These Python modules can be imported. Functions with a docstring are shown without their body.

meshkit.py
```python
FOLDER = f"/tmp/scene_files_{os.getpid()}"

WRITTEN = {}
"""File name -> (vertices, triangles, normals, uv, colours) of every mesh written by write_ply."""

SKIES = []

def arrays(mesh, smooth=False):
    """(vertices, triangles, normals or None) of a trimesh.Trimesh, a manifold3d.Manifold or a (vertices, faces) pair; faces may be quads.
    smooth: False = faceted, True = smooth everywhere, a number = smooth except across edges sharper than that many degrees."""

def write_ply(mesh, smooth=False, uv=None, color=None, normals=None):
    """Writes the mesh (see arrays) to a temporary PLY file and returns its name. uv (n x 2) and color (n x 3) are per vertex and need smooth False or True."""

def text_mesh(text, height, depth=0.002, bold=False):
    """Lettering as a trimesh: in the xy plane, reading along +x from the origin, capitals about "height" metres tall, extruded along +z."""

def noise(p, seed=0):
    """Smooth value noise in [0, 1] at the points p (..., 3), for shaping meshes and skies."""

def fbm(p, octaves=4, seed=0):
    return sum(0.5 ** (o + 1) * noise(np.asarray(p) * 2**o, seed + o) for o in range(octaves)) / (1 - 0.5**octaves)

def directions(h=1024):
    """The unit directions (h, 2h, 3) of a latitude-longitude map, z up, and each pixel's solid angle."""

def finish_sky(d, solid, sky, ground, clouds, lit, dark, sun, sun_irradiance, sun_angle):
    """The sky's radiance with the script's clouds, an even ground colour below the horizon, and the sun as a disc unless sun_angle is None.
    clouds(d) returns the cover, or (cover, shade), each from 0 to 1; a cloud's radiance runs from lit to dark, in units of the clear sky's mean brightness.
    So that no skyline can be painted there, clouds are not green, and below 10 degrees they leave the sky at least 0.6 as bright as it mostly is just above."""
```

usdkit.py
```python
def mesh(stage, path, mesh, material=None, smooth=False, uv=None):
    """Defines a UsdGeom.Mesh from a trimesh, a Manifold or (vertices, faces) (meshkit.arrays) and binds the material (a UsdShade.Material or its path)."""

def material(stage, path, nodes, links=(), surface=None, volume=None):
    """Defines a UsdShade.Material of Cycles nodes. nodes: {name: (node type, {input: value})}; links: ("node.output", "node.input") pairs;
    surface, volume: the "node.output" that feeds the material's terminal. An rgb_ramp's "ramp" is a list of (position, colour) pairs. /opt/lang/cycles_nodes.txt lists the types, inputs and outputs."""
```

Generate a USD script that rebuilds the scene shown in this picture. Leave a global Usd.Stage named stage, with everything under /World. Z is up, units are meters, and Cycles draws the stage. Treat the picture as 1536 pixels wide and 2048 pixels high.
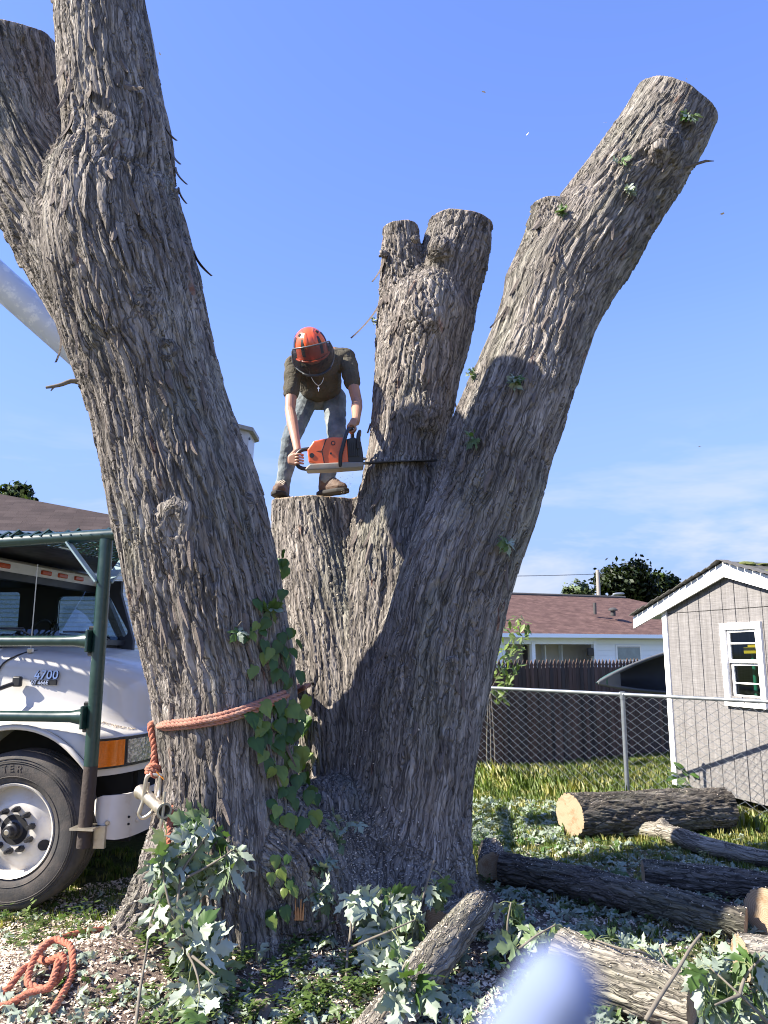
import math, random
import numpy as np
import trimesh
import manifold3d as m3
from manifold3d import Manifold
from scipy.spatial import cKDTree
from scipy.interpolate import PchipInterpolator
from pxr import Usd, UsdGeom, UsdLux, UsdShade, Gf, Sdf, Vt
import usdkit, meshkit

random.seed(7)
RNG = np.random.default_rng(11)
stage = Usd.Stage.CreateInMemory()
UsdGeom.SetStageUpAxis(stage, UsdGeom.Tokens.z)
UsdGeom.SetStageMetersPerUnit(stage, 1.0)
world = UsdGeom.Xform.Define(stage, '/World')
UsdGeom.Scope.Define(stage, '/World/Looks')

# ------------------------------------------------------------------ camera
CAM_Z, PITCH, F = 1.70, math.radians(10.2), 1538.0
cam = UsdGeom.Camera.Define(stage, '/World/camera')
cam.AddTranslateOp().Set((0, 0, CAM_Z))
cam.AddRotateXOp().Set(90 + math.degrees(PITCH))
cam.CreateFocalLengthAttr(26.0)
cam.CreateHorizontalApertureAttr(26.0 * 1536 / F)
cam.CreateVerticalApertureAttr(26.0 * 2048 / F)
cam.CreateClippingRangeAttr((0.02, 2000))
cam.CreateFStopAttr(8.0)
cam.CreateFocusDistanceAttr(5.3)
cam.CreateExposureAttr(1.55)

# ------------------------------------------------------------------ sky and sun
SUN_EL = math.radians(40.0)
SUN_AZ = math.radians(14.0)                     # how far behind the viewer's left the sun stands
SUN = np.array([-math.cos(SUN_AZ) * math.cos(SUN_EL), -math.sin(SUN_AZ) * math.cos(SUN_EL), math.sin(SUN_EL)])
dome = UsdLux.DomeLight.Define(stage, '/World/sky')
dome.CreateIntensityAttr(1.0)
sky_mat = usdkit.material(stage, '/World/Looks/sky_air', {
    'co': ('texture_coordinate', {}),
    'sky': ('sky_texture', {'sky_type': 'single_scattering', 'sun_disc': False, 'sun_elevation': SUN_EL,
                            'sun_rotation': math.atan2(SUN[0], SUN[1]), 'air_density': 1.0, 'aerosol_density': 0.6, 'ozone_density': 2.2, 'altitude': 200.0}),
    'sep': ('separate_xyz', {}),
    'map': ('mapping', {'scale': (2.2, 2.2, 9.0), 'location': (1.4, 0.1, 0.15)}),
    'n': ('noise_texture', {'scale': 1.4, 'detail': 7.0, 'roughness': 0.58, 'distortion': 0.3}),
    'cl': ('rgb_ramp', {'ramp': [(0.0, (0, 0, 0)), (0.45, (0, 0, 0)), (0.60, (1, 1, 1)), (1.0, (1, 1, 1))]}),
    'lo': ('map_range', {'from_min': 0.14, 'from_max': 0.29, 'to_min': 1.0, 'to_max': 0.0, 'clamp': True}),
    'mul': ('math', {'math_type': 'multiply'}),
    'mul2': ('math', {'math_type': 'multiply', 'value2': 0.7}),
    'gam': ('gamma', {'gamma': 0.72}), 'tint': ('mix_color', {'blend_type': 'multiply', 'fac': 1.0, 'b': (0.98, 1.2, 2.1), 'use_clamp': False}),
    'hz': ('map_range', {'from_min': 0.03, 'from_max': 0.42, 'to_min': 0.96, 'to_max': 0.0, 'clamp': True}), 'hm': ('mix_color', {'b': (1.55, 2.2, 3.7)}),
    'mix': ('mix_color', {'b': (3.4, 3.6, 3.95)}),
    'bg': ('background_shader', {'strength': 0.085}),
}, [('co.generated', 'sep.vector'), ('co.generated', 'map.vector'), ('map.vector', 'n.vector'), ('n.fac', 'cl.fac'), ('sep.z', 'lo.value'),
    ('cl.color', 'mul.value1'), ('lo.result', 'mul.value2'), ('mul.value', 'mul2.value1'), ('mul2.value', 'mix.fac'),
    ('sky.color', 'gam.color'), ('gam.color', 'tint.a'), ('sep.z', 'hz.value'), ('hz.result', 'hm.fac'), ('tint.result', 'hm.a'), ('hm.result', 'mix.a'), ('mix.result', 'bg.color')], surface='bg.background')
UsdShade.MaterialBindingAPI.Apply(dome.GetPrim()).Bind(sky_mat)
dome.GetPrim().SetCustomDataByKey('kind', 'structure')
sun = UsdLux.DistantLight.Define(stage, '/World/sun')
sun.CreateNormalizeAttr(True)
sun.CreateIntensityAttr(1.25)
sun.CreateAngleAttr(0.53)
sun.CreateColorAttr((1.0, 0.93, 0.82))
zax = Gf.Vec3d(*map(float, SUN))
sun.AddOrientOp().Set(Gf.Quatf(Gf.Rotation(Gf.Vec3d(0, 0, 1), zax).GetQuat()))

# ------------------------------------------------------------------ picture geometry used to place things
FWD = np.array([0, math.cos(PITCH), math.sin(PITCH)]); UP = np.array([0, -math.sin(PITCH), math.cos(PITCH)]); RGT = np.array([1.0, 0, 0])
EYE = np.array([0, 0, CAM_Z])


def ray(px, py):
    return RGT * (px - 768) / F + UP * (1024 - py) / F + FWD


def at(px, py, Y):
    """The point of the photograph's pixel that lies Y metres north of the viewer."""
    d = ray(px, py)
    return EYE + d * (Y / d[1])


def onz(px, py, z=0.0):
    d = ray(px, py)
    return EYE + d * ((z - CAM_Z) / d[2])


def mpp(p):
    """Metres per pixel of the photograph at a point."""
    return float(np.dot(np.asarray(p) - EYE, FWD)) / F


# ------------------------------------------------------------------ stage helpers
_used = {}


def numbered(parent, name):
    k = _used.get((parent, name), 0)
    _used[(parent, name)] = k + 1
    return f'{parent}/{name}' + (f'_{k:03d}' if k else '')


def tag(prim, label=None, cat=None, group=None, kind=None):
    for k, v in (('label', label), ('category', cat), ('group', group), ('kind', kind)):
        if v:
            prim.SetCustomDataByKey(k, v)
    return prim


def arrays(mesh):
    if isinstance(mesh, Manifold):
        m = mesh.to_mesh()
        return np.array(m.vert_properties[:, :3], float), np.array(m.tri_verts, int)
    if isinstance(mesh, tuple):
        v, f = np.asarray(mesh[0], float), np.asarray(mesh[1], int)
        if f.shape[1] == 4:
            f = np.vstack([f[:, [0, 1, 2]], f[:, [0, 2, 3]]])
        return v, f
    return np.array(mesh.vertices, float), np.array(mesh.faces, int)


def raw_mesh(path, v, f, mat, normals=None, prim=None):
    m = UsdGeom.Mesh.Define(stage, path)
    m.CreatePointsAttr(Vt.Vec3fArray.FromNumpy(np.ascontiguousarray(v, np.float32)))
    m.CreateFaceVertexCountsAttr(Vt.IntArray.FromNumpy(np.full(len(f), 3, np.int32)))
    m.CreateFaceVertexIndicesAttr(Vt.IntArray.FromNumpy(np.ascontiguousarray(f, np.int32).ravel()))
    m.CreateSubdivisionSchemeAttr('none')
    if normals is not None:
        m.CreateNormalsAttr(Vt.Vec3fArray.FromNumpy(np.ascontiguousarray(normals, np.float32)))
        m.SetNormalsInterpolation('vertex')
    if prim is not None:
        for name, val in prim.items():
            val = np.asarray(val, np.float32)
            api = UsdGeom.PrimvarsAPI(m)
            if val.ndim == 2:
                api.CreatePrimvar(name, Sdf.ValueTypeNames.Float3Array, 'vertex').Set(Vt.Vec3fArray.FromNumpy(np.ascontiguousarray(val)))
            else:
                api.CreatePrimvar(name, Sdf.ValueTypeNames.FloatArray, 'vertex').Set(Vt.FloatArray.FromNumpy(np.ascontiguousarray(val)))
    UsdShade.MaterialBindingAPI.Apply(m.GetPrim()).Bind(UsdShade.Material.Get(stage, f'/World/Looks/{mat}'))
    return m.GetPrim()


class Thing:
    def __init__(self, name, label, cat, loc=(0, 0, 0), rotz=0.0, group=None, kind=None, local=False):
        self.path = numbered('/World', name)
        x = UsdGeom.Xform.Define(stage, self.path)
        self.loc = np.array(loc, float)
        x.AddTranslateOp().Set(tuple(map(float, loc)))
        if rotz:
            x.AddRotateZOp().Set(math.degrees(rotz))
        self.local, self.rotz = local, rotz
        self.prim = tag(x.GetPrim(), label, cat, group, kind)

    def part(self, name, mesh, mat, smooth=False, under=None, label=None, kind=None, normals=None, pv=None):
        """Defines a part (or, under a part's path, a sub-part); mesh in world coordinates unless the thing is local. Returns its path."""
        v, f = arrays(mesh)
        if smooth is not False and normals is None:
            v, f, normals = meshkit.arrays((v, f), smooth)
        if not self.local:
            v = v - self.loc
        p = numbered(under or self.path, name)
        tag(raw_mesh(p, v, f, mat, normals, pv), label, None, None, kind)
        return p


def single(name, mesh, mat, label=None, cat=None, group=None, kind=None, smooth=False, pv=None, normals=None):
    v, f = arrays(mesh)
    if smooth is not False and normals is None:
        v, f, normals = meshkit.arrays((v, f), smooth)
    return tag(raw_mesh(numbered('/World', name), v, f, mat, normals, pv), label, cat, group, kind)


def instancer(path, protos, pos, ori, scl, idx, label=None, cat=None, kind='stuff'):
    """protos: [(v, f, mat, normals)], drawn at many places as one mass."""
    pi = UsdGeom.PointInstancer.Define(stage, path)
    rel = pi.CreatePrototypesRel()
    for k, (v, f, mat, n) in enumerate(protos):
        pp = f'{path}/prototypes/piece_{k:03d}'
        raw_mesh(pp, v, f, mat, n)
        rel.AddTarget(pp)
    pi.CreateProtoIndicesAttr(Vt.IntArray.FromNumpy(np.asarray(idx, np.int32)))
    pi.CreatePositionsAttr(Vt.Vec3fArray.FromNumpy(np.ascontiguousarray(pos, np.float32)))
    pi.CreateOrientationsAttr(Vt.QuathArray([Gf.Quath(float(q[0]), float(q[1]), float(q[2]), float(q[3])) for q in ori]))
    s = np.asarray(scl, np.float32)
    if s.ndim == 1:
        s = np.repeat(s[:, None], 3, 1)
    pi.CreateScalesAttr(Vt.Vec3fArray.FromNumpy(np.ascontiguousarray(s)))
    return tag(pi.GetPrim(), label, cat, None, kind)


def quats(n, rng, tilt=0.25):
    """Random headings with a little tilt, as (w, x, y, z)."""
    h = rng.uniform(0, 2 * np.pi, n) / 2
    a = rng.uniform(0, 2 * np.pi, n)
    t = rng.normal(0, tilt, n) / 2
    qz = np.stack([np.cos(h), 0 * h, 0 * h, np.sin(h)], 1)
    qt = np.stack([np.cos(t), np.sin(t) * np.cos(a), np.sin(t) * np.sin(a), 0 * t], 1)
    w1, x1, y1, z1 = qt.T
    w2, x2, y2, z2 = qz.T
    return np.stack([w1*w2-x1*x2-y1*y2-z1*z2, w1*x2+x1*w2+y1*z2-z1*y2, w1*y2-x1*z2+y1*w2+z1*x2, w1*z2+x1*y2-y1*x2+z1*w2], 1)


# ------------------------------------------------------------------ mesh helpers
def cat(*ms):
    vs, fs, n = [], [], 0
    for m in ms:
        v, f = arrays(m)
        vs.append(v); fs.append(f + n); n += len(v)
    return np.vstack(vs), np.vstack(fs)


def xf(mesh, M):
    v, f = arrays(mesh)
    M = np.asarray(M, float)
    return v @ M[:3, :3].T + M[:3, 3], f


def frame(o, x, y, z):
    M = np.eye(4)
    M[:3, 0], M[:3, 1], M[:3, 2], M[:3, 3] = x, y, z, o
    return M


def unit(v):
    v = np.asarray(v, float)
    return v / max(np.linalg.norm(v), 1e-12)


def rotz(a):
    c, s = math.cos(a), math.sin(a)
    return np.array([[c, -s, 0, 0], [s, c, 0, 0], [0, 0, 1, 0], [0, 0, 0, 1.0]])


def box(x0, x1, y0, y1, z0, z1, r=0.0):
    """A box, its edges rounded by r."""
    if r <= 0:
        return xf(trimesh.creation.box([x1 - x0, y1 - y0, z1 - z0]), np.array([[1, 0, 0, (x0+x1)/2], [0, 1, 0, (y0+y1)/2], [0, 0, 1, (z0+z1)/2], [0, 0, 0, 1.0]]))
    s = Manifold.sphere(r, 12)
    pts = [s.translate((x, y, z)) for x in (x0 + r, x1 - r) for y in (y0 + r, y1 - r) for z in (z0 + r, z1 - r)]
    return arrays(Manifold.batch_hull(pts))


def obox(a, b, w, h, up=(0, 0, 1)):
    """A bar from a to b, w wide and h high."""
    a, b = np.asarray(a, float), np.asarray(b, float)
    d = unit(b - a); s = unit(np.cross(d, up)); u = np.cross(s, d)
    return xf(trimesh.creation.box([np.linalg.norm(b - a), w, h]), frame((a + b) / 2, d, s, u))


def frames(pts):
    """Parallel-transport frames along a polyline: tangents and two normals."""
    pts = np.asarray(pts, float)
    t = np.gradient(pts, axis=0)
    t /= np.linalg.norm(t, axis=1, keepdims=True)
    a = unit(np.cross(t[0], [0, 0.35, 1] if abs(t[0][2]) < 0.9 else [0, 1, 0]))
    A = [a]
    for k in range(1, len(pts)):
        a = unit(A[-1] - t[k] * np.dot(A[-1], t[k]))
        A.append(a)
    A = np.array(A)
    return t, A, np.cross(t, A)


def tube(pts, r, n=8, caps=True, closed=False):
    pts = np.asarray(pts, float)
    r = np.broadcast_to(np.asarray(r, float), (len(pts),))
    t, A, B = frames(pts)
    th = np.linspace(0, 2 * np.pi, n, endpoint=False)
    v = (pts[:, None] + r[:, None, None] * (np.cos(th)[None, :, None] * A[:, None] + np.sin(th)[None, :, None] * B[:, None])).reshape(-1, 3)
    f = []
    m = len(pts)
    i, j = np.meshgrid(np.arange(m - 1), np.arange(n), indexing='ij')
    a, b = (i * n + j).ravel(), (i * n + (j + 1) % n).ravel()
    f = np.vstack([np.stack([a, b, b + n], 1), np.stack([a, b + n, a + n], 1)])
    if caps:
        v = np.vstack([v, pts[0], pts[-1]])
        k = np.arange(n)
        c0 = np.stack([np.full(n, m * n), (k + 1) % n, k], 1)
        c1 = np.stack([np.full(n, m * n + 1), (m - 1) * n + k, (m - 1) * n + (k + 1) % n], 1)
        f = np.vstack([f, c0, c1])
    return v, f


def lathe(profile, n=48, axis='z'):
    """Revolves (radius, height) points about z (or y)."""
    p = np.asarray(profile, float)
    th = np.linspace(0, 2 * np.pi, n, endpoint=False)
    v = np.stack([p[:, None, 0] * np.cos(th), p[:, None, 0] * np.sin(th), np.repeat(p[:, 1:2], n, 1)], -1).reshape(-1, 3)
    m = len(p)
    i, j = np.meshgrid(np.arange(m - 1), np.arange(n), indexing='ij')
    a, b = (i * n + j).ravel(), (i * n + (j + 1) % n).ravel()
    f = np.vstack([np.stack([a, b, b + n], 1), np.stack([a, b + n, a + n], 1)])
    if axis == 'y':
        v = v[:, [0, 2, 1]] * [1, 1, 1]
        f = f[:, ::-1]
    return v, f


def prism(poly, h):
    from shapely.geometry import Polygon
    return trimesh.creation.extrude_polygon(Polygon(poly), h, engine='earcut')


def smooth_path(pts, n=40):
    pts = np.asarray(pts, float)
    s = np.r_[0, np.cumsum(np.linalg.norm(np.diff(pts, axis=0), axis=1))]
    return PchipInterpolator(s, pts)(np.linspace(0, s[-1], n))


def sphere_hull(chain, seg=14):
    """Hulls of successive (point, radius) pairs, united."""
    out = []
    for (p, r), (q, s) in zip(chain[:-1], chain[1:]):
        out.append(Manifold.batch_hull([Manifold.sphere(r, seg).translate(tuple(p)), Manifold.sphere(s, seg).translate(tuple(q))]))
    return out


def unite(parts, edge=0.02, it=8, lamb=0.5):
    m = Manifold.batch_boolean(parts, m3.OpType.Add).refine_to_length(edge)
    v, f = arrays(m)
    t = trimesh.Trimesh(v, f, process=True)
    if it:
        trimesh.smoothing.filter_taubin(t, lamb=lamb, nu=lamb + 0.03, iterations=it)
    return t


fbm, vnoise = meshkit.fbm, meshkit.noise


def sstep(a, b, x):
    t = np.clip((x - a) / (b - a), 0, 1)
    return t * t * (3 - 2 * t)
# ------------------------------------------------------------------ materials
def mat(name, nodes, links, surface='p.BSDF', volume=None):
    usdkit.material(stage, f'/World/Looks/{name}', nodes, links, surface=surface, volume=volume)
    return name


def plain(name, col, rough=0.6, metal=0.0, var=0.12, scale=14.0, bump=0.0, bscale=60.0, spec=0.5, coat=0.0, dirt=None, dscale=3.0, dlo=0.5, dhi=0.75):
    """A painted or bare surface with slight tone variation, optional dirt patches and fine relief."""
    n = {'g': ('geometry', {}), 'n': ('noise_texture', {'scale': scale, 'detail': 5.0, 'roughness': 0.6}),
         'r': ('rgb_ramp', {'ramp': [(0.25, tuple(c * (1 - var) for c in col)), (0.75, tuple(min(1, c * (1 + var)) for c in col))]}),
         'rr': ('map_range', {'from_min': 0.3, 'from_max': 0.7, 'to_min': max(0.02, rough - 0.08), 'to_max': min(1, rough + 0.08), 'clamp': True}),
         'p': ('principled_bsdf', {'metallic': metal, 'specular_ior_level': spec, 'coat_weight': coat, 'coat_roughness': 0.08})}
    l = [('g.position', 'n.vector'), ('n.fac', 'r.fac'), ('n.fac', 'rr.value'), ('rr.result', 'p.roughness')]
    out = 'r.color'
    if dirt:
        n['dn'] = ('noise_texture', {'scale': dscale, 'detail': 8.0, 'roughness': 0.7})
        n['dr'] = ('map_range', {'from_min': dlo, 'from_max': dhi, 'to_min': 0.0, 'to_max': 0.85, 'clamp': True})
        n['dm'] = ('mix_color', {'b': dirt})
        l += [('g.position', 'dn.vector'), ('dn.fac', 'dr.value'), ('dr.result', 'dm.fac'), (out, 'dm.a')]
        out = 'dm.result'
    l.append((out, 'p.base_color'))
    if bump:
        n['bn'] = ('noise_texture', {'scale': bscale, 'detail': 4.0})
        n['b'] = ('bump', {'strength': bump, 'distance': 0.01})
        l += [('g.position', 'bn.vector'), ('bn.fac', 'b.height'), ('b.normal', 'p.normal')]
    return mat(name, n, l)


def bark_mat(name, dark, mid, light, lichen, red, lich=0.62, redlo=0.66):
    mat(name, {
        'a': ('attribute', {'attribute': 'bk'}),
        'm1': ('mapping', {'scale': (22.0, 22.0, 3.0)}), 'm2': ('mapping', {'scale': (85.0, 85.0, 14.0)}), 'm3': ('mapping', {'scale': (3.0, 3.0, 1.2)}), 'm4': ('mapping', {'scale': (9.0, 9.0, 2.4), 'location': (5.0, 2.0, 7.0)}),
        'mw': ('mapping', {'scale': (7.0, 7.0, 4.0)}), 'wn': ('noise_texture', {'scale': 1.0, 'detail': 3.0}), 'wa': ('vector_math', {'math_type': 'scale', 'scale': 0.11}), 'wp': ('vector_math', {'math_type': 'add'}),
        'mv': ('mapping', {'scale': (40.0, 40.0, 4.2)}), 'v': ('voronoi_texture', {'feature': 'distance_to_edge', 'scale': 1.0}), 'vc': ('voronoi_texture', {'feature': 'f1', 'scale': 1.0}), 'vb': ('rgb_to_bw', {}),
        'vr': ('map_range', {'from_min': 0.0, 'from_max': 0.16, 'clamp': True}), 'vt': ('map_range', {'from_min': 0.1, 'from_max': 0.9, 'to_min': 0.72, 'to_max': 1.22}),
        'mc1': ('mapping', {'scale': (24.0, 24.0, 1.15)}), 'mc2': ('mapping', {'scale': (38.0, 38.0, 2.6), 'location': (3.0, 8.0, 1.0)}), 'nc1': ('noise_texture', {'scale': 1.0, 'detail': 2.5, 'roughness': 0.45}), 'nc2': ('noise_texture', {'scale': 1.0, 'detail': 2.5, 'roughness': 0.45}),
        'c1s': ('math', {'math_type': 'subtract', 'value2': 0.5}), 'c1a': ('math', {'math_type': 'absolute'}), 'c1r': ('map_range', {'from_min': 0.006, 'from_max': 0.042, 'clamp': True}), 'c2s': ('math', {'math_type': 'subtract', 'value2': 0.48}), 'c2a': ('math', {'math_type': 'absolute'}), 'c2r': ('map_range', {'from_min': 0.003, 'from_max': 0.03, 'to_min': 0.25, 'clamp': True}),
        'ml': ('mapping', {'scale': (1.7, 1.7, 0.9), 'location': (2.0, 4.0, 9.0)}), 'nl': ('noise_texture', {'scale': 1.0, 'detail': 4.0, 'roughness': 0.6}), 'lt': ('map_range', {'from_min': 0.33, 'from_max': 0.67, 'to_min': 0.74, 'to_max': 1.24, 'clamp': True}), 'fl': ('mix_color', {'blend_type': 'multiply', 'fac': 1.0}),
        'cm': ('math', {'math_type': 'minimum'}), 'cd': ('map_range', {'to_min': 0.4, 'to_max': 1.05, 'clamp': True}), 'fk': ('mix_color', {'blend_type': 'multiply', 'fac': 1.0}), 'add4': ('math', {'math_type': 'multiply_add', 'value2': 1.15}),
        'n1': ('noise_texture', {'scale': 1.0, 'detail': 6.0, 'roughness': 0.65, 'distortion': 0.5}),
        'n2': ('noise_texture', {'scale': 1.0, 'detail': 6.0, 'roughness': 0.7, 'distortion': 0.3}),
        'n3': ('noise_texture', {'scale': 1.0, 'detail': 5.0, 'roughness': 0.6}),
        'n4': ('noise_texture', {'scale': 1.0, 'detail': 4.0, 'roughness': 0.55, 'distortion': 0.6}),
        'r': ('rgb_ramp', {'ramp': [(0.28, dark), (0.46, mid), (0.70, light), (0.85, tuple(min(1, c * 1.25) for c in light))]}),
        'lr': ('map_range', {'from_min': lich - 0.1, 'from_max': lich + 0.14, 'to_min': 0.0, 'to_max': 0.55, 'clamp': True}),
        'lm': ('mix_color', {'b': lichen}),
        'rr': ('map_range', {'from_min': redlo, 'from_max': redlo + 0.07, 'to_min': 0.0, 'to_max': 0.8, 'clamp': True}),
        'rm': ('mix_color', {'b': red}),
        'f': ('map_range', {'from_min': 0.3, 'from_max': 0.75, 'to_min': 0.7, 'to_max': 1.25, 'clamp': True}),
        'fm': ('mix_color', {'blend_type': 'multiply', 'fac': 1.0}), 'fv': ('mix_color', {'blend_type': 'multiply', 'fac': 1.0}),
        'add': ('math', {'math_type': 'multiply_add', 'value2': 0.35}), 'add2': ('math', {'math_type': 'multiply_add', 'value2': 0.55}), 'add3': ('math', {'math_type': 'multiply_add', 'value2': 0.5}),
        'b': ('bump', {'strength': 0.85, 'distance': 0.010}),
        'p': ('principled_bsdf', {'roughness': 0.92, 'specular_ior_level': 0.25}),
    }, [('a.vector', 'm1.vector'), ('a.vector', 'm2.vector'), ('a.vector', 'm3.vector'), ('a.vector', 'm4.vector'), ('m1.vector', 'n1.vector'), ('m2.vector', 'n2.vector'), ('m3.vector', 'n3.vector'), ('m4.vector', 'n4.vector'),
        ('a.vector', 'mw.vector'), ('mw.vector', 'wn.vector'), ('wn.color', 'wa.vector1'), ('a.vector', 'wp.vector1'), ('wa.vector', 'wp.vector2'), ('wp.vector', 'mv.vector'), ('mv.vector', 'v.vector'), ('mv.vector', 'vc.vector'),
        ('v.distance', 'vr.value'), ('vc.color', 'vb.color'), ('vb.val', 'vt.value'),
        ('n1.fac', 'r.fac'), ('n3.fac', 'lr.value'), ('lr.result', 'lm.fac'), ('r.color', 'lm.a'), ('n4.fac', 'rr.value'), ('rr.result', 'rm.fac'), ('lm.result', 'rm.a'),
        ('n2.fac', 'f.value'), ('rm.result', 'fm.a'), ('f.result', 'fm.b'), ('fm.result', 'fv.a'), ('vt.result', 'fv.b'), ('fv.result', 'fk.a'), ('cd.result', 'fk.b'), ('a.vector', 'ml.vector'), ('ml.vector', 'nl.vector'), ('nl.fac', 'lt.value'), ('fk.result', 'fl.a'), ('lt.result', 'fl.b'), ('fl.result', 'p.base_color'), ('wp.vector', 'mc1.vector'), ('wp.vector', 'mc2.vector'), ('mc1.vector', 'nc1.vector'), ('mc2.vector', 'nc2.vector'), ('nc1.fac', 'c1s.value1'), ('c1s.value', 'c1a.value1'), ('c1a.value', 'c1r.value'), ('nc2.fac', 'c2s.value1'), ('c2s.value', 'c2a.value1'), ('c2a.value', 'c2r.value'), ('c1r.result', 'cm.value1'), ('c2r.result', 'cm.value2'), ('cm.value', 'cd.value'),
        ('n1.fac', 'add.value1'), ('n2.fac', 'add.value3'), ('vr.result', 'add2.value1'), ('add.value', 'add2.value3'), ('vb.val', 'add3.value1'), ('add2.value', 'add3.value3'), ('cm.value', 'add4.value1'), ('add3.value', 'add4.value3'), ('add4.value', 'b.height'), ('b.normal', 'p.normal')])


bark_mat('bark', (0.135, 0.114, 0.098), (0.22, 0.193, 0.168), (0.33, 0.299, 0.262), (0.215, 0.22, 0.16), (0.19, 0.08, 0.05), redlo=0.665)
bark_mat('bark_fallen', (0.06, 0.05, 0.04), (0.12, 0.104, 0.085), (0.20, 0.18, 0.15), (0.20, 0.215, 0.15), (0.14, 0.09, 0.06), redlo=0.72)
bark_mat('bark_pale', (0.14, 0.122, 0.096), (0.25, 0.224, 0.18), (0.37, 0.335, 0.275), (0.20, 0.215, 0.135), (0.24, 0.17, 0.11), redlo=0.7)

mat('sawn_wood', {
    'a': ('attribute', {'attribute': 'bk'}), 'sep': ('separate_xyz', {}), 'xy': ('combine_xyz', {}),
    'nz': ('noise_texture', {'scale': 14.0, 'detail': 4.0}), 'len': ('vector_math', {'math_type': 'length'}),
    'ph': ('math', {'math_type': 'multiply_add', 'value2': 0.018}), 'mu': ('math', {'math_type': 'multiply', 'value2': 520.0}), 'si': ('math', {'math_type': 'sine'}),
    'r': ('rgb_ramp', {'ramp': [(0.0, (0.29, 0.212, 0.132)), (1.0, (0.39, 0.30, 0.20))]}), 'mr': ('map_range', {'from_min': -1.0, 'from_max': 1.0}),
    'n2': ('noise_texture', {'scale': 9.0, 'detail': 7.0, 'roughness': 0.7}), 'd': ('map_range', {'from_min': 0.50, 'from_max': 0.64, 'to_max': 0.75, 'clamp': True}),
    'dm': ('mix_color', {'b': (0.22, 0.125, 0.06)}), 'n3': ('noise_texture', {'scale': 140.0, 'detail': 3.0}), 'b': ('bump', {'strength': 0.5, 'distance': 0.006}),
    'p': ('principled_bsdf', {'roughness': 0.85, 'specular_ior_level': 0.25})},
    [('a.vector', 'sep.vector'), ('sep.x', 'xy.x'), ('sep.y', 'xy.y'), ('xy.vector', 'len.vector1'), ('a.vector', 'nz.vector'), ('nz.fac', 'ph.value1'), ('len.value', 'ph.value3'), ('ph.value', 'mu.value1'), ('mu.value', 'si.value1'),
     ('si.value', 'mr.value'), ('mr.result', 'r.fac'), ('a.vector', 'n2.vector'), ('n2.fac', 'd.value'), ('d.result', 'dm.fac'), ('r.color', 'dm.a'), ('dm.result', 'p.base_color'), ('a.vector', 'n3.vector'), ('n3.fac', 'b.height'), ('b.normal', 'p.normal')])


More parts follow.
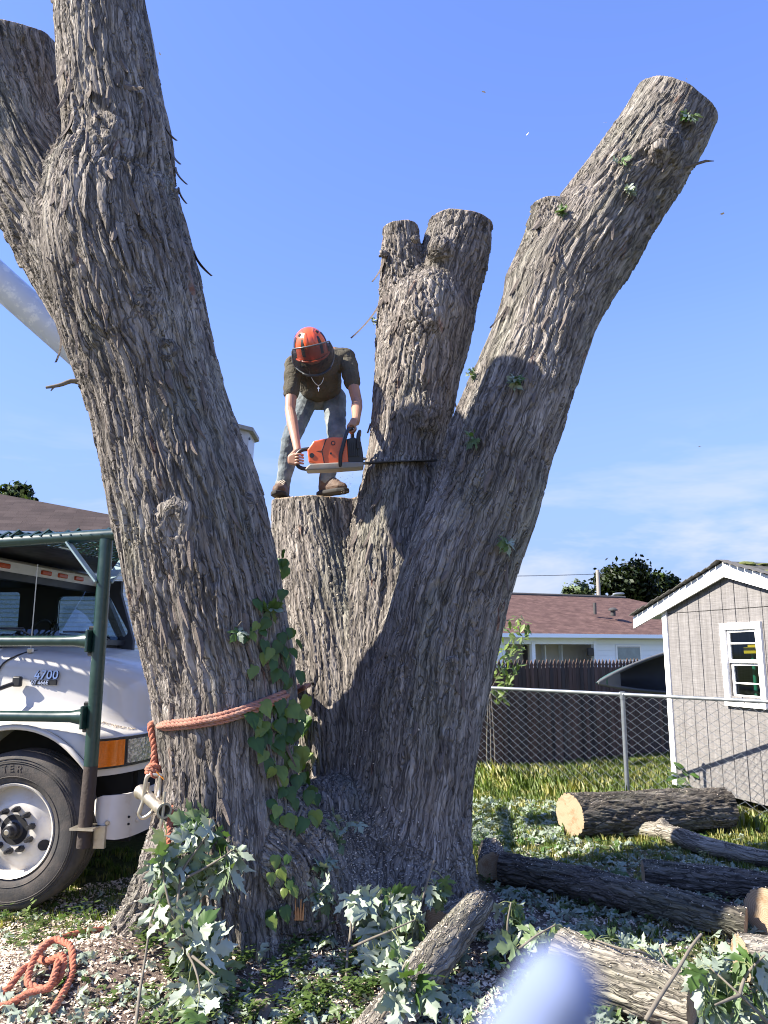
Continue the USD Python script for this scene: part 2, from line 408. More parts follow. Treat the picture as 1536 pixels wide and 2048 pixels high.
def leaf_mat(name, top, under, var=0.25, trans=0.35, rough=0.45):
    mat(name, {
        'g': ('geometry', {}), 'oi': ('object_info', {}), 'n': ('noise_texture', {'scale': 9.0, 'detail': 3.0}),
        'rt': ('rgb_ramp', {'ramp': [(0.3, tuple(c * (1 - var) for c in top)), (0.7, tuple(c * (1 + var) for c in top))]}),
        'ru': ('rgb_ramp', {'ramp': [(0.3, tuple(c * (1 - var * 0.5) for c in under)), (0.7, tuple(c * (1 + var * 0.5) for c in under))]}),
        'm': ('mix_color', {}), 'p': ('principled_bsdf', {'roughness': rough, 'specular_ior_level': 0.45}), 't': ('translucent_bsdf', {}), 'x': ('mix_closure', {'fac': trans}),
        'tm': ('mix_color', {'blend_type': 'multiply', 'fac': 1.0, 'b': (1.25, 1.3, 0.55)})},
        [('g.position', 'n.vector'), ('n.fac', 'rt.fac'), ('n.fac', 'ru.fac'), ('g.backfacing', 'm.fac'), ('rt.color', 'm.a'), ('ru.color', 'm.b'), ('m.result', 'p.base_color'), ('rt.color', 'tm.a'), ('tm.result', 't.color'),
         ('p.BSDF', 'x.closure1'), ('t.BSDF', 'x.closure2')], surface='x.closure')


leaf_mat('maple_leaf', (0.10, 0.15, 0.05), (0.27, 0.325, 0.24), trans=0.22)
leaf_mat('maple_leaf_green', (0.075, 0.14, 0.035), (0.18, 0.25, 0.125), trans=0.3)
leaf_mat('maple_leaf_grey', (0.25, 0.30, 0.225), (0.34, 0.39, 0.31), trans=0.15, rough=0.6)
leaf_mat('vine_leaf', (0.065, 0.13, 0.028), (0.14, 0.20, 0.07), trans=0.4, rough=0.35)
leaf_mat('vine_leaf_pale', (0.19, 0.26, 0.055), (0.24, 0.30, 0.10), trans=0.4, rough=0.4)
leaf_mat('grass_blade', (0.15, 0.215, 0.055), (0.165, 0.23, 0.065), trans=0.42)
leaf_mat('grass_blade_dry', (0.34, 0.33, 0.12), (0.36, 0.34, 0.15), trans=0.35)
leaf_mat('weed_leaf', (0.075, 0.12, 0.03), (0.10, 0.165, 0.06), trans=0.35)
leaf_mat('crown_dark', (0.028, 0.045, 0.018), (0.045, 0.065, 0.03), trans=0.2, rough=0.6)
leaf_mat('crown_mid', (0.06, 0.095, 0.032), (0.085, 0.12, 0.05), trans=0.25, rough=0.6)
leaf_mat('crown_pale', (0.17, 0.23, 0.12), (0.20, 0.26, 0.15), trans=0.3, rough=0.6)
leaf_mat('shrub_leaf', (0.13, 0.18, 0.055), (0.18, 0.22, 0.09), trans=0.3)

mat('soil', {
    'g': ('geometry', {}), 'n1': ('noise_texture', {'scale': 0.8, 'detail': 6.0, 'roughness': 0.6}), 'n2': ('noise_texture', {'scale': 16.0, 'detail': 6.0, 'roughness': 0.7}), 'n3': ('noise_texture', {'scale': 70.0, 'detail': 4.0, 'roughness': 0.7}),
    'at': ('attribute', {'attribute': 'bare'}),
    'rg': ('rgb_ramp', {'ramp': [(0.3, (0.06, 0.075, 0.022)), (0.55, (0.11, 0.13, 0.04)), (0.75, (0.18, 0.17, 0.075))]}),
    'rs': ('rgb_ramp', {'ramp': [(0.28, (0.07, 0.048, 0.038)), (0.5, (0.15, 0.11, 0.09)), (0.68, (0.26, 0.20, 0.165)), (0.85, (0.40, 0.33, 0.27))]}),
    'mx': ('mix_color', {}), 'sd': ('map_range', {'from_min': 0.56, 'from_max': 0.64, 'to_max': 0.8, 'clamp': True}), 'sp': ('math', {'math_type': 'multiply'}),
    'sm': ('mix_color', {'b': (0.55, 0.47, 0.37)}), 'b': ('bump', {'strength': 0.9, 'distance': 0.03}), 'ad': ('math', {'math_type': 'add'}),
    'p': ('principled_bsdf', {'roughness': 0.95, 'specular_ior_level': 0.15})},
    [('g.position', 'n1.vector'), ('g.position', 'n2.vector'), ('g.position', 'n3.vector'), ('n2.fac', 'rg.fac'), ('n2.fac', 'rs.fac'), ('at.fac', 'mx.fac'), ('rg.color', 'mx.a'), ('rs.color', 'mx.b'),
     ('n3.fac', 'sd.value'), ('sd.result', 'sp.value1'), ('at.fac', 'sp.value2'), ('sp.value', 'sm.fac'), ('mx.result', 'sm.a'), ('sm.result', 'p.base_color'), ('n2.fac', 'ad.value1'), ('n3.fac', 'ad.value2'), ('ad.value', 'b.height'), ('b.normal', 'p.normal')])


def shingles(name, c1, c2, c3, sx, sy):
    """Far roofing: courses and tabs from the roof's own flat coordinates (primvar bk, metres)."""
    mat(name, {
        'a': ('attribute', {'attribute': 'bk'}),
        'br': ('brick_texture', {'color1': c1, 'color2': c2, 'mortar': c3, 'scale': 1.0, 'mortar_size': 0.006, 'brick_width': sx, 'row_height': sy, 'bias': 0.0}),
        'n': ('noise_texture', {'scale': 2.2, 'detail': 7.0, 'roughness': 0.65}), 'f': ('map_range', {'from_min': 0.3, 'from_max': 0.7, 'to_min': 0.72, 'to_max': 1.25}),
        'm': ('mix_color', {'blend_type': 'multiply', 'fac': 1.0}), 'n2': ('noise_texture', {'scale': 60.0, 'detail': 3.0}), 'b1': ('bump', {'strength': 0.6, 'distance': 0.012, 'invert': True}), 'b2': ('bump', {'strength': 0.4, 'distance': 0.01}),
        'p': ('principled_bsdf', {'roughness': 0.95, 'specular_ior_level': 0.2})},
        [('a.vector', 'br.vector'), ('a.vector', 'n.vector'), ('n.fac', 'f.value'), ('br.color', 'm.a'), ('f.result', 'm.b'), ('m.result', 'p.base_color'), ('a.vector', 'n2.vector'), ('br.fac', 'b1.height'), ('n2.fac', 'b2.height'), ('b1.normal', 'b2.normal'), ('b2.normal', 'p.normal')])


shingles('shingles_red', (0.145, 0.088, 0.072), (0.092, 0.054, 0.046), (0.07, 0.04, 0.035), 0.32, 0.14)
shingles('shingles_brown', (0.062, 0.047, 0.043), (0.043, 0.032, 0.030), (0.045, 0.033, 0.03), 0.32, 0.14)
shingles('shingles_moss', (0.10, 0.095, 0.08), (0.06, 0.06, 0.05), (0.035, 0.035, 0.03), 0.30, 0.14)

# glass: panes let light pass and mirror the sky at a slant
def pane(name, tint=(0.85, 0.9, 0.9), rough=0.02):
    mat(name, {'t': ('transparent_bsdf', {'color': tint}), 'g': ('glossy_bsdf', {'color': (0.9, 0.95, 1.0), 'roughness': rough}), 'f': ('fresnel', {'IOR': 1.45}), 'x': ('mix_closure', {})},
        [('f.fac', 'x.fac'), ('t.BSDF', 'x.closure1'), ('g.BSDF', 'x.closure2')], surface='x.closure')


pane('pane_clear', (0.62, 0.70, 0.72))
pane('pane_dark', (0.45, 0.5, 0.52), 0.05)
mat('visor_mesh', {'t': ('transparent_bsdf', {}), 'p': ('principled_bsdf', {'base_color': (0.012, 0.012, 0.014), 'roughness': 0.5}), 'x': ('mix_closure', {'fac': 0.62})},
    [('t.BSDF', 'x.closure1'), ('p.BSDF', 'x.closure2')], surface='x.closure')

plain('truck_white', (0.57, 0.545, 0.50), 0.34, var=0.03, scale=3.0, coat=0.4, dirt=(0.46, 0.43, 0.39), dscale=4.5, dlo=0.57, dhi=0.85)
plain('bumper_white', (0.53, 0.505, 0.47), 0.45, var=0.05, dirt=(0.38, 0.31, 0.24), dscale=6.0, dlo=0.55, dhi=0.78)
plain('wheel_paint', (0.56, 0.53, 0.47), 0.4, var=0.05, dirt=(0.40, 0.33, 0.24), dscale=7.0, dlo=0.54, dhi=0.75)
plain('tyre_rubber', (0.042, 0.040, 0.038), 0.85, var=0.3, scale=6.0, dirt=(0.13, 0.105, 0.085), dscale=5.0, dlo=0.46, dhi=0.75, bump=0.2, bscale=90.0)
plain('black_plastic', (0.018, 0.018, 0.02), 0.45, var=0.2)
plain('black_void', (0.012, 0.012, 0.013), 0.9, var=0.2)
plain('cab_grey', (0.055, 0.06, 0.07), 0.8, var=0.15)
plain('frame_green', (0.010, 0.034, 0.028), 0.36, var=0.15, coat=0.35, dirt=(0.10, 0.075, 0.05), dscale=8.0, dlo=0.63, dhi=0.8)
plain('frame_blue', (0.22, 0.31, 0.33), 0.4, var=0.06)
plain('rusty_pipe', (0.035, 0.025, 0.02), 0.8, var=0.35, scale=25.0, bump=0.4)
plain('bare_steel', (0.52, 0.47, 0.38), 0.38, metal=0.85, var=0.12, dirt=(0.3, 0.22, 0.14), dlo=0.55, dhi=0.8, dscale=9.0)
plain('galvanised', (0.23, 0.25, 0.265), 0.45, metal=0.6, var=0.15, scale=40.0)
plain('amber_lens', (0.75, 0.20, 0.012), 0.15, var=0.12, scale=30.0, coat=0.6)
plain('orange_lens', (0.55, 0.075, 0.012), 0.25, var=0.1)
mat('lamp_glass', {'p': ('principled_bsdf', {'base_color': (0.32, 0.31, 0.28), 'roughness': 0.12, 'metallic': 0.5, 'coat_weight': 1.0}), 'g': ('geometry', {}), 'w': ('voronoi_texture', {'scale': 34.0}), 'b': ('bump', {'strength': 0.5, 'distance': 0.01})},
    [('g.position', 'w.vector'), ('w.distance', 'b.height'), ('b.normal', 'p.normal')])
plain('badge_black', (0.02, 0.02, 0.022), 0.4, var=0.1)
plain('badge_silver', (0.6, 0.6, 0.6), 0.25, metal=0.8, var=0.05)
plain('boom_grey', (0.45, 0.47, 0.49), 0.4, var=0.06, scale=4.0, coat=0.2, dirt=(0.62, 0.62, 0.58), dscale=9.0, dlo=0.53, dhi=0.60)
plain('bucket_white', (0.48, 0.49, 0.50), 0.4, var=0.05, dirt=(0.35, 0.32, 0.28), dscale=8.0, dlo=0.56, dhi=0.75)
plain('trim_white', (0.80, 0.79, 0.76), 0.5, var=0.04, dirt=(0.45, 0.43, 0.36), dscale=9.0, dlo=0.62, dhi=0.8, bump=0.15)
plain('house_white', (0.72, 0.75, 0.78), 0.6, var=0.03)
plain('house_beige', (0.42, 0.39, 0.34), 0.7, var=0.08)
plain('house_dark', (0.05, 0.047, 0.045), 0.8, var=0.2)
plain('gutter_grey', (0.50, 0.55, 0.58), 0.45, var=0.05)
mat('shed_board', {'g': ('geometry', {}), 'm': ('mapping', {'scale': (30.0, 30.0, 2.0)}), 'mh': ('mapping', {'scale': (5.0, 5.0, 75.0)}), 'n': ('noise_texture', {'scale': 1.0, 'detail': 6.0, 'roughness': 0.7}), 'nh': ('noise_texture', {'scale': 1.0, 'detail': 5.0, 'roughness': 0.7}),
    'r': ('rgb_ramp', {'ramp': [(0.25, (0.148, 0.139, 0.132)), (0.55, (0.215, 0.204, 0.196)), (0.8, (0.288, 0.276, 0.267))]}), 'f': ('map_range', {'from_min': 0.35, 'from_max': 0.7, 'to_min': 0.78, 'to_max': 1.15, 'clamp': True}), 'mm': ('mix_color', {'blend_type': 'multiply', 'fac': 1.0}),
    'b': ('bump', {'strength': 0.5, 'distance': 0.006}), 'p': ('principled_bsdf', {'roughness': 0.85, 'specular_ior_level': 0.2})},
    [('g.position', 'm.vector'), ('g.position', 'mh.vector'), ('m.vector', 'n.vector'), ('mh.vector', 'nh.vector'), ('n.fac', 'r.fac'), ('nh.fac', 'f.value'), ('r.color', 'mm.a'), ('f.result', 'mm.b'), ('mm.result', 'p.base_color'), ('nh.fac', 'b.height'), ('b.normal', 'p.normal')])
for k, c in enumerate([(0.085, 0.058, 0.045), (0.065, 0.05, 0.042), (0.105, 0.066, 0.05)]):
    mat(f'picket_{k}', {'g': ('geometry', {}), 'm': ('mapping', {'scale': (14.0, 14.0, 0.9)}), 'n': ('noise_texture', {'scale': 1.0, 'detail': 6.0, 'roughness': 0.65}),
        'r': ('rgb_ramp', {'ramp': [(0.3, tuple(x * 0.6 for x in c)), (0.7, tuple(x * 1.5 for x in c))]}), 'p': ('principled_bsdf', {'roughness': 0.9, 'specular_ior_level': 0.15})},
        [('g.position', 'm.vector'), ('m.vector', 'n.vector'), ('n.fac', 'r.fac'), ('r.color', 'p.base_color')])
plain('canoe_green', (0.03, 0.085, 0.055), 0.5, var=0.15, dirt=(0.14, 0.16, 0.14), dscale=7.0)
plain('canoe_grey', (0.10, 0.105, 0.105), 0.6, var=0.15)
plain('canoe_dark', (0.022, 0.023, 0.028), 0.7, var=0.2)
plain('toy_yellow', (0.85, 0.62, 0.02), 0.4, var=0.05)
plain('toy_green', (0.03, 0.30, 0.16), 0.4, var=0.05)
plain('pole_wood', (0.28, 0.25, 0.22), 0.9, var=0.2)
plain('rope_orange', (0.40, 0.125, 0.07), 0.9, var=0.25, scale=30.0, bump=0.6, bscale=120.0, dirt=(0.33, 0.19, 0.13), dscale=11.0, dlo=0.48, dhi=0.7)
plain('rope_faded', (0.34, 0.155, 0.105), 0.9, var=0.25, scale=30.0, bump=0.6, bscale=120.0, dirt=(0.30, 0.21, 0.16), dscale=11.0, dlo=0.48, dhi=0.7)
plain('tag_orange', (0.75, 0.27, 0.02), 0.6, var=0.1)
plain('skin', (0.36, 0.19, 0.125), 0.5, var=0.08, scale=20.0, dirt=(0.33, 0.18, 0.12), dscale=14.0, dlo=0.5, dhi=0.8)
plain('hair_dark', (0.03, 0.02, 0.015), 0.8, var=0.3, scale=80.0, bump=0.5, bscale=200.0)
mat('denim', {'g': ('geometry', {}), 'n': ('noise_texture', {'scale': 7.0, 'detail': 6.0, 'roughness': 0.6}), 'n2': ('noise_texture', {'scale': 22.0, 'detail': 4.0}), 'r': ('rgb_ramp', {'ramp': [(0.3, (0.075, 0.095, 0.115)), (0.52, (0.155, 0.18, 0.19)), (0.72, (0.26, 0.28, 0.275))]}), 'b': ('bump', {'strength': 0.6, 'distance': 0.02}), 'p': ('principled_bsdf', {'roughness': 0.9, 'specular_ior_level': 0.2})},
    [('g.position', 'n.vector'), ('g.position', 'n2.vector'), ('n.fac', 'r.fac'), ('r.color', 'p.base_color'), ('n2.fac', 'b.height'), ('b.normal', 'p.normal')])
mat('shirt', {'g': ('geometry', {}), 'n': ('noise_texture', {'scale': 6.0, 'detail': 5.0}), 'n2': ('noise_texture', {'scale': 13.0, 'detail': 4.0, 'distortion': 0.8}), 'r': ('rgb_ramp', {'ramp': [(0.3, (0.066, 0.06, 0.046)), (0.7, (0.105, 0.096, 0.074))]}), 'b': ('bump', {'strength': 0.9, 'distance': 0.03}), 'p': ('principled_bsdf', {'roughness': 0.95, 'specular_ior_level': 0.15})},
    [('g.position', 'n.vector'), ('g.position', 'n2.vector'), ('n.fac', 'r.fac'), ('r.color', 'p.base_color'), ('n2.fac', 'b.height'), ('b.normal', 'p.normal')])
plain('boot_leather', (0.10, 0.062, 0.042), 0.75, var=0.3, scale=16.0, bump=0.4, dirt=(0.23, 0.17, 0.12), dscale=12.0)
plain('boot_sole', (0.022, 0.02, 0.018), 0.8, var=0.3)
plain('lace', (0.42, 0.37, 0.30), 0.8, var=0.2)
plain('helmet_orange', (0.72, 0.10, 0.022), 0.28, var=0.05, coat=0.5, dirt=(0.4, 0.10, 0.045), dscale=16.0, dlo=0.6, dhi=0.8)
plain('saw_orange', (0.72, 0.115, 0.025), 0.35, var=0.06, coat=0.3, dirt=(0.30, 0.11, 0.06), dscale=18.0, dlo=0.55, dhi=0.75)
plain('saw_grey', (0.24, 0.22, 0.19), 0.5, var=0.12, dirt=(0.28, 0.2, 0.13), dscale=15.0)
plain('silver_chain', (0.75, 0.72, 0.66), 0.3, metal=0.8)
plain('sawdust', (0.62, 0.52, 0.40), 0.95, var=0.15)
plain('bark_strip', (0.12, 0.098, 0.083), 0.95, var=0.35, scale=40.0, bump=0.5, bscale=90.0)
plain('twig', (0.15, 0.13, 0.10), 0.9, var=0.3, scale=30.0)
plain('stem_green', (0.22, 0.25, 0.10), 0.7, var=0.2)
plain('concrete', (0.33, 0.33, 0.33), 0.9, var=0.1)
plain('pale_blue', (0.15, 0.19, 0.32), 0.95, var=0.02)
plain('tyre_letter', (0.075, 0.066, 0.056), 0.85, var=0.25)
plain('bucket_rim', (0.30, 0.29, 0.25), 0.7, var=0.3, scale=20.0)
plain('shingle_edge', (0.10, 0.095, 0.085), 0.95, var=0.3, scale=30.0)
plain('moss', (0.10, 0.115, 0.03), 1.0, var=0.5, scale=30.0)
plain('far_pane', (0.16, 0.20, 0.20), 0.12, var=0.25, scale=3.0, coat=0.6)
plain('bar_steel', (0.035, 0.035, 0.037), 0.4, metal=0.3, var=0.2)
plain('chain_steel', (0.06, 0.055, 0.05), 0.4, metal=0.6, var=0.3)
plain('eye_white', (0.7, 0.68, 0.64), 0.2, var=0.03)
plain('visor_rim', (0.10, 0.11, 0.12), 0.35, var=0.1)
plain('torn_wood', (0.55, 0.25, 0.09), 0.8, var=0.2)
# ------------------------------------------------------------------ ground
def gz(x, y):
    """Height of the ground."""
    x, y = np.asarray(x, float), np.asarray(y, float)
    p = np.stack([x, y, 0 * x], -1)
    near = np.exp(-((x - 0.5) ** 2 + (y - 5) ** 2) / 60.0)
    h = 0.07 * (fbm(p * 0.9, 3, 3) - 0.5) * near + 0.035 * (fbm(p * 5.0, 3, 5) - 0.5) * near
    h = h + 0.19 * np.exp(-((x + 1.3) ** 2 / 0.30 + (y - 4.5) ** 2 / 0.16)) + 0.10 * np.exp(-((x + 0.2) ** 2 + (y - 4.75) ** 2) / 0.5)
    return h


def axis_grid(c, dense, lo, hi, step):
    """Coordinates with even steps near c and growing ones beyond."""
    g = list(np.arange(-dense, dense + 1e-6, step))
    k = step
    while g[-1] < hi - c:
        k *= 1.22; g.append(g[-1] + k)
    k = step
    while g[0] > lo - c:
        k *= 1.22; g.insert(0, g[0] - k)
    return np.array(g) + c


gx, gy = axis_grid(0.4, 4.6, -400, 400, 0.045), axis_grid(5.6, 3.6, -60, 600, 0.045)
GX, GY = np.meshgrid(gx, gy, indexing='xy')
GZ = gz(GX, GY)
gv = np.stack([GX, GY, GZ], -1).reshape(-1, 3)
ny_, nx_ = GX.shape
ii, jj = np.meshgrid(np.arange(ny_ - 1), np.arange(nx_ - 1), indexing='ij')
q0 = (ii * nx_ + jj).ravel()
gf = np.vstack([np.stack([q0, q0 + 1, q0 + nx_ + 1], 1), np.stack([q0, q0 + nx_ + 1, q0 + nx_], 1)])


def bare_at(x, y):
    """How bare (soil, sawdust) the ground is, 0 to 1."""
    n = fbm(np.stack([x, y, 0 * x], -1) * 1.3, 4, 21)
    b = np.exp(-(((x + 0.3) / 1.9) ** 2 + ((y - 4.6) / 1.1) ** 2) * 0.9) * 1.25
    b = b + 0.9 * np.exp(-(((x + 1.7) / 0.9) ** 2 + ((y - 4.2) / 0.9) ** 2))
    b = b + 0.75 * np.exp(-(((x - 1.6) / 1.3) ** 2 + ((y - 5.9) / 0.9) ** 2)) + 0.4 * (y < 4.6)
    return np.clip(b + (n - 0.5) * 1.5, 0, 1)


gt = trimesh.Trimesh(gv, gf, process=False)
single('ground', (gv, gf), 'soil', kind='structure', normals=np.array(gt.vertex_normals), pv={'bare': bare_at(gv[:, 0], gv[:, 1]).astype(np.float32)})

# ------------------------------------------------------------------ the maple: stems as (pixel row, centre, half width, metres away)
def stem_from(rows, lean=0.95):
    P, R = [], []
    for py, cx, hw, Y in rows:
        p = at(cx, py, Y)
        P.append(p); R.append(hw * mpp(p) * lean)
    return np.array(P), np.array(R)


def densify(P, R, step=0.12):
    s = np.r_[0, np.cumsum(np.linalg.norm(np.diff(P, axis=0), axis=1))]
    n = max(4, int(s[-1] / step))
    q = np.linspace(0, s[-1], n)
    return PchipInterpolator(s, P)(q), PchipInterpolator(s, R)(q)


STEMS = []


def add_stem(name, P, R, cut=None, w=0.045, ln=0.35, amp=0.022, seed=0, k=0.10):
    P, R = densify(P, R)
    t, A, B = frames(P)
    s = np.r_[0, np.cumsum(np.linalg.norm(np.diff(P, axis=0), axis=1))]
    STEMS.append(dict(name=name, P=P, R=R, t=t, A=A, B=B, s=s, cut=cut, w=w, ln=ln, amp=amp, seed=seed, k=k))


def cut_at(px, py, Y, n):
    return at(px, py, Y), unit(n)


# left stem with its two arms
LY = lambda y: 4.76 - 0.6 * min(max((1400 - y) / 1500, 0), 1.15)
add_stem('stem', *stem_from([(y, c, w, LY(y)) for y, c, w in [(1960, 478, 175), (1800, 464, 156), (1600, 460, 146), (1400, 452, 152), (1200, 413, 156), (1000, 374, 156), (800, 320, 143),
                             (600, 262, 152), (470, 232, 146), (380, 226, 131), (300, 236, 108), (200, 222, 97), (100, 209, 92), (0, 197, 88), (-120, 184, 86), (-260, 170, 84)]]),
         cut=cut_at(184, -40, LY(-40), (0.05, -0.1, 1)), w=0.056, ln=1.15, amp=0.0135, seed=1)
add_stem('stem', *stem_from([(y, c, w, LY(y) + o) for y, c, w, o in [(560, 190, 110, 0.06), (420, 108, 112, 0.16), (300, 40, 122, 0.24), (180, -2, 128, 0.3), (60, -30, 130, 0.33), (-80, -60, 130, 0.35)]]),
         cut=cut_at(0, 72, LY(56) + 0.33, (0.03, -0.45, 0.9)), w=0.05, ln=0.9, amp=0.0135, seed=2, k=0.07)
# right stem and the small stub on it
add_stem('stem', *stem_from([(1900, 795, 155, 5.2), (1780, 805, 142, 5.22), (1600, 830, 124, 5.25), (1400, 855, 124, 5.28), (1200, 896, 122, 5.3), (1100, 930, 120, 5.31), (1000, 972, 116, 5.32), (900, 1000, 114, 5.33), (800, 1038, 114, 5.34),
                             (700, 1075, 111, 5.34), (600, 1110, 115, 5.35), (550, 1136, 117, 5.355), (500, 1166, 117, 5.36), (420, 1215, 108, 5.37), (330, 1280, 104, 5.38), (240, 1338, 98, 5.4), (120, 1395, 92, 5.42)], 0.91),
         cut=cut_at(1348, 208, 5.4, (0.50, -0.28, 0.82)), w=0.044, ln=0.6, amp=0.0115, seed=3)
add_stem('stem', *stem_from([(560, 1075, 70, 5.33), (470, 1093, 50, 5.3), (400, 1108, 41, 5.28), (340, 1118, 40, 5.28)]), cut=cut_at(1106, 411, 5.28, (0.1, -0.1, 1)), w=0.036, ln=0.2, amp=0.014, seed=4, k=0.05)
# middle stem with two sawn heads
add_stem('stem', *stem_from([(1880, 735, 110, 5.35), (1700, 745, 96, 5.4), (1500, 758, 86, 5.5), (1300, 765, 84, 5.62), (1100, 783, 84, 5.8), (1000, 800, 88, 5.9), (900, 812, 79, 5.96), (800, 828, 84, 6.0), (700, 843, 87, 6.02),
                             (640, 852, 92, 6.03)], 0.98), w=0.044, ln=0.6, amp=0.0115, seed=5)
add_stem('stem', *stem_from([(690, 862, 74, 6.04), (600, 884, 72, 6.05), (500, 914, 68, 6.05), (450, 924, 63, 6.05), (350, 936, 61, 6.05)]), cut=cut_at(924, 446, 6.05, (0.12, -0.1, 1)), w=0.036, ln=0.25, amp=0.016, seed=6, k=0.06)
add_stem('stem', *stem_from([(700, 826, 74, 6.02), (600, 812, 56, 6.0), (520, 803, 43, 5.98), (460, 801, 36, 5.96), (380, 800, 35, 5.95)]), cut=cut_at(801, 455, 5.96, (-0.05, -0.1, 1)), w=0.036, ln=0.25, amp=0.016, seed=7, k=0.06)
# low sawn stem that the worker stands on
add_stem('stem', *stem_from([(1850, 690, 110, 5.5), (1600, 688, 112, 5.6), (1350, 680, 108, 5.75), (1200, 655, 102, 5.92), (1080, 634, 93, 6.05), (980, 625, 87, 6.1), (860, 622, 86, 6.1)]), cut=cut_at(625, 1004, 6.1, (0.0, -0.04, 1)), w=0.05, ln=0.8, amp=0.014, seed=8)
# root flares and the filled foot
gp = lambda px, py: onz(px, py, 0.02)
B0, B1 = at(464, 1740, 4.74), at(806, 1740, 5.22)
for pts, rr, sd in [
    ([B0 + (-0.1, 0, 0.25), B0 + (-0.42, -0.1, -0.28), gp(300, 1845), gp(200, 1890) + (0, 0, -0.09), gp(60, 1940) + (0, 0, -0.2)], [0.36, 0.22, 0.15, 0.11, 0.06], 11),
    ([B0 + (0, 0, 0.2), B0 + (-0.02, -0.16, -0.36), gp(430, 1940) + (0, 0, -0.12)], [0.36, 0.2, 0.1], 12),
    ([B0 + (0.2, 0, 0.1), at(590, 1760, 4.72), gp(600, 1890), gp(610, 1960) + (0, 0, -0.1)], [0.34, 0.28, 0.24, 0.12], 13),
    ([at(640, 1640, 5.1), at(650, 1760, 5.0), at(660, 1860, 4.95)], [0.24, 0.36, 0.42], 14),
    ([B1 + (0.1, 0, 0.15), at(880, 1770, 5.15), gp(925, 1835), gp(985, 1855) + (0, 0, -0.14)], [0.33, 0.23, 0.14, 0.07], 15),
    ([B1 + (0, -0.05, 0.1), at(790, 1810, 4.95), gp(770, 1900), gp(760, 1960) + (0, 0, -0.12)], [0.34, 0.28, 0.2, 0.1], 16),
]:
    add_stem('root', np.array(pts), np.array(rr), w=0.05, ln=0.3, amp=0.015, seed=sd, k=0.12)
# knots and burls
BUMPS = [(at(345, 940, 4.5), 0.20, 0.12), (at(340, 1050, 4.42), 0.15, 0.12), (at(180, 195, 4.82), 0.05, 0.03), (at(840, 830, 5.75), 0.14, 0.1), (at(845, 640, 5.75), 0.16, 0.1),
         (at(1320, 300, 5.08), 0.15, 0.08), (at(880, 500, 5.78), 0.11, 0.05), (at(830, 478, 5.75), 0.035, 0.02), (at(766, 508, 5.84), 0.035, 0.02), (at(420, 1010, 4.45), 0.14, 0.1), (at(310, 610, 4.48), 0.14, 0.07), (at(330, 700, 4.5), 0.12, 0.07)]


def stem_local(S, P):
    """Distance to the stem's surface, and the local (across, across, along) coordinates."""
    if 'kd' not in S:
        n = max(8, int(S['s'][-1] / 0.025))
        q = np.linspace(0, S['s'][-1], n)
        S['C'] = PchipInterpolator(S['s'], S['P'])(q); S['CR'] = np.interp(q, S['s'], S['R'])
        S['Ct'], S['CA'], S['CB'] = frames(S['C'])
        S['Cs'] = q; S['Cg'] = np.gradient(S['CR'], q); S['kd'] = cKDTree(S['C'])
    i = S['kd'].query(P, workers=-1)[1]
    v = P - S['C'][i]
    t = np.einsum('ij,ij->i', v, S['Ct'][i])
    end = (i == 0) | (i == len(S['C']) - 1)
    t = np.where(end, np.clip(t, -0.0125 - 9 * (i > 0) * 0, 0.0125), t)
    q = v - t[:, None] * S['Ct'][i]
    return np.sqrt((q * q).sum(1)) - (S['CR'][i] + t * S['Cg'][i]), np.einsum('ij,ij->i', q, S['CA'][i]), np.einsum('ij,ij->i', q, S['CB'][i]), S['Cs'][i] + t


def tree_sdf(P, coords=False):
    P = np.asarray(P, float)
    n = len(P)
    D = np.full((len(STEMS), n), 9.0)
    C = np.zeros((len(STEMS), n, 3)) if coords else None
    CUT = np.full(n, -9.0)
    for i, S in enumerate(STEMS):
        lo, hi = (S['P'] - S['R'][:, None]).min(0) - 0.35, (S['P'] + S['R'][:, None]).max(0) + 0.35
        m = np.nonzero(((P > lo) & (P < hi)).all(1))[0]
        if not len(m):
            continue
        d, a, b, s = stem_local(S, P[m])
        # slow swellings and flutes that run along the stem
        q = np.stack([a, b, s], 1)
        d = d - 0.055 * (vnoise(q * [2.6, 2.6, 0.9], S['seed']) - 0.5) - 0.03 * (vnoise(q * [6.5, 6.5, 1.1], S['seed'] + 50) - 0.5)
        if S['cut'] is not None:
            c = (P[m] - S['cut'][0]) @ S['cut'][1] + 0.02 * (vnoise(P[m] * 9.0, 9) - 0.5)
            d = np.where(c > -0.5, np.maximum(d, c), d)
        D[i, m] = d
        if coords:
            C[i, m] = q
    out = D[0].copy()
    for i in range(1, len(STEMS)):
        k = max(STEMS[i]['k'], 1e-3)
        h = np.clip(0.5 + 0.5 * (out - D[i]) / k, 0, 1)
        out = out * (1 - h) + D[i] * h - k * h * (1 - h)
    for c, r, k in BUMPS:
        d = np.linalg.norm(P - c, axis=1) - r
        h = np.clip(0.5 + 0.5 * (out - d) / k, 0, 1)
        out = np.where(d < 0.4, out * (1 - h) + d * h - k * h * (1 - h), out)
    return (out, D, C) if coords else out


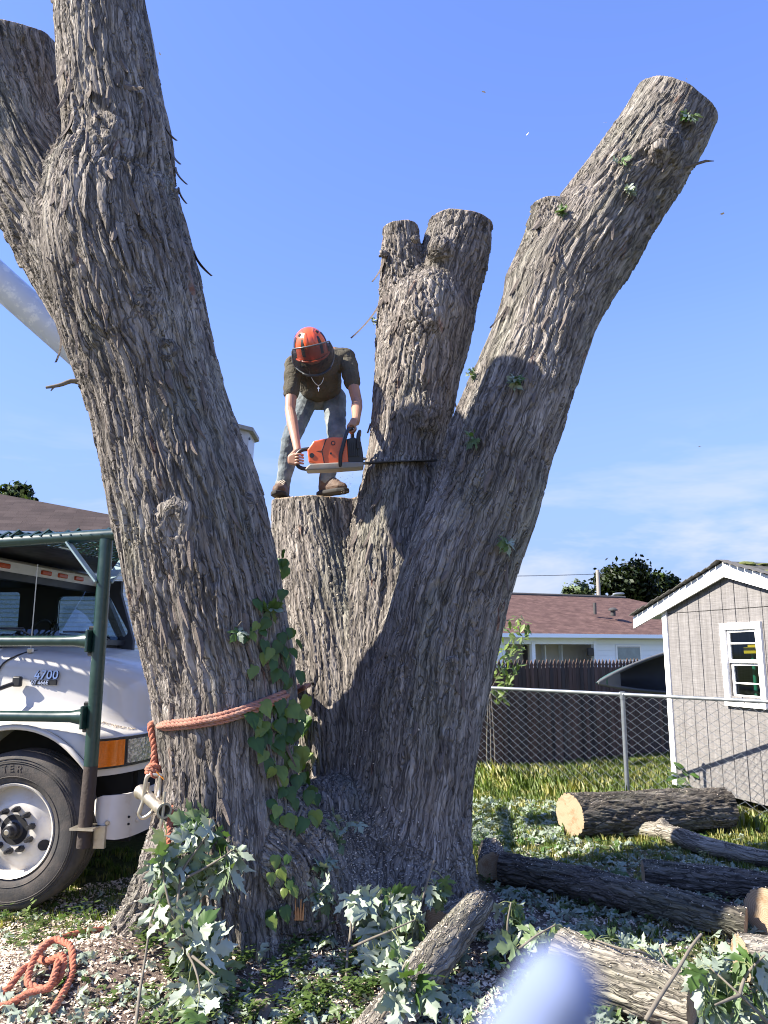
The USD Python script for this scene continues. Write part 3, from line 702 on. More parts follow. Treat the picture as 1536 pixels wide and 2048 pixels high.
def surface_nets(fn, lo, hi, h, blk=8):
    lo = np.asarray(lo, float)
    nb = np.ceil((np.asarray(hi) - lo) / (h * blk)).astype(int)
    N = nb * blk + 1
    G = np.full(N, 1.0, np.float32)
    bi = np.stack(np.meshgrid(*[np.arange(n) for n in nb], indexing='ij'), -1).reshape(-1, 3)
    cen = lo + (bi + 0.5) * blk * h
    dc = fn(cen)
    half = blk * h * math.sqrt(3) / 2 * 1.35 + 0.04
    for b in bi[dc < -half]:
        x, y, z = b * blk
        G[x:x + blk + 1, y:y + blk + 1, z:z + blk + 1] = -1.0
    keep = bi[np.abs(dc) <= half]
    o = np.stack(np.meshgrid(*[np.arange(blk + 1)] * 3, indexing='ij'), -1).reshape(-1, 3)
    for k in range(0, len(keep), 400):
        idx = (keep[k:k + 400, None] * blk + o[None]).reshape(-1, 3)
        G[idx[:, 0], idx[:, 1], idx[:, 2]] = fn(lo + idx * h)
    neg = G < 0
    cell = np.zeros(N - 1, np.uint8)
    for dx, dy, dz in np.ndindex(2, 2, 2):
        cell += neg[dx:N[0] - 1 + dx, dy:N[1] - 1 + dy, dz:N[2] - 1 + dz]
    act = np.argwhere((cell > 0) & (cell < 8))
    num = np.full(N - 1, -1, np.int32)
    num[act[:, 0], act[:, 1], act[:, 2]] = np.arange(len(act))
    acc = np.zeros((len(act), 3)); cnt = np.zeros(len(act))
    cor = [np.array(c) for c in np.ndindex(2, 2, 2)]
    val = {tuple(c): G[act[:, 0] + c[0], act[:, 1] + c[1], act[:, 2] + c[2]] for c in cor}
    for c in cor:
        for ax in range(3):
            if c[ax] == 0:
                e = c.copy(); e[ax] = 1
                a, b = val[tuple(c)], val[tuple(e)]
                m = (a < 0) != (b < 0)
                t = np.where(m, a / np.where(m, a - b, 1), 0)
                p = np.repeat(c[None].astype(float), len(act), 0); p[:, ax] += t
                acc += p * m[:, None]; cnt += m
    V = lo + (act + acc / np.maximum(cnt, 1)[:, None]) * h
    Fs = []
    for ax in range(3):
        u, w = (ax + 1) % 3, (ax + 2) % 3
        sl0 = [slice(None)] * 3; sl1 = [slice(None)] * 3
        sl0[ax] = slice(0, N[ax] - 1); sl1[ax] = slice(1, N[ax])
        a, b = neg[tuple(sl0)], neg[tuple(sl1)]
        e = np.argwhere(a != b)
        e = e[(e[:, u] > 0) & (e[:, w] > 0) & (e[:, u] < N[u] - 1) & (e[:, w] < N[w] - 1)]
        flip = a[e[:, 0], e[:, 1], e[:, 2]]
        qs = []
        for du, dw in ((0, 0), (-1, 0), (-1, -1), (0, -1)):
            c = e.copy(); c[:, u] += du; c[:, w] += dw
            qs.append(num[c[:, 0], c[:, 1], c[:, 2]])
        q = np.stack(qs, 1)
        q[~flip] = q[~flip][:, ::-1]
        q = q[(q >= 0).all(1)]
        Fs.append(q)
    q = np.vstack(Fs)
    return V, np.vstack([q[:, [0, 1, 2]], q[:, [0, 2, 3]]])


def vnormals(v, f):
    n = np.zeros_like(v)
    fn = np.cross(v[f[:, 1]] - v[f[:, 0]], v[f[:, 2]] - v[f[:, 0]])
    for k in range(3):
        n += np.stack([np.bincount(f[:, k], fn[:, c], len(v)) for c in range(3)], 1)
    return n / np.maximum(np.linalg.norm(n, axis=1, keepdims=True), 1e-12)


def subdivide(v, f):
    e = np.sort(np.vstack([f[:, [0, 1]], f[:, [1, 2]], f[:, [2, 0]]]), 1)
    key = e[:, 0].astype(np.int64) * len(v) + e[:, 1]
    u, inv = np.unique(key, return_inverse=True)
    mid = (v[u // len(v)] + v[u % len(v)]) / 2
    n = len(f)
    m0, m1, m2 = (inv[:n] + len(v)), (inv[n:2 * n] + len(v)), (inv[2 * n:] + len(v))
    F2 = np.vstack([np.stack([f[:, 0], m0, m2], 1), np.stack([f[:, 1], m1, m0], 1), np.stack([f[:, 2], m2, m1], 1), np.stack([m0, m1, m2], 1)])
    return np.vstack([v, mid]), F2


def cells(Q, seed):
    """The two nearest of the jittered points of a unit lattice: distances and the nearest point."""
    lo, hi = np.floor(Q.min(0)).astype(int) - 1, np.ceil(Q.max(0)).astype(int) + 2
    L = np.stack(np.meshgrid(*[np.arange(a, b) for a, b in zip(lo, hi)], indexing='ij'), -1).reshape(-1, 3).astype(float)
    rng = np.random.default_rng(seed)
    L += rng.uniform(-0.48, 0.48, L.shape)
    if len(L) > 4 * len(Q):
        pass
    d, i = cKDTree(L).query(Q, k=2, workers=-1)
    return d[:, 0], d[:, 1], L[i[:, 0]], rng.random(len(L))[i[:, 0]]


def bark_height(q, w, ln, seed, knot):
    """Shaggy plates: long flat strips with narrow open fissures between them, each tilted sideways and broken by steps along its length."""
    a, b, s = q.T
    wob = np.stack([fbm(q * [3.6, 3.6, 2.0], 3, seed) - 0.5, fbm(q * [3.6, 3.6, 2.0] + 31.7, 3, seed + 1) - 0.5], 1)
    wob *= (1 + 1.8 * knot)[:, None]
    wob2 = vnoise(q * [22, 22, 8.0] + 7.7, seed + 9) - 0.5
    Q = np.stack([(a + 0.075 * wob[:, 0] + 0.010 * wob2) / w, (b + 0.075 * wob[:, 1] - 0.010 * wob2) / w, (s + 0.25 * (vnoise(q * [5, 5, 1.5], seed + 2) - 0.5)) / ln], 1)
    d1, d2, c, rnd = cells(Q, seed)
    off = Q - c
    ang = rnd * 41.0
    fis = sstep(0.0, 0.16, d2 - d1)
    side = (off[:, 0] * np.cos(ang) + off[:, 1] * np.sin(ang))
    h = fis * (0.75 + 0.5 * ((rnd * 7.31) % 1) + 0.55 * side - off[:, 2] * 0.30)
    # strips break into overlapping flakes
    Q2 = np.stack([Q[:, 0] * 1.55 + 5.3, Q[:, 1] * 1.55 + 2.1, Q[:, 2] * 5.6], 1)
    e1, e2, c2, r2 = cells(Q2, seed + 100)
    patch = sstep(0.42, 0.6, fbm(q * [3.0, 3.0, 1.2] + 3.3, 2, seed + 31))
    flake = (0.55 * (r2 - 0.5) - 0.42 * (Q2[:, 2] - c2[:, 2]) + 0.25 * sstep(0.0, 0.12, e2 - e1)) * (0.45 + 0.55 * patch)
    return h + fis * flake - 1.0


tv, tf = surface_nets(tree_sdf, (-3.75, 3.85, -0.12), (2.6, 6.75, 7.0), 0.0172)
tv, tf = subdivide(tv, tf)
d0 = tree_sdf(tv)
tn = vnormals(tv, tf)
tv = tv - tn * np.clip(d0, -0.015, 0.015)[:, None] * 0.8
tn = vnormals(tv, tf)
dd, D, C = tree_sdf(tv, True)
cutd = np.full(len(tv), -9.0)
near = D.argmin(0)
for i, S in enumerate(STEMS):
    if S['cut'] is not None:
        c = (tv - S['cut'][0]) @ S['cut'][1]
        m = near == i
        cutd[m] = np.maximum(cutd[m], c[m])
is_cut_v = (cutd > -0.022)
KN = np.zeros(len(tv))
for c, r, k in BUMPS:
    KN = np.maximum(KN, 1 - sstep(r * 0.7, r * 1.7, np.linalg.norm(tv - c, axis=1)))
W = np.exp(-(D - D.min(0)) / 0.035)
W[W < 0.08] = 0
H = np.zeros(len(tv)); WS = np.zeros(len(tv))
for i, S in enumerate(STEMS):
    m = np.nonzero(W[i] > 0)[0]
    if len(m) > 10:
        H[m] += W[i, m] * bark_height(C[i, m], S['w'], S['ln'], S['seed'] * 7, KN[m]) * S['amp']
        WS[m] += W[i, m]
H /= np.maximum(WS, 1e-9)
H *= (0.8 + 0.75 * sstep(0.3, 0.7, fbm(tv * [2.2, 2.2, 1.1] + 5.5, 3, 77))) * (1 - 0.9 * sstep(-0.03, -0.006, cutd))
ridge_tn = tn
tv = tv + tn * H[:, None]
tn = vnormals(tv, tf)
bk = np.take_along_axis(C, near[None, :, None], 0)[0] + np.array([[S['seed'] * 3.7, S['seed'] * 1.3, S['seed'] * 2.1] for S in STEMS])[near]
bkw = np.take_along_axis(C, near[None, :, None], 0)[0]
fcut = is_cut_v[tf].all(1) & (np.abs(np.einsum('ij,ij->i', unit(np.ones(3))[None] * 0 + np.array([[0, 0, 1.0]]), tn[tf[:, 0]])) > 0.6)
TREE = Thing('maple_tree', 'huge old maple with several thick sawn-off grey stems rising from one flared base', 'tree', (-0.3, 5.0, 0))
part_of = np.array([0, 1, 2, 2, 3, 3, 3, 4] + [5] * (len(STEMS) - 8))
fpart = part_of[near[tf[:, 0]]]
labels = {0: ('stem', 'thickest stem, rising at left past the top of the picture'), 1: ('stem', 'short sawn arm forking off the left stem'), 2: ('stem', 'long stem leaning right with a sawn end'),
          3: ('stem', 'upright middle stem with two sawn heads, being cut by the saw'), 4: ('stump', 'low sawn stem that the worker stands on'), 5: ('root_flare', None)}
TRUNK_PARTS = {}
for k, (nm, lb) in labels.items():
    for cutpart in (False, True):
        m = (fpart == k) & (fcut == cutpart)
        if m.sum() < 20:
            continue
        if cutpart:
            for st_i in np.unique(near[tf[m][:, 0]]):
                m2 = m & (near[tf[:, 0]] == st_i)
                if m2.sum() < 20:
                    continue
                u, inv = np.unique(tf[m2], return_inverse=True)
                TREE.part('cut_face', (tv[u], inv.reshape(-1, 3)), 'sawn_wood', normals=tn[u], pv={'bk': bkw[u]}, under=TRUNK_PARTS[k])
        else:
            u, inv = np.unique(tf[m], return_inverse=True)
            ff = inv.reshape(-1, 3)
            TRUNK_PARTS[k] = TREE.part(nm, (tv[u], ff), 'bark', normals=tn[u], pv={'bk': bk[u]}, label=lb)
TREE_KD = cKDTree(tv)
TREE_V, TREE_N = tv, tn
print('tree', len(tv), len(tf))


def on_tree(px, py, lift=0.0):
    """The first point of the tree's bark that the pixel's line of sight meets, and its normal."""
    d = unit(ray(px, py))
    t = np.arange(3.5, 7.5, 0.03)
    P = EYE + t[:, None] * d
    s = tree_sdf(P)
    k = np.nonzero(s < 0)[0]
    if not len(k):
        k = [int(s.argmin())]
    p = P[k[0]]
    i = TREE_KD.query(p, k=24)[1]
    n = unit(TREE_N[i].mean(0))
    q = TREE_V[i].mean(0)
    q = EYE + d * np.dot(q - EYE, d)
    return q + n * lift, n
# ------------------------------------------------------------------ the white truck at the left (u forward, v away from the viewer, z up)
TA = math.radians(-7.2)
T = Thing('truck', 'white work truck with a dark green pipe guard, parked behind the left stem', 'truck', (-2.64, 5.45, 0), TA, local=True)
MID = 1.27
us = [-0.55, -0.3, 0.0, 0.3, 0.55, 0.66, 0.74, 0.80, 0.85, 0.885]
V0 = PchipInterpolator(us, [0.06, 0.03, 0.0, 0.0, 0.0, 0.035, 0.11, 0.22, 0.40, 0.66])
ZF = PchipInterpolator(us, [1.16, 1.22, 1.26, 1.25, 1.19, 1.155, 1.135, 1.12, 1.11, 1.10])
ZT = PchipInterpolator(us, [1.74, 1.72, 1.70, 1.665, 1.60, 1.555, 1.515, 1.475, 1.43, 1.38])
VH = PchipInterpolator(us, [0.24, 0.25, 0.27, 0.31, 0.36, 0.40, 0.45, 0.52, 0.63, 0.80])


def hood_section(u):
    v0, zf, zt, vh = float(V0(u)), float(ZF(u)), float(ZT(u)), float(VH(u))
    half = [(v0 + 0.012, 0.86), (v0, 0.95), (v0, zf - 0.13), (v0 + 0.02, zf - 0.05), (v0 + 0.06, zf - 0.012), (v0 + 0.12, zf), (vh - 0.04, zf + 0.012), (vh + 0.0, zf + 0.045), (vh + 0.02, zf + 0.12),
            (vh + 0.04, zt - 0.19), (vh + 0.06, zt - 0.10), (vh + 0.12, zt - 0.035), (vh + 0.22, zt - 0.005), (MID - 0.25, zt + 0.02), (MID, zt + 0.025)]
    half = np.array(half)
    half[:, 0] = np.maximum.accumulate(np.minimum(half[:, 0], MID))
    t = np.r_[0, np.cumsum(np.linalg.norm(np.diff(half, axis=0), axis=1) + 1e-4)]
    p = PchipInterpolator(t, half)(np.linspace(0, t[-1], 40))
    m = p[::-1].copy(); m[:, 0] = 2 * MID - m[:, 0]
    return np.vstack([p, m[1:]])


U = np.r_[np.linspace(-0.55, 0.55, 18), np.linspace(0.58, 0.885, 20)]
secs = [hood_section(u) for u in U]
nS = len(secs[0])
hv = np.vstack([np.c_[np.full(nS, u), s] for u, s in zip(U, secs)])
hf = []
for i in range(len(U) - 1):
    for j in range(nS):
        a, b = i * nS + j, i * nS + (j + 1) % nS
        hf += [[a, b, b + nS], [a, b + nS, a + nS]]
c0, c1 = len(hv), len(hv) + 1
hv = np.vstack([hv, [[U[0], MID, 1.1]], [[U[-1], MID, 1.1]]])
for j in range(nS):
    hf += [[c0, (j + 1) % nS, j], [c1, (len(U) - 1) * nS + j, (len(U) - 1) * nS + (j + 1) % nS]]
hm = trimesh.Trimesh(hv, np.array(hf)); hm.merge_vertices(); trimesh.repair.fix_normals(hm)
hood = Manifold(m3.Mesh(hm.vertices.astype(np.float32), hm.faces.astype(np.uint32)))
arch = Manifold.cylinder(0.62, 0.64, 0.64, 64).rotate((-90, 0, 0)).translate((0.13, -0.1, 0.56))
inner = Manifold.cube((1.35, 2.2, 0.9)).translate((-0.6, 0.52, 0.5))
hood = hood - arch - inner
hood = hood.refine_to_length(0.09)
HOOD = T.part('hood', hood, 'truck_white', smooth=32)
# arch lip
th = np.linspace(math.radians(-12), math.radians(192), 40)
lip = np.stack([0.13 + 0.625 * np.cos(th), np.array([float(V0(np.clip(0.13 + 0.625 * c, -0.55, 0.86))) - 0.004 for c in np.cos(th)]), 0.56 + 0.625 * np.sin(th)], 1)
lip = lip[(lip[:, 2] > 0.84) & (lip[:, 0] < 0.7)]
T.part('fender_lip', tube(lip, 0.02, 8), 'truck_white', smooth=60, under=HOOD)
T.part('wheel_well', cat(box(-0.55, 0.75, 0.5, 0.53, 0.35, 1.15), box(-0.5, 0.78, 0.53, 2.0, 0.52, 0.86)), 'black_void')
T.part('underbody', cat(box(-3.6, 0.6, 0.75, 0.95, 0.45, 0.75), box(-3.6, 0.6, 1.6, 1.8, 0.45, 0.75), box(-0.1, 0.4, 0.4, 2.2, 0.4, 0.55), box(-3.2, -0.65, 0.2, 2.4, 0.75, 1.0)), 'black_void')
# seam and badge on the hood side
seam = np.array([[-0.24, float(VH(-0.24)) - 0.035 + 0.0, 1.27], [-0.25, 0.262, 1.36], [-0.24, 0.278, 1.5], [-0.21, 0.30, 1.60], [-0.13, 0.36, 1.665], [-0.06, 0.5, 1.70]])
T.part('panel_seam', tube(smooth_path(seam, 20), 0.006, 6), 'black_plastic', smooth=True, under=HOOD)


def hood_v(u, z):
    """The hood side's v at height z."""
    s = hood_section(u)[:40]
    k = (s[:, 1] > float(ZF(u)) + 0.02)
    return float(np.interp(z, s[k, 1], s[k, 0]))


def badge(text, u0, z0, hgt, mat_, depth, grow=0.0, name='badge'):
    t = meshkit.text_mesh(text, hgt, depth, bold=True)
    v, f = arrays(t)
    vv = np.array([hood_v(0.1, z0 + y) for y in v[:, 1]])
    w = np.stack([u0 + v[:, 0] * 0.92, vv - v[:, 2] - 0.002 + grow, z0 + v[:, 1]], 1)
    T.part(name, (w, f), mat_, under=HOOD)


for dx, dz, m_, g in ((0.005, -0.004, 'badge_black', 0.003), (0.0, 0.0, 'badge_silver', 0.0)):  # the black copy, offset down and forward, paints a shadow behind the numerals
    badge('4700', 0.035 + dx, 1.497 + dz, 0.058, m_, 0.008, g)
T.part('badge', cat(*[(lambda q: q)(box(0.015, 0.215, hood_v(0.1, 1.455) - 0.007, hood_v(0.1, 1.455) + 0.01, 1.452, 1.487))]), 'badge_black', under=HOOD)
badge('DT 466E', 0.022, 1.457, 0.026, 'badge_silver', 0.013)
# rubber latch
lt = np.array([[-0.21, -0.01, 1.37], [-0.12, 0.2, 1.44], [-0.06, 0.262, 1.47]])
T.part('hood_latch', cat(tube(smooth_path(lt, 12), 0.016, 8), box(-0.085, -0.02, 0.235, 0.275, 1.44, 1.515, 0.012)), 'black_plastic', smooth=50)


def ribbon(us_, z0, z1, off, thick, n=14):
    """A plate that follows the nose's outline in plan between two heights."""
    q = np.linspace(us_[0], us_[1], n)
    p = np.stack([q, V0(q)], 1)
    t = np.gradient(p, axis=0); t /= np.linalg.norm(t, axis=1, keepdims=True)
    nrm = np.stack([t[:, 1], -t[:, 0]], 1)
    a, b = p + nrm * (off + thick), p + nrm * (off - 0.03)
    zz = [np.broadcast_to(z, (n,)) for z in (z0, z1)]
    v = np.vstack([np.c_[a, zz[0]], np.c_[a, zz[1]], np.c_[b, zz[1]], np.c_[b, zz[0]]])
    f = []
    for i in range(n - 1):
        for r in range(4):
            s = ((r + 1) % 4)
            f += [[r * n + i, s * n + i, s * n + i + 1], [r * n + i, s * n + i + 1, r * n + i + 1]]
    f += [[0, 2 * n, n], [0, 3 * n, 2 * n], [n - 1, 2 * n - 1, 3 * n - 1], [n - 1, 3 * n - 1, 4 * n - 1]]
    m = trimesh.Trimesh(v, np.array(f), process=False); trimesh.repair.fix_normals(m)
    return m


T.part('lamp_bezel', ribbon((0.655, 0.878), 0.905, 1.105, 0.0, 0.004, 24), 'black_plastic', smooth=40)
AM = T.part('turn_signal', ribbon((0.664, 0.802), 0.92, 1.09, 0.0, 0.012, 20), 'amber_lens', smooth=40)
rb = [ribbon((0.667, 0.799), z, z + 0.004, 0.0, 0.0145, 12) for z in np.arange(0.93, 1.085, 0.0115)]
T.part('lens_rib', cat(*rb), 'amber_lens', under=AM, kind='stuff')
HLAMP = T.part('headlight', ribbon((0.812, 0.868), 0.925, 1.085, 0.0, 0.014, 12), 'lamp_glass', smooth=40)
T.part('headlight', ribbon((0.8705, 0.8845), 0.93, 1.08, 0.0, 0.01, 6), 'lamp_glass', smooth=40)

# bumper: a bent plate with a rounded lower corner
bp = smooth_path([[0.70, 0.03], [0.80, -0.02], [0.88, 0.015], [0.93, 0.09], [0.955, 0.25], [0.97, 0.6], [0.985, MID], [0.97, 2 * MID - 0.6], [0.94, 2 * MID - 0.1], [0.8, 2 * MID]], 60)
tt = np.r_[0, np.cumsum(np.linalg.norm(np.diff(bp, axis=0), axis=1))]
zb = 0.475 + 0.20 * np.clip(1 - (tt - 0.03) / 0.15, 0, 1) ** 2.2
ztop = np.full(60, 0.755) - 0.06 * np.clip(1 - tt / 0.12, 0, 1) ** 2
tn2 = np.gradient(bp, axis=0); tn2 /= np.linalg.norm(tn2, axis=1, keepdims=True)
nn = np.stack([tn2[:, 1], -tn2[:, 0]], 1)
bi = bp - nn * 0.022
bv = np.vstack([np.c_[bp, zb], np.c_[bp, ztop], np.c_[bi, ztop], np.c_[bi, zb]])
bf = []
for i in range(59):
    for r in range(4):
        s_ = (r + 1) % 4
        bf += [[r * 60 + i, s_ * 60 + i, s_ * 60 + i + 1], [r * 60 + i, s_ * 60 + i + 1, r * 60 + i + 1]]
bf += [[0, 120, 60], [0, 180, 120], [59, 119, 179], [59, 179, 239]]
bm = trimesh.Trimesh(bv, np.array(bf), process=False); trimesh.repair.fix_normals(bm)
BUMP = T.part('bumper', bm, 'bumper_white', smooth=40)


def on_bumper(t, z, off=0.002):
    i = int(np.abs(tt - t).argmin())
    return np.r_[bp[i] + nn[i] * off, z], np.r_[nn[i], 0.0]


for t_, z_, r_, m_ in [(0.16, 0.585, 0.016, 'bare_steel'), (0.27, 0.605, 0.008, 'black_void'), (0.27, 0.56, 0.008, 'black_void'), (0.37, 0.62, 0.014, 'bumper_white'), (0.37, 0.57, 0.014, 'bumper_white')]:
    p_, n_ = on_bumper(t_, z_)
    a_ = unit(np.cross(n_, [0, 0, 1]))
    T.part('bolt', xf(lathe([(0, 0.008), (r_ * 0.75, 0.008), (r_, 0.003), (r_, -0.004)], 12), frame(p_, a_, np.cross(n_, a_), n_)), m_, smooth=40, under=BUMP)
p_, n_ = on_bumper(0.62, 0.665, 0.003)
a_ = unit(np.cross([0, 0, 1], n_))
T.part('tow_slot', xf(box(-0.05, 0.05, -0.055, 0.055, -0.004, 0.004, 0.0035), frame(p_, a_, [0, 0, 1], n_)), 'black_void', under=BUMP)

# cab
CW0, CW1 = 0.30, 2.52
CAB = T.part('cab', cat(box(-0.66, -0.30, CW0 + 0.02, CW1 - 0.02, 1.2, 1.72, 0.03), box(-2.6, -0.62, CW0, CW0 + 0.05, 0.9, 1.84), box(-2.6, -0.62, CW1 - 0.05, CW1, 0.9, 1.84)), 'truck_white', smooth=40)
T.part('roof', box(-2.6, -0.66, CW0 - 0.01, CW1 + 0.01, 2.385, 2.47, 0.04), 'truck_white', smooth=40)
VIS = T.part('roof_visor', cat(obox((-0.64, CW0 + 0.02, 2.385), (-0.64, CW1 - 0.02, 2.385), 0.05, 0.095)), 'trim_white')
for px_, py_ in ((10, 1135), (95, 1140), (128, 1142), (160, 1147), (235, 1160)):
    d_ = ray(px_, py_)
    hh, ww, OO = np.array([math.cos(TA), math.sin(TA), 0]), np.array([-math.sin(TA), math.cos(TA), 0]), np.array([-2.64, 5.45, 0])
    t_ = (-0.60 + OO @ hh - EYE @ hh) / (d_ @ hh)
    P_ = EYE + t_ * d_
    v_ = (P_ - OO) @ ww
    T.part('marker_lamp', box(-0.625, -0.595, v_ - 0.075, v_ + 0.075, 2.37, 2.41, 0.008), 'orange_lens', smooth=40, under=VIS)
for v_ in (CW0 + 0.03, CW1 - 0.03):
    T.part('pillar', obox((-0.33, v_, 1.78), (-0.63, v_, 2.36), 0.09, 0.07), 'cab_grey')
T.part('windscreen_frame', cat(obox((-0.31, CW0, 1.775), (-0.31, CW1, 1.775), 0.05, 0.05), obox((-0.625, CW0, 2.31), (-0.625, CW1, 2.31), 0.03, 0.07)), 'black_plastic')
ws = np.array([[-0.325, CW0 + 0.05, 1.79], [-0.325, CW1 - 0.05, 1.79], [-0.615, CW1 - 0.05, 2.29], [-0.615, CW0 + 0.05, 2.29]])
T.part('windscreen', (ws, np.array([[0, 1, 2], [0, 2, 3]])), 'pane_clear')
# far side of the cab with its two rounded windows, back wall, roof lining, floor and dashboard
from shapely.geometry import box as sbox, Polygon
side = sbox(-2.6, 1.0, -0.36, 2.40)
w1, w2 = sbox(-1.02, 1.87, -0.40, 2.245).buffer(-0.05).buffer(0.05), sbox(-2.15, 1.87, -1.46, 2.30).buffer(-0.05).buffer(0.05)
w1 = Polygon([(-1.04, 1.87), (-0.22, 1.83), (-0.48, 2.25), (-1.04, 2.25)]).buffer(-0.05).buffer(0.05)
wall = trimesh.creation.extrude_polygon(side.union(Polygon([(-0.37, 1.0), (-0.37, 2.3), (-0.2, 1.8), (-0.2, 1.0)])).difference(w1).difference(w2), 0.05, engine='earcut')
to_side = frame((0, CW1 - 0.055, 0), (1, 0, 0), (0, 0, 1), (0, -1, 0))
T.part('far_door', xf(wall, to_side), 'cab_grey')
for w_ in (w1, w2):
    T.part('side_window', xf(trimesh.creation.extrude_polygon(w_.buffer(-0.002), 0.006, engine='earcut'), frame((0, CW1 - 0.075, 0), (1, 0, 0), (0, 0, 1), (0, -1, 0))), 'pane_clear')
T.part('cab_lining', cat(box(-2.6, -2.5, CW0 + 0.06, CW1 - 0.06, 0.9, 2.38), box(-2.6, -0.66, CW0 + 0.06, CW1 - 0.06, 2.34, 2.38), box(-2.6, -0.5, CW0 + 0.06, CW1 - 0.06, 0.95, 1.0)), 'cab_grey')
T.part('dashboard', box(-0.85, -0.36, CW0 + 0.08, CW1 - 0.07, 1.5, 1.79, 0.04), 'cab_grey', smooth=40)
for v0_ in (0.55, 1.75):
    T.part('seat', cat(box(-1.75, -1.2, v0_, v0_ + 0.5, 1.1, 1.35, 0.06), box(-1.9, -1.72, v0_, v0_ + 0.5, 1.2, 2.05, 0.07), box(-1.88, -1.76, v0_ + 0.12, v0_ + 0.38, 2.05, 2.25, 0.05)), 'black_plastic', smooth=40)
sw = np.stack([-0.98 + 0.06 * np.sin(np.linspace(0, 2 * np.pi, 30)), 2.0 + 0.2 * np.cos(np.linspace(0, 2 * np.pi, 30)), 1.82 + 0.17 * np.sin(np.linspace(0, 2 * np.pi, 30))], 1)
T.part('steering_wheel', tube(sw, 0.014, 6), 'black_plastic', smooth=True)
for va, vb in ((0.95, 0.45), (2.25, 1.6)):
    T.part('wiper', cat(tube([(-0.30, va, 1.77), (-0.34, (va + vb) / 2, 1.86), (-0.355, vb, 1.865)], 0.008, 5), tube([(-0.345, vb - 0.25, 1.86), (-0.35, vb + 0.3, 1.875)], 0.008, 5)), 'black_plastic')
bo = lathe([(0, 0), (0.04, 0.0), (0.042, 0.1), (0.03, 0.14), (0.016, 0.16), (0.018, 0.18), (0, 0.18)], 16)
single('bottle', xf(xf(bo, np.array([[1, 0, 0, -0.55], [0, 1, 0, 1.55], [0, 0, 1, 1.793], [0, 0, 0, 1.0]])), frame((-2.64, 5.45, 0), (math.cos(TA), math.sin(TA), 0), (-math.sin(TA), math.cos(TA), 0), (0, 0, 1))), 'pane_dark', 'small bottle standing on the dashboard behind the windscreen', 'bottle', smooth=40)
T.part('antenna', cat(tube([(-0.06, 0.40, 1.69), (-0.06, 0.405, 2.35)], 0.004, 5), box(-0.08, -0.04, 0.38, 0.42, 1.68, 1.72, 0.01)), 'bare_steel')


# wheel
def wheel(u0, v0, s=1):
    R = 0.51
    prof = [(0.30, 0.035), (0.32, 0.010), (0.36, -0.004), (0.42, -0.006), (0.455, 0.004), (0.478, 0.012), (0.492, 0.030), (0.505, 0.048), (R, 0.07), (R, 0.105), (R - 0.012, 0.108), (R - 0.012, 0.114), (R, 0.117), (R, 0.15), (R - 0.012, 0.153), (R - 0.012, 0.159),
            (R, 0.162), (R, 0.20), (R - 0.012, 0.203), (R - 0.012, 0.209), (R, 0.212), (R, 0.245), (0.495, 0.26), (0.42, 0.285), (0.32, 0.27), (0.30, 0.25)]
    M = frame((u0, v0, R), (1, 0, 0), (0, 0, 1), (0, s, 0))
    W = T.part('wheel', xf(lathe([(0.06, 0.06), (0.14, 0.055), (0.16, 0.055), (0.175, 0.06), (0.195, 0.075), (0.235, 0.105), (0.272, 0.112), (0.278, 0.09), (0.284, 0.045), (0.288, 0.02), (0.302, 0.008), (0.306, 0.02), (0.304, 0.05), (0.29, 0.2), (0.1, 0.2)], 64), M), 'wheel_paint', smooth=40)
    T.part('tyre', xf(lathe(prof, 96), M), 'tyre_rubber', smooth=35, under=W)
    rings = [xf(lathe([(r - 0.003, -0.006 + o), (r, -0.0105 + o), (r + 0.003, -0.006 + o)], 80), M) for r, o in ((0.35, 0.004), (0.44, 0.002), (0.452, 0.004), (0.468, 0.010))]
    T.part('sidewall_line', cat(*rings), 'tyre_rubber', smooth=60, under=W)
    T.part('hub', xf(lathe([(0.0, -0.035), (0.03, -0.035), (0.034, -0.03), (0.036, 0.0), (0.048, 0.008), (0.05, 0.045), (0.085, 0.062), (0.09, 0.07)], 32), M), 'black_plastic', smooth=40, under=W)
    T.part('hub_recess', xf(lathe([(0.03, 0.051), (0.098, 0.0525)], 32), M), 'black_void', under=W)
    T.part('hub_face', xf(lathe([(0.0, -0.037), (0.014, -0.037), (0.018, -0.0355)], 20), M), 'bare_steel', under=W)
    for k in range(10):
        a = 2 * math.pi * k / 10 + 0.2
        nut = lathe([(0, -0.012), (0.010, -0.012), (0.014, -0.006), (0.0165, 0.02), (0.021, 0.03), (0.021, 0.056)], 6)
        T.part('wheel_nut', xf(nut, M @ frame((0.134 * math.cos(a), 0.134 * math.sin(a), 0), (1, 0, 0), (0, 1, 0), (0, 0, 1))), 'black_plastic', smooth=30, under=W)
    for k in range(2):
        a = math.radians(-27 + 180 * k)
        T.part('hand_hole', xf(lathe([(0, 0), (0.038, 0.0), (0.038, 0.004)], 24), M @ frame((0.225 * math.cos(a), 0.225 * math.sin(a), 0.090), (math.cos(a) * 0.8, math.sin(a) * 0.8, 0.6), (-math.sin(a), math.cos(a), 0), (-0.6 * math.cos(a), -0.6 * math.sin(a), 0.8))), 'black_void', under=W)
    if s == 1:
        for ch, deg in (('T', 100), ('E', 92), ('R', 84)):
            t = meshkit.text_mesh(ch, 0.042, 0.004, bold=True)
            v, f = arrays(t); v = v - [v[:, 0].mean(), 0, 0]
            a = math.radians(deg)
            er, et = np.array([math.cos(a), math.sin(a), 0]), np.array([math.sin(a), -math.cos(a), 0])
            v = v * [1.0, 1, 1]
            T.part('tyre_letter', xf((v, f), M @ frame(er * 0.385 + np.array([0, 0, -0.0045]), et, er, (0, 0, -1))), 'tyre_letter', under=W)


wheel(0.14, 0.0)
wheel(0.14, 2.5, -1)

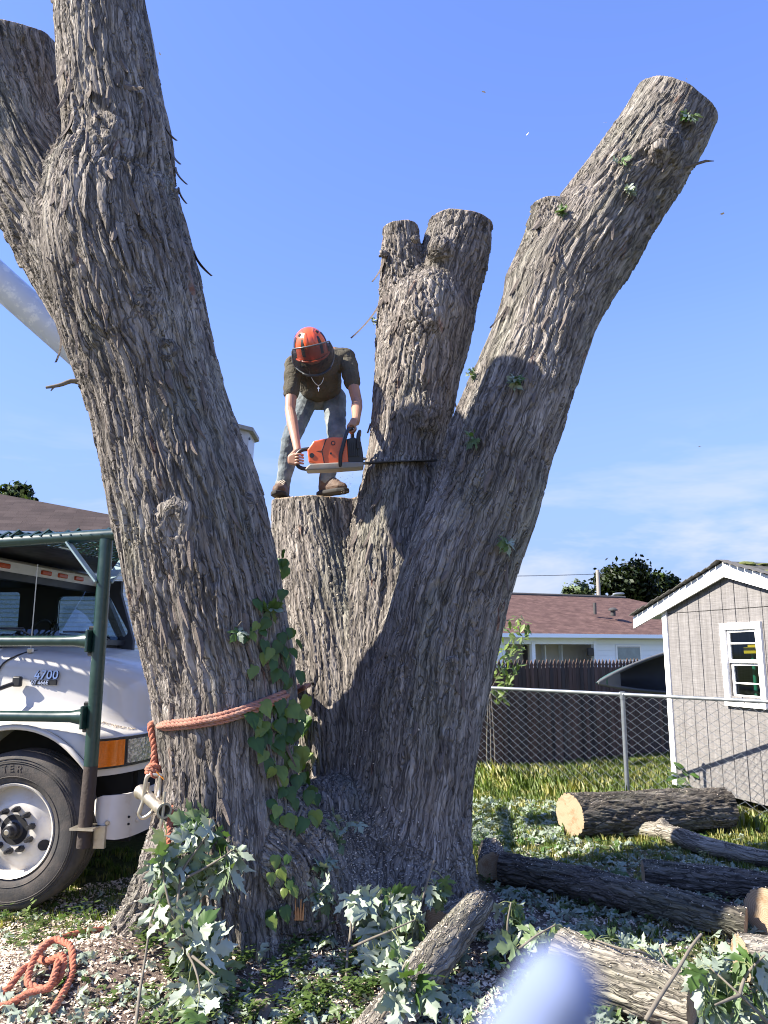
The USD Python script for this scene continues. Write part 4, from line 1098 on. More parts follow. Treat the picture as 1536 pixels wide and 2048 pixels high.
# green pipe guard
PG = T.part('guard_post', tube([(0.715, -0.06, 0.95), (0.722, -0.06, 2.46)], 0.046, 20), 'frame_green', smooth=40)
T.part('post_foot', tube([(0.70, -0.06, 0.44), (0.715, -0.06, 0.95)], 0.045, 16), 'rusty_pipe', smooth=40)
T.part('post_bracket', cat(box(0.63, 0.79, -0.125, 0.03, 0.555, 0.57), box(0.755, 0.83, -0.04, -0.015, 0.43, 0.57)), 'bare_steel')
T.part('guard_rail', tube([(-3.0, -0.06, 2.395), (-0.08, -0.06, 2.455), (0.80, -0.06, 2.495)], 0.042, 16), 'frame_green', smooth=40)
T.part('guard_rail', tube([(0.755, -0.02, 2.495), (0.755, 2.6, 2.495)], 0.042, 16), 'frame_green', smooth=40)
for z_ in (1.763, 1.262):
    T.part('guard_arm', tube([(-3.0, -0.06, z_), (0.42, -0.06, z_), (0.55, -0.06, z_), (0.62, -0.06, z_), (0.66, -0.06, z_)], [0.036, 0.036, 0.038, 0.052, 0.056], 20), 'frame_green', smooth=50)
    fl = T.part('flange', box(0.655, 0.675, -0.14, 0.02, z_ - 0.075, z_ + 0.075, 0.006), 'frame_green', smooth=40)
    for dz_ in (-0.085, 0.085):
        T.part('bolt', tube([(0.645, -0.06, z_ + dz_), (0.685, -0.06, z_ + dz_)], 0.016, 6), 'black_plastic', under=fl)
T.part('gusset', obox((0.45, -0.075, 2.44), (0.69, -0.085, 2.16), 0.012, 0.075, up=(0, 1, 0)), 'frame_blue')
T.part('gusset', obox((0.755, 0.30, 2.45), (0.735, -0.03, 2.16), 0.075, 0.012, up=(0, 0, 1)), 'frame_blue')
T.part('canopy_sheet', box(-3.0, -0.05, -0.02, 2.6, 2.50, 2.51), 'black_plastic')
# expanded metal over the front of the canopy
wires = []
xs = np.linspace(-0.05, 0.78, 12)
for k in range(26):
    v_ = 0.0 + 0.1 * k
    p = np.stack([xs, v_ + 0.05 * (np.arange(12) % 2), 2.515 + 0.018 * np.sin(np.arange(12) * 2.1 + k)], 1)
    wires.append(tube(p, 0.010, 4)); p2 = p.copy(); p2[:, 1] = v_ + 0.05 - 0.05 * (np.arange(12) % 2)
    wires.append(tube(p2 + [0, 0.001, 0.006], 0.010, 4))
for k in range(34):
    u_ = -1.7 + 0.075 * k
    wires.append(tube([(u_, -0.10, 2.485), (u_ + 0.03, -0.05, 2.515 + 0.012 * (k % 3)), (u_ + 0.06, 0.02, 2.50)], 0.010, 4))
T.part('expanded_metal', cat(*wires), 'frame_green', kind='stuff')

# ------------------------------------------------------------------ bucket lift's boom and bucket
BA, BB = at(-260, 330, 6.6), at(500, 1010, 7.3)
boom = Thing('boom', 'grey scuffed lift boom slanting down behind the left stem', 'boom', BA)
r0 = 32 * mpp(at(60, 610, 6.85))
boom.part('arm', tube([BA, (BA + BB) / 2, BB], [r0 * 1.1, r0, r0 * 0.92], 32), 'boom_grey', smooth=40)
bk0 = at(492, 905, 7.25)
BU = Thing('lift_bucket', 'white lift bucket with a dark rim peeking out behind the left stem', 'bucket', bk0)
bw = 0.37
oc = lambda r, z: [(bk0[0] - bw + 0.13 + r * x, bk0[1] + r * y, z) for x, y in [(1, .55), (.55, 1), (-.55, 1), (-1, .55), (-1, -.55), (-.55, -1), (.55, -1), (1, -.55)]]
zt_, zb_ = at(500, 866, 7.25)[2], at(490, 1000, 7.25)[2] - 0.3
lo_, hi_ = np.array(oc(0.25, zb_)), np.array(oc(0.295, zt_))
bkm = trimesh.convex.convex_hull(np.vstack([lo_, hi_]))
BUK = BU.part('tub', bkm, 'bucket_white')
rim = trimesh.convex.convex_hull(np.vstack([oc(0.335, zt_ - 0.035), oc(0.335, zt_ + 0.002), oc(0.30, zt_ + 0.012)]))
BU.part('rim', rim, 'bucket_rim')
for k in range(3):
    z_ = zt_ - 0.10 - 0.16 * k
    BU.part('bolt', tube([(bk0[0] - bw + 0.13 + 0.278 - 0.02 * k, bk0[1] - 0.14, z_), (bk0[0] - bw + 0.13 + 0.30 - 0.02 * k, bk0[1] - 0.15, z_)], 0.014, 8), 'black_plastic', under=BUK)

# ------------------------------------------------------------------ the house behind the truck
E0 = np.array([-7.78, 10.0, 3.34]); E1 = np.array([-2.29, 11.15, 3.34])
e_ = unit(E1 - E0); n_in = np.array([-e_[1], e_[0], 0])
H1 = Thing('house', 'low house with a brown shingle hip roof behind the truck', 'house', (-6, 11.5, 0))
P1 = at(0, 988, 10 + 0.979 * 1.9)
hipd = (P1 - E1)
A_far = E0 - e_ * 9.0
apex = E1 + hipd * 2.1
apex_far = np.array([A_far[0] + n_in[0] * 4.2, A_far[1] + n_in[1] * 4.2, apex[2]])


def sheet(name, thing, pts, origin, ex, ey, mt, under=None, thick=0.04):
    """A roof plane with flat coordinates for its courses, given a thickness."""
    pts = np.asarray(pts, float)
    nrm = unit(np.cross(pts[1] - pts[0], pts[2] - pts[0])); nrm = nrm * (1 if nrm[2] > 0 else -1)
    k = len(pts)
    v = np.vstack([pts, pts - nrm * thick])
    f = [[0, i, i + 1] for i in range(1, k - 1)] + [[k, k + i + 1, k + i] for i in range(1, k - 1)]
    for i in range(k):
        j = (i + 1) % k
        f += [[i, k + i, k + j], [i, k + j, j]]
    bkc = np.stack([(v - origin) @ ex, (v - origin) @ ey, 0 * v[:, 0]], 1)
    return thing.part(name, (v, np.array(f)), mt, pv={'bk': bkc}, under=under)


sl = unit((apex - E1) - e_ * np.dot(apex - E1, e_))
RF = sheet('roof', H1, [A_far, E1, apex, apex_far], E0, e_, sl, 'shingles_brown')
Bk = E1 + n_in * 8.0
sheet('roof', H1, [E1, Bk, Bk + (apex - E1) - n_in * 4 * 0 , apex], E1, n_in, unit(np.cross(n_in, [0, 0, 1]) * -0.8 + np.array([0, 0, 0.3])), 'shingles_brown')
dn = np.array([0, 0, -1.0])
H1.part('gutter', cat(obox(A_far + dn * 0.07 - n_in * 0.05, E1 + dn * 0.07 - n_in * 0.05, 0.10, 0.10), obox(A_far + dn * 0.16 + n_in * 0.02, E1 + dn * 0.16 + n_in * 0.02, 0.03, 0.12)), 'gutter_grey')
H1.part('soffit', obox(A_far + dn * 0.2 + n_in * 0.24, E1 + dn * 0.2 + n_in * 0.24 - e_ * 0.1, 0.44, 0.02), 'house_white')
W0, W1 = A_far + n_in * 0.46, E1 + n_in * 0.46 - e_ * 0.46
H1.part('wall', obox(np.r_[W0[:2], 1.55] + n_in * 0.1, np.r_[W1[:2], 1.55] + n_in * 0.1, 0.16, 3.14), 'house_white')
lap = []
for z_ in np.arange(0.12, 3.1, 0.062):
    a_, b_ = np.r_[W0[:2], z_], np.r_[W1[:2], z_]
    o_ = n_in * 0.0
    v = np.array([a_ - n_in * 0.016, b_ - n_in * 0.016, b_ + n_in * 0.006 + [0, 0, 0.062], a_ + n_in * 0.006 + [0, 0, 0.062], a_ + n_in * 0.01, b_ + n_in * 0.01])
    lap.append((v, np.array([[0, 1, 2], [0, 2, 3], [0, 4, 5], [0, 5, 1]])))
H1.part('siding', cat(*lap), 'house_white', kind='stuff')
# ------------------------------------------------------------------ chain link fence
FA, FB = onz(925, 1578, 0.0), onz(1640, 1662, 0.0)
FA, FB = np.array([1.05, 11.2, 0.0]), np.array([4.55, 6.9, 0.0])
CF = Thing('chain_link_fence', 'galvanised chain link fence crossing in front of the shed', 'fence', (2.6, 9.2, 0))
fdir = unit(FB - FA); flen = np.linalg.norm(FB - FA)
HT = 1.20


def fpt(s, z):
    p = FA + fdir * s
    return np.array([p[0], p[1], float(gz(p[0], p[1])) * 0 + z])


CF.part('top_rail', tube([fpt(s, HT) for s in np.linspace(-0.4, flen, 12)], 0.021, 10), 'galvanised', smooth=40)
POST_S = None
best = None
for s in np.linspace(0, flen, 400):
    p = fpt(s, 0.6); d = p - EYE
    px = 768 + F * (d @ RGT) / (d @ FWD)
    if best is None or abs(px - 1250) < best[0]:
        best = (abs(px - 1250), s)
ps = best[1]
for s in (ps - 2.75, ps, ps + 2.75):
    if -0.5 < s < flen + 0.2:
        po = CF.part('post', tube([fpt(s, -0.1), fpt(s, HT - 0.03)], 0.026, 12), 'galvanised', smooth=40)
        CF.part('post_cap', cat(tube([fpt(s, HT - 0.05), fpt(s, HT + 0.03)], [0.031, 0.031], 12), tube([fpt(s - 0.03, HT), fpt(s + 0.03, HT)], 0.029, 12)), 'galvanised', smooth=40, under=po)
nrmf = np.cross(fdir, [0, 0, 1])
ww = []
pitch = 0.074
nz = int((HT - 0.05) / pitch)
for k in range(int(flen / pitch) + 2):
    s0 = k * pitch - 0.1
    pts = [fpt(s0 + (pitch if (j + k) % 2 else 0.0), 0.03 + j * pitch * 0.62) + nrmf * (0.0035 * (1 if j % 2 else -1)) for j in range(int((HT - 0.03) / (pitch * 0.62)) + 1)]
    ww.append(tube(pts, 0.0033, 4, caps=False))
CF.part('wire_mesh', cat(*ww), 'galvanised', kind='stuff')

# ------------------------------------------------------------------ grey shed
SO = np.array([3.58, 9.9, 0.0]); sd = unit([0.29, -0.957, 0]); sn = np.array([-0.957, -0.29, 0.0]); sn = unit(sn)
SH = Thing('shed', 'small grey board shed with white trim and one window', 'shed', SO)
SW, EV, RS = 2.42, 2.215, 0.309


def sp(t, z, o=0.0):
    """A point of the gable wall: t along it, z up, o out of it."""
    return SO + sd * t + np.array([0, 0, z]) + sn * o


def gable(t):
    return EV + RS * (min(t, SW - t))


SM = frame(SO, sd, (0, 0, 1), sn)
z0s = 0.10
win = dict(t0=1.30, t1=1.78, z0=1.22, z1=1.93)
d_ = ray(1425, 1262)
bw_ = 0.203
k = 0
t = 0.075
edges = [0.075] + [0.075 + bw_ * (i + 1) * 0.985 for i in range(11)] + [SW - 0.075]
wt0, wt1, wz0, wz1 = 1.09, 1.60, 1.18, 1.95
from shapely.geometry import box as sbox, Polygon
hole = sbox(wt0 + 0.03, wz0 + 0.02, wt1 - 0.03, wz1 - 0.02)
for i in range(len(edges) - 1):
    a, b = edges[i] + 0.005, edges[i + 1] - 0.005
    m = (a + b) / 2
    for lo, hi in ((z0s, 2.155), (2.163, 9.0)):
        poly = Polygon([(a, lo), (b, lo), (b, min(hi, gable(b) - 0.015)), (m, min(hi, gable(m) - 0.015)) if not (a < SW / 2 < b) else (SW / 2, min(hi, gable(SW / 2) - 0.015)), (a, min(hi, gable(a) - 0.015))])
        if min(hi, gable(m)) <= lo + 0.02 or not poly.is_valid:
            poly = poly.buffer(0)
        poly = poly.intersection(sbox(0, lo, 9, hi)).difference(hole)
        for g in getattr(poly, 'geoms', [poly]):
            if g.area > 0.002:
                SH.part('board', xf(trimesh.creation.extrude_polygon(g, 0.012 + 0.001 * ((i * 7) % 3), engine='earcut'), SM), 'shed_board')
back = Polygon([(0.0, z0s), (SW, z0s), (SW, EV - 0.02), (SW / 2, EV + RS * SW / 2 - 0.02), (0.0, EV - 0.02)]).difference(hole)
SH.part('wall', xf(trimesh.creation.extrude_polygon(back, 0.06, engine='earcut'), SM @ frame((0, 0, -0.062), (1, 0, 0), (0, 1, 0), (0, 0, 1))), 'house_dark')
DEP = 3.0
inn = -sn
for t_ in (0.0, SW):
    q = sp(t_, 0)
    SH.part('wall', obox(q + [0, 0, 1.1] + inn * 0.08, q + [0, 0, 1.1] + inn * DEP, 0.05, 2.0), 'shed_board')
SH.part('wall', obox(sp(0, 1.1) + inn * DEP, sp(SW, 1.1) + inn * DEP, 0.05, 2.0), 'shed_board')
SH.part('floor', xf(box(0.02, SW - 0.02, -DEP, -0.08, 0, 0.05), SM @ frame((0, z0s, 0), (1, 0, 0), (0, 0, -1), (0, 1, 0)) @ np.diag([1, 1, 1, 1.0])) if False else obox(sp(SW / 2, z0s) + inn * 0.1, sp(SW / 2, z0s) + inn * DEP, SW - 0.06, 0.05), 'house_dark')
SH.part('corner_trim', cat(obox(sp(0.032, z0s - 0.02, 0.022), sp(0.032, EV - 0.0, 0.022), 0.09, 0.02, up=sn), ), 'trim_white')
SH.part('corner_trim', obox(sp(SW - 0.032, z0s - 0.02, 0.022), sp(SW - 0.032, EV - 0.0, 0.022), 0.09, 0.02, up=sn), 'trim_white')
OH, OV = 0.06, 0.55
pk = sp(SW / 2, EV + RS * SW / 2 + 0.10)
for sgn in (-1, 1):
    tE = SW / 2 + sgn * (SW / 2 + OV)
    zE = EV - RS * OV + 0.10
    a, b = sp(tE, zE), pk
    # roof slab with courses, from the front overhang to the back
    a0, b0 = a + sn * OH, b + sn * OH
    a1, b1 = a + inn * (DEP + 0.1), b + inn * (DEP + 0.1)
    lift = np.array([0, 0, 0.012])
    ey = unit(b - a)
    sheet('roof', SH, [a0 + lift, a1 + lift, b1 + lift, b0 + lift] if sgn < 0 else [a1 + lift, a0 + lift, b0 + lift, b1 + lift], a0, inn, ey, 'shingles_moss', thick=0.012)
    SH.part('roof_deck', obox((a + a1) / 2 * 0 + (a0 + a1) / 2 - [0, 0, 0.02], (b0 + b1) / 2 - [0, 0, 0.02], DEP + OH + 0.08, 0.022), 'trim_white')
    fa = [a0 + sn * 0.012 + [0, 0, -0.005], b0 + sn * 0.012 + [0, 0, -0.005]]
    fz = 0.15
    v = np.array([fa[0], fa[1], fa[1] - [0, 0, fz * 1.08], fa[0] - [0, 0, fz]])
    v = np.vstack([v + sn * 0.012, v - sn * 0.012])
    f = np.array([[0, 1, 2], [0, 2, 3], [4, 6, 5], [4, 7, 6], [0, 4, 5], [0, 5, 1], [1, 5, 6], [1, 6, 2], [2, 6, 7], [2, 7, 3], [3, 7, 4], [3, 4, 0]])
    SH.part('fascia', (v, f), 'trim_white')
# ragged shingle tabs along the rake and moss clumps on the near slope
tabs = []
rr = random.Random(5)
for sgn in (-1, 1):
    a = sp(SW / 2 + sgn * (SW / 2 + OV), EV - RS * OV + 0.10) + sn * OH; b = pk + sn * OH
    n_ = 16
    for i in range(n_):
        p0 = a + (b - a) * (i / n_); p1 = a + (b - a) * ((i + 0.93) / n_)
        w_ = rr.uniform(0.02, 0.05)
        c = (p0 + p1) / 2 + sn * (w_ / 2) + np.array([0, 0, 0.016 + 0.006 * rr.random()])
        tabs.append(obox(c - (p1 - p0) / 2 - [0, 0, 0.006], c + (p1 - p0) / 2 + [0, 0, 0.006], w_ + 0.10, 0.006))
for i, tb in enumerate(tabs):
    SH.part('shingle', tb, 'shingle_edge')
ms = []
for i in range(90):
    tt_ = rr.uniform(SW / 2 + 0.05, SW + 0.2); o_ = -rr.uniform(0.0, 2.6) + OH
    z_ = EV + RS * (SW - tt_) + 0.115
    s_ = trimesh.creation.icosphere(1, 1.0)
    v, f = arrays(s_)
    v = v * [rr.uniform(0.03, 0.09), rr.uniform(0.03, 0.09), rr.uniform(0.012, 0.035)] * (0.8 + 0.4 * vnoise(v * 3 + i)[:, None])
    ms.append((v + sp(tt_, z_, o_), f))
SH.part('moss', cat(*ms), 'moss', kind='stuff')
# window: casing, sill, two sashes with panes
fr = 0.075
WIN = SH.part('window_frame', cat(obox(sp(wt0 - fr / 2 + 0.02, wz0 - 0.02, 0.03), sp(wt0 - fr / 2 + 0.02, wz1 + fr - 0.02, 0.03), 0.03, fr, up=np.cross(sn, (0, 0, 1))), obox(sp(wt1 + fr / 2 - 0.02, wz0 - 0.02, 0.03), sp(wt1 + fr / 2 - 0.02, wz1 + fr - 0.02, 0.03), 0.03, fr, up=np.cross(sn, (0, 0, 1))),
                                  obox(sp(wt0 + 0.021, wz1 + fr / 2 - 0.02, 0.028), sp(wt1 - 0.021, wz1 + fr / 2 - 0.02, 0.028), 0.026, fr)), 'trim_white')
SH.part('sill', obox(sp(wt0 - 0.05, wz0 - 0.055, 0.035), sp(wt1 + 0.06, wz0 - 0.055, 0.035), 0.05, 0.068), 'trim_white', under=WIN)
zm = (wz0 + wz1) / 2
for z_a, z_b, oo in ((zm - 0.0, wz1 - 0.02, 0.004), (wz0 + 0.0, zm + 0.0, -0.022)):
    bars = [obox(sp(wt0 + 0.045, z_a, oo), sp(wt0 + 0.045, z_b, oo), 0.024, 0.034, up=np.cross(sn, (0, 0, 1))), obox(sp(wt1 - 0.045, z_a, oo), sp(wt1 - 0.045, z_b, oo), 0.024, 0.034, up=np.cross(sn, (0, 0, 1))),
            obox(sp(wt0 + 0.063, z_a + 0.018, oo + 0.001), sp(wt1 - 0.063, z_a + 0.018, oo + 0.001), 0.026, 0.036), obox(sp(wt0 + 0.063, z_b - 0.016, oo + 0.001), sp(wt1 - 0.063, z_b - 0.016, oo + 0.001), 0.026, 0.03),
            obox(sp(wt0 + 0.063, (z_a + z_b) / 2 + 0.03 * (1 if oo > 0 else -1), oo + 0.001), sp(wt1 - 0.063, (z_a + z_b) / 2 + 0.03 * (1 if oo > 0 else -1), oo + 0.001), 0.02, 0.018)]
    SH.part('sash', cat(*bars), 'trim_white', under=WIN)
    q = [sp(wt0 + 0.05, z_a + 0.01, oo - 0.004), sp(wt1 - 0.05, z_a + 0.01, oo - 0.004), sp(wt1 - 0.05, z_b - 0.01, oo - 0.004), sp(wt0 + 0.05, z_b - 0.01, oo - 0.004)]
    SH.part('pane', (np.array(q), np.array([[0, 1, 2], [0, 2, 3]])), 'pane_dark', under=WIN)
# toy inside
TY = Thing('toy_house', 'yellow roofed plastic toy with a green post behind the shed window', 'toy', sp(1.6, 1.2, -0.2))
TY.part('roof', cat(obox(sp(1.26, 1.70, -0.14), sp(1.9, 1.715, -0.14), 0.14, 0.07), obox(sp(1.28, 1.745, -0.16), sp(1.9, 1.76, -0.16), 0.10, 0.03)), 'toy_yellow')
TY.part('post', tube([sp(1.32, 0.3, -0.15), sp(1.305, 1.67, -0.15)], 0.022, 10), 'toy_green', smooth=40)

# ------------------------------------------------------------------ canoe leaning behind the shed, its bow showing
CN = Thing('canoe', 'green canoe lying on its side, bow sticking out behind the shed corner', 'canoe', at(1300, 1360, 10.6))
tip = at(1195, 1366, 10.3)
ax = unit(at(1420, 1352, 11.6) - tip)
upv = unit(np.array([0, 0, 1.0]) - ax * ax[2]); outv = unit(np.cross(ax, upv)); outv = outv * (1 if outv[1] < 0 else -1)


def rail(s, side):
    """Gunwale: s metres from the bow, side +1 upper, -1 lower."""
    w = 0.62 * (1 - math.exp(-s / 1.7)) if s > 0 else 0
    return tip + ax * s + upv * (side * w * (1.0 if side > 0 else 0.55)) + outv * 0.0


hull = []
SS = np.r_[0.0, 0.03, 0.08, np.linspace(0.16, 2.6, 22)]
for s in SS:
    a, b = rail(s, 1), rail(s, -1)
    c = (a + b) / 2; hw = (a - b) / 2
    dep = min(0.34, 0.02 + 0.30 * (1 - math.exp(-s / 0.35)))
    hull.append([c + hw * math.cos(q) - outv * dep * math.sin(q) for q in np.linspace(0, np.pi, 13)])
hv = np.array(hull); n1, n2 = hv.shape[:2]
i, j = np.meshgrid(np.arange(n1 - 1), np.arange(n2 - 1), indexing='ij')
q = (i * n2 + j).ravel()
hfaces = np.vstack([np.stack([q, q + 1, q + n2 + 1], 1), np.stack([q, q + n2 + 1, q + n2], 1)])
CN.part('hull', (hv.reshape(-1, 3), hfaces), 'canoe_green', smooth=True)
hin = hv.copy(); cen = hin[:, [0, -1]].mean(1, keepdims=True); hin = cen + (hin - cen) * 0.94 + outv * 0.006
CN.part('lining', (hin.reshape(-1, 3), hfaces[:, ::-1]), 'canoe_dark', smooth=True)
for sgn in (1, -1):
    CN.part('gunwale', tube([rail(s, sgn) + outv * 0.01 for s in SS], 0.024, 8), 'canoe_grey', smooth=True)
dk = np.array([rail(0.0, 1), rail(0.34, 1), rail(0.40, 1) * 0.5 + rail(0.40, -1) * 0.5 - ax * 0.08, rail(0.34, -1)]) + outv * 0.03
CN.part('deck_plate', cat((dk, np.array([[0, 1, 2], [0, 2, 3]])), (np.array([rail(0.22, 1), rail(0.42, 1), rail(0.42, -1), rail(0.22, -1)]) + outv * 0.026, np.array([[0, 1, 2], [0, 2, 3]]))), 'canoe_grey')
CN.part('bow_cap', trimesh.convex.convex_hull(np.vstack([rail(-0.04, 1)[None], [rail(0.16, s_) + outv * o_ for s_ in (1, -1) for o_ in (-0.08, 0.035)]])), 'canoe_green')

# ------------------------------------------------------------------ stockade fence of pointed boards
PF = Thing('picket_fence', 'tall brown fence of pointed boards behind the chain link fence', 'fence', (3.2, 12.8, 0))
rr = random.Random(9)
PA, PB = at(930, 1318, 11.7), at(1440, 1314, 14.0)
ztop = 1.56
npk = int(np.linalg.norm((PB - PA)[:2]) / 0.074)
pd_ = unit(np.r_[(PB - PA)[:2], 0]); pn_ = np.cross(pd_, [0, 0, 1])
for i in range(npk):
    c = np.r_[(PA + (PB - PA) * (i / npk))[:2], 0] + pn_ * rr.uniform(-0.004, 0.004)
    h = ztop + rr.uniform(-0.012, 0.012)
    w = 0.0345
    neck = 0.0105
    pl = [(-w, -0.05), (w, -0.05), (w, h - 0.135), (w - neck, h - 0.12), (w - neck, h - 0.105), (w - 0.002, h - 0.085), (0.0, h), (-w + 0.002, h - 0.085), (-w + neck, h - 0.105), (-w + neck, h - 0.12), (-w, h - 0.135)]
    PF.part('picket', xf(prism(pl, 0.016), frame(c, pd_, (0, 0, 1), pn_)), f'picket_{rr.randrange(3)}')
for z_ in (0.35, 1.25):
    PF.part('rail', obox(np.r_[PA[:2], z_] - pn_ * 0.05, np.r_[PB[:2], z_] - pn_ * 0.05, 0.04, 0.08), 'picket_1')

# ------------------------------------------------------------------ house with the red-brown roof
H2 = Thing('house', 'white ranch house with a red-brown shingle roof beyond the board fence', 'house', (12, 38, 0))
# its front runs nearly across the view
HA, HB = at(960, 1270, 31.5), at(1560, 1277, 38.0)
zE = float(at(1150, 1268, 33.5)[2])
HA[2] = HB[2] = zE
he = unit(HB - HA); hn = np.array([-he[1], he[0], 0])
r1, r2 = at(930, 1184, 37.0), at(1250, 1197, 40.5)
zr = float((r1[2] + r2[2]) / 2); r1[2] = r2[2] = zr
hipc = HB + he * 1.5
rs_ = unit((r2 - HA) - he * np.dot(r2 - HA, he))
sheet('roof', H2, [HA - he * 6, hipc, r2, r1 - he * 6], HA, he, rs_, 'shingles_red', thick=0.08)
sheet('roof', H2, [hipc, hipc + hn * 10.5, r2], hipc, hn, unit(r2 - hipc), 'shingles_red', thick=0.08)
H2.part('ridge_cap', tube([r1 - he * 6, r2], 0.09, 6), 'house_dark')
H2.part('eave', obox(HA - he * 6 - [0, 0, 0.08] - hn * 0.03, hipc - [0, 0, 0.08] - hn * 0.03, 0.12, 0.16), 'house_white')
WA, WB = HA + hn * 0.5, HB + hn * 0.5


def hp(px, z, o=0.0):
    """A point on the house front at the pixel column px."""
    d = ray(px, 1290)
    q = WA - hn * o
    tt_ = ((q - EYE) @ hn) / (d @ hn)
    p = EYE + d * tt_
    return np.array([p[0], p[1], z])


hz = lambda py, px=1150: float((lambda p: p[2])((lambda d: EYE + d * (((WA - EYE) @ hn) / (d @ hn)))(ray(px, py))))
# wall boards left and right of the porch opening
for a_, b_ in ((hp(1192, 0), WB * [1, 1, 0] + he * 1.5), (hp(800, 0), hp(1010, 0))):
    H2.part('wall', obox(a_ + [0, 0, zE / 2 - 0.05] + hn * 0.1, b_ + [0, 0, zE / 2 - 0.05] + hn * 0.1, 0.18, zE - 0.1), 'house_white')
    for z_ in np.arange(zE - 0.22, 0.2, -0.24):
        H2.part('siding_board', obox(a_ + [0, 0, z_ - 0.11] - hn * 0.006, b_ + [0, 0, z_ - 0.11] - hn * 0.006, 0.025, 0.232), 'house_white')
# porch: recessed back wall, door, posts, beam
pb = hn * 1.5
H2.part('porch_wall', obox(hp(1000, 1.2) + pb, hp(1245, 1.2) + pb, 0.15, 2.6), 'house_beige')
for pxa, pxb in ((1071, 1096), (1109, 1133), (1147, 1166)):
    z1_ = hz(1290)
    DR = H2.part('door', obox(hp((pxa + pxb) / 2, 0.1) + pb - hn * 0.1, hp((pxa + pxb) / 2, z1_ + 0.0) + pb - hn * 0.1, 0.06, (pxb - pxa) * 0.0222, up=hn), 'house_white' if pxa > 1100 and pxa < 1140 or pxa > 1140 else 'house_dark')
    H2.part('pane', obox(hp((pxa + pxb) / 2, z1_ - 0.85) + pb - hn * 0.14, hp((pxa + pxb) / 2, z1_ - 0.16) + pb - hn * 0.14, 0.02, (pxb - pxa) * 0.0222 * 0.62, up=hn), 'house_dark', under=DR)
for px_ in (1064, 1187):
    H2.part('porch_post', obox(hp(px_, 0.0) - hn * 0.02, hp(px_, zE - 0.35) - hn * 0.02, 0.16, 0.20, up=hn), 'house_white')
H2.part('porch_beam', obox(hp(1000, zE - 0.28) + hn * 0.0, hp(1191, zE - 0.28) + hn * 0.0, 0.16, 0.3), 'house_white')
# corrugated awning edge above the porch
aw = [tube([hp(1020 + k * 4.0, zE - 0.02) - hn * 0.35, hp(1020 + k * 4.0, zE + 0.10) + hn * 0.2], 0.045, 6) for k in range(42)]
H2.part('awning', cat(*aw), 'house_white', kind='stuff')
H2.part('awning_edge', obox(hp(1016, zE - 0.11) - hn * 0.38, hp(1192, zE - 0.11) - hn * 0.38, 0.05, 0.16), 'house_white')
wz = (hz(1322, 1255), hz(1290, 1255))
WN = H2.part('window', obox(hp(1230, (wz[0] + wz[1]) / 2) - hn * 0.03, hp(1280, (wz[0] + wz[1]) / 2) - hn * 0.03, 0.06, wz[1] - wz[0]), 'trim_white')
H2.part('pane', obox(hp(1233, (wz[0] + wz[1]) / 2) - hn * 0.07, hp(1277, (wz[0] + wz[1]) / 2) - hn * 0.07, 0.02, wz[1] - wz[0] - 0.14), 'far_pane', under=WN)
H2.part('pane', obox(hp(1233, wz[1] - 0.09) - hn * 0.085, hp(1277, wz[1] - 0.09) - hn * 0.085, 0.01, 0.04), 'house_beige', under=WN)
LB = H2.part('wall_lamp', box(*(lambda c: (c[0] - 0.14, c[0] + 0.14, c[1] - 0.3, c[1] - 0.05, hz(1312), hz(1296)))(hp(1178, 0)), 0.05), 'house_dark', smooth=40)
vp = at(1190, 1222, 36.2)
H2.part('vent_pipe', tube([vp - [0, 0, 0.15], vp + [0, 0, 0.38]], 0.075, 10), 'house_dark', smooth=40)
vq = at(1226, 1223, 36.2)
H2.part('roof_vent', cat(tube([vq - [0, 0, 0.2], vq + [0, 0, 0.06]], 0.12, 10), xf(lathe([(0, 0.12), (0.12, 0.1), (0.22, 0.02), (0.22, -0.03)], 16), frame(vq + [0, 0, 0.07], (1, 0, 0), (0, 1, 0), (0, 0, 1)))), 'house_dark', smooth=40)

# utility pole with its wire, street lamp
UP_ = Thing('utility_pole', 'weathered wooden utility pole behind the red-brown roof, carrying one thin wire', 'utility pole', at(1199, 1300, 48.0) * [1, 1, 0])
pt, pbm = at(1199, 1140, 48.0), at(1199, 1300, 48.0)
pt[0] = pbm[0] = (pt[0] + pbm[0]) / 2; pbm[2] = 0
UP_.part('pole', tube([pbm, pt], [0.16, 0.12], 12), 'pole_wood', smooth=40)
wr = [pt + np.array([-1, 0.0, 0]) * s * 16 + np.array([0, 0, -0.25 + 0.0 - 0.5 * (s * (1 - s)) * 1.2 - s * 0.0]) for s in np.linspace(0, 1, 16)]
UP_.part('wire', tube(wr, 0.02, 4), 'black_plastic')
LA = at(1245, 1190, 45.0)
SL = Thing('street_lamp', 'grey cobra head street lamp just above the red-brown roof', 'street lamp', LA * [1, 1, 0])
l0 = at(1205, 1203, 45.0); l1 = at(1232, 1189, 45.0)
SL.part('arm', tube(smooth_path([l0 - [0.4, 0, 0.4], l0, l1], 10), 0.05, 8), 'galvanised', smooth=True)
SL.part('lamp_head', xf(trimesh.creation.icosphere(2, 1.0), frame(at(1237, 1188, 45.0), (0.36, 0, 0.02), (0, 0.16, 0), (0, 0, 0.09))), 'galvanised', smooth=True)
SL.part('pole', tube([l0 * [1, 1, 0] + [-0.4, 0, 0], l0 - [0.4, 0, 0.4]], 0.08, 8), 'galvanised')
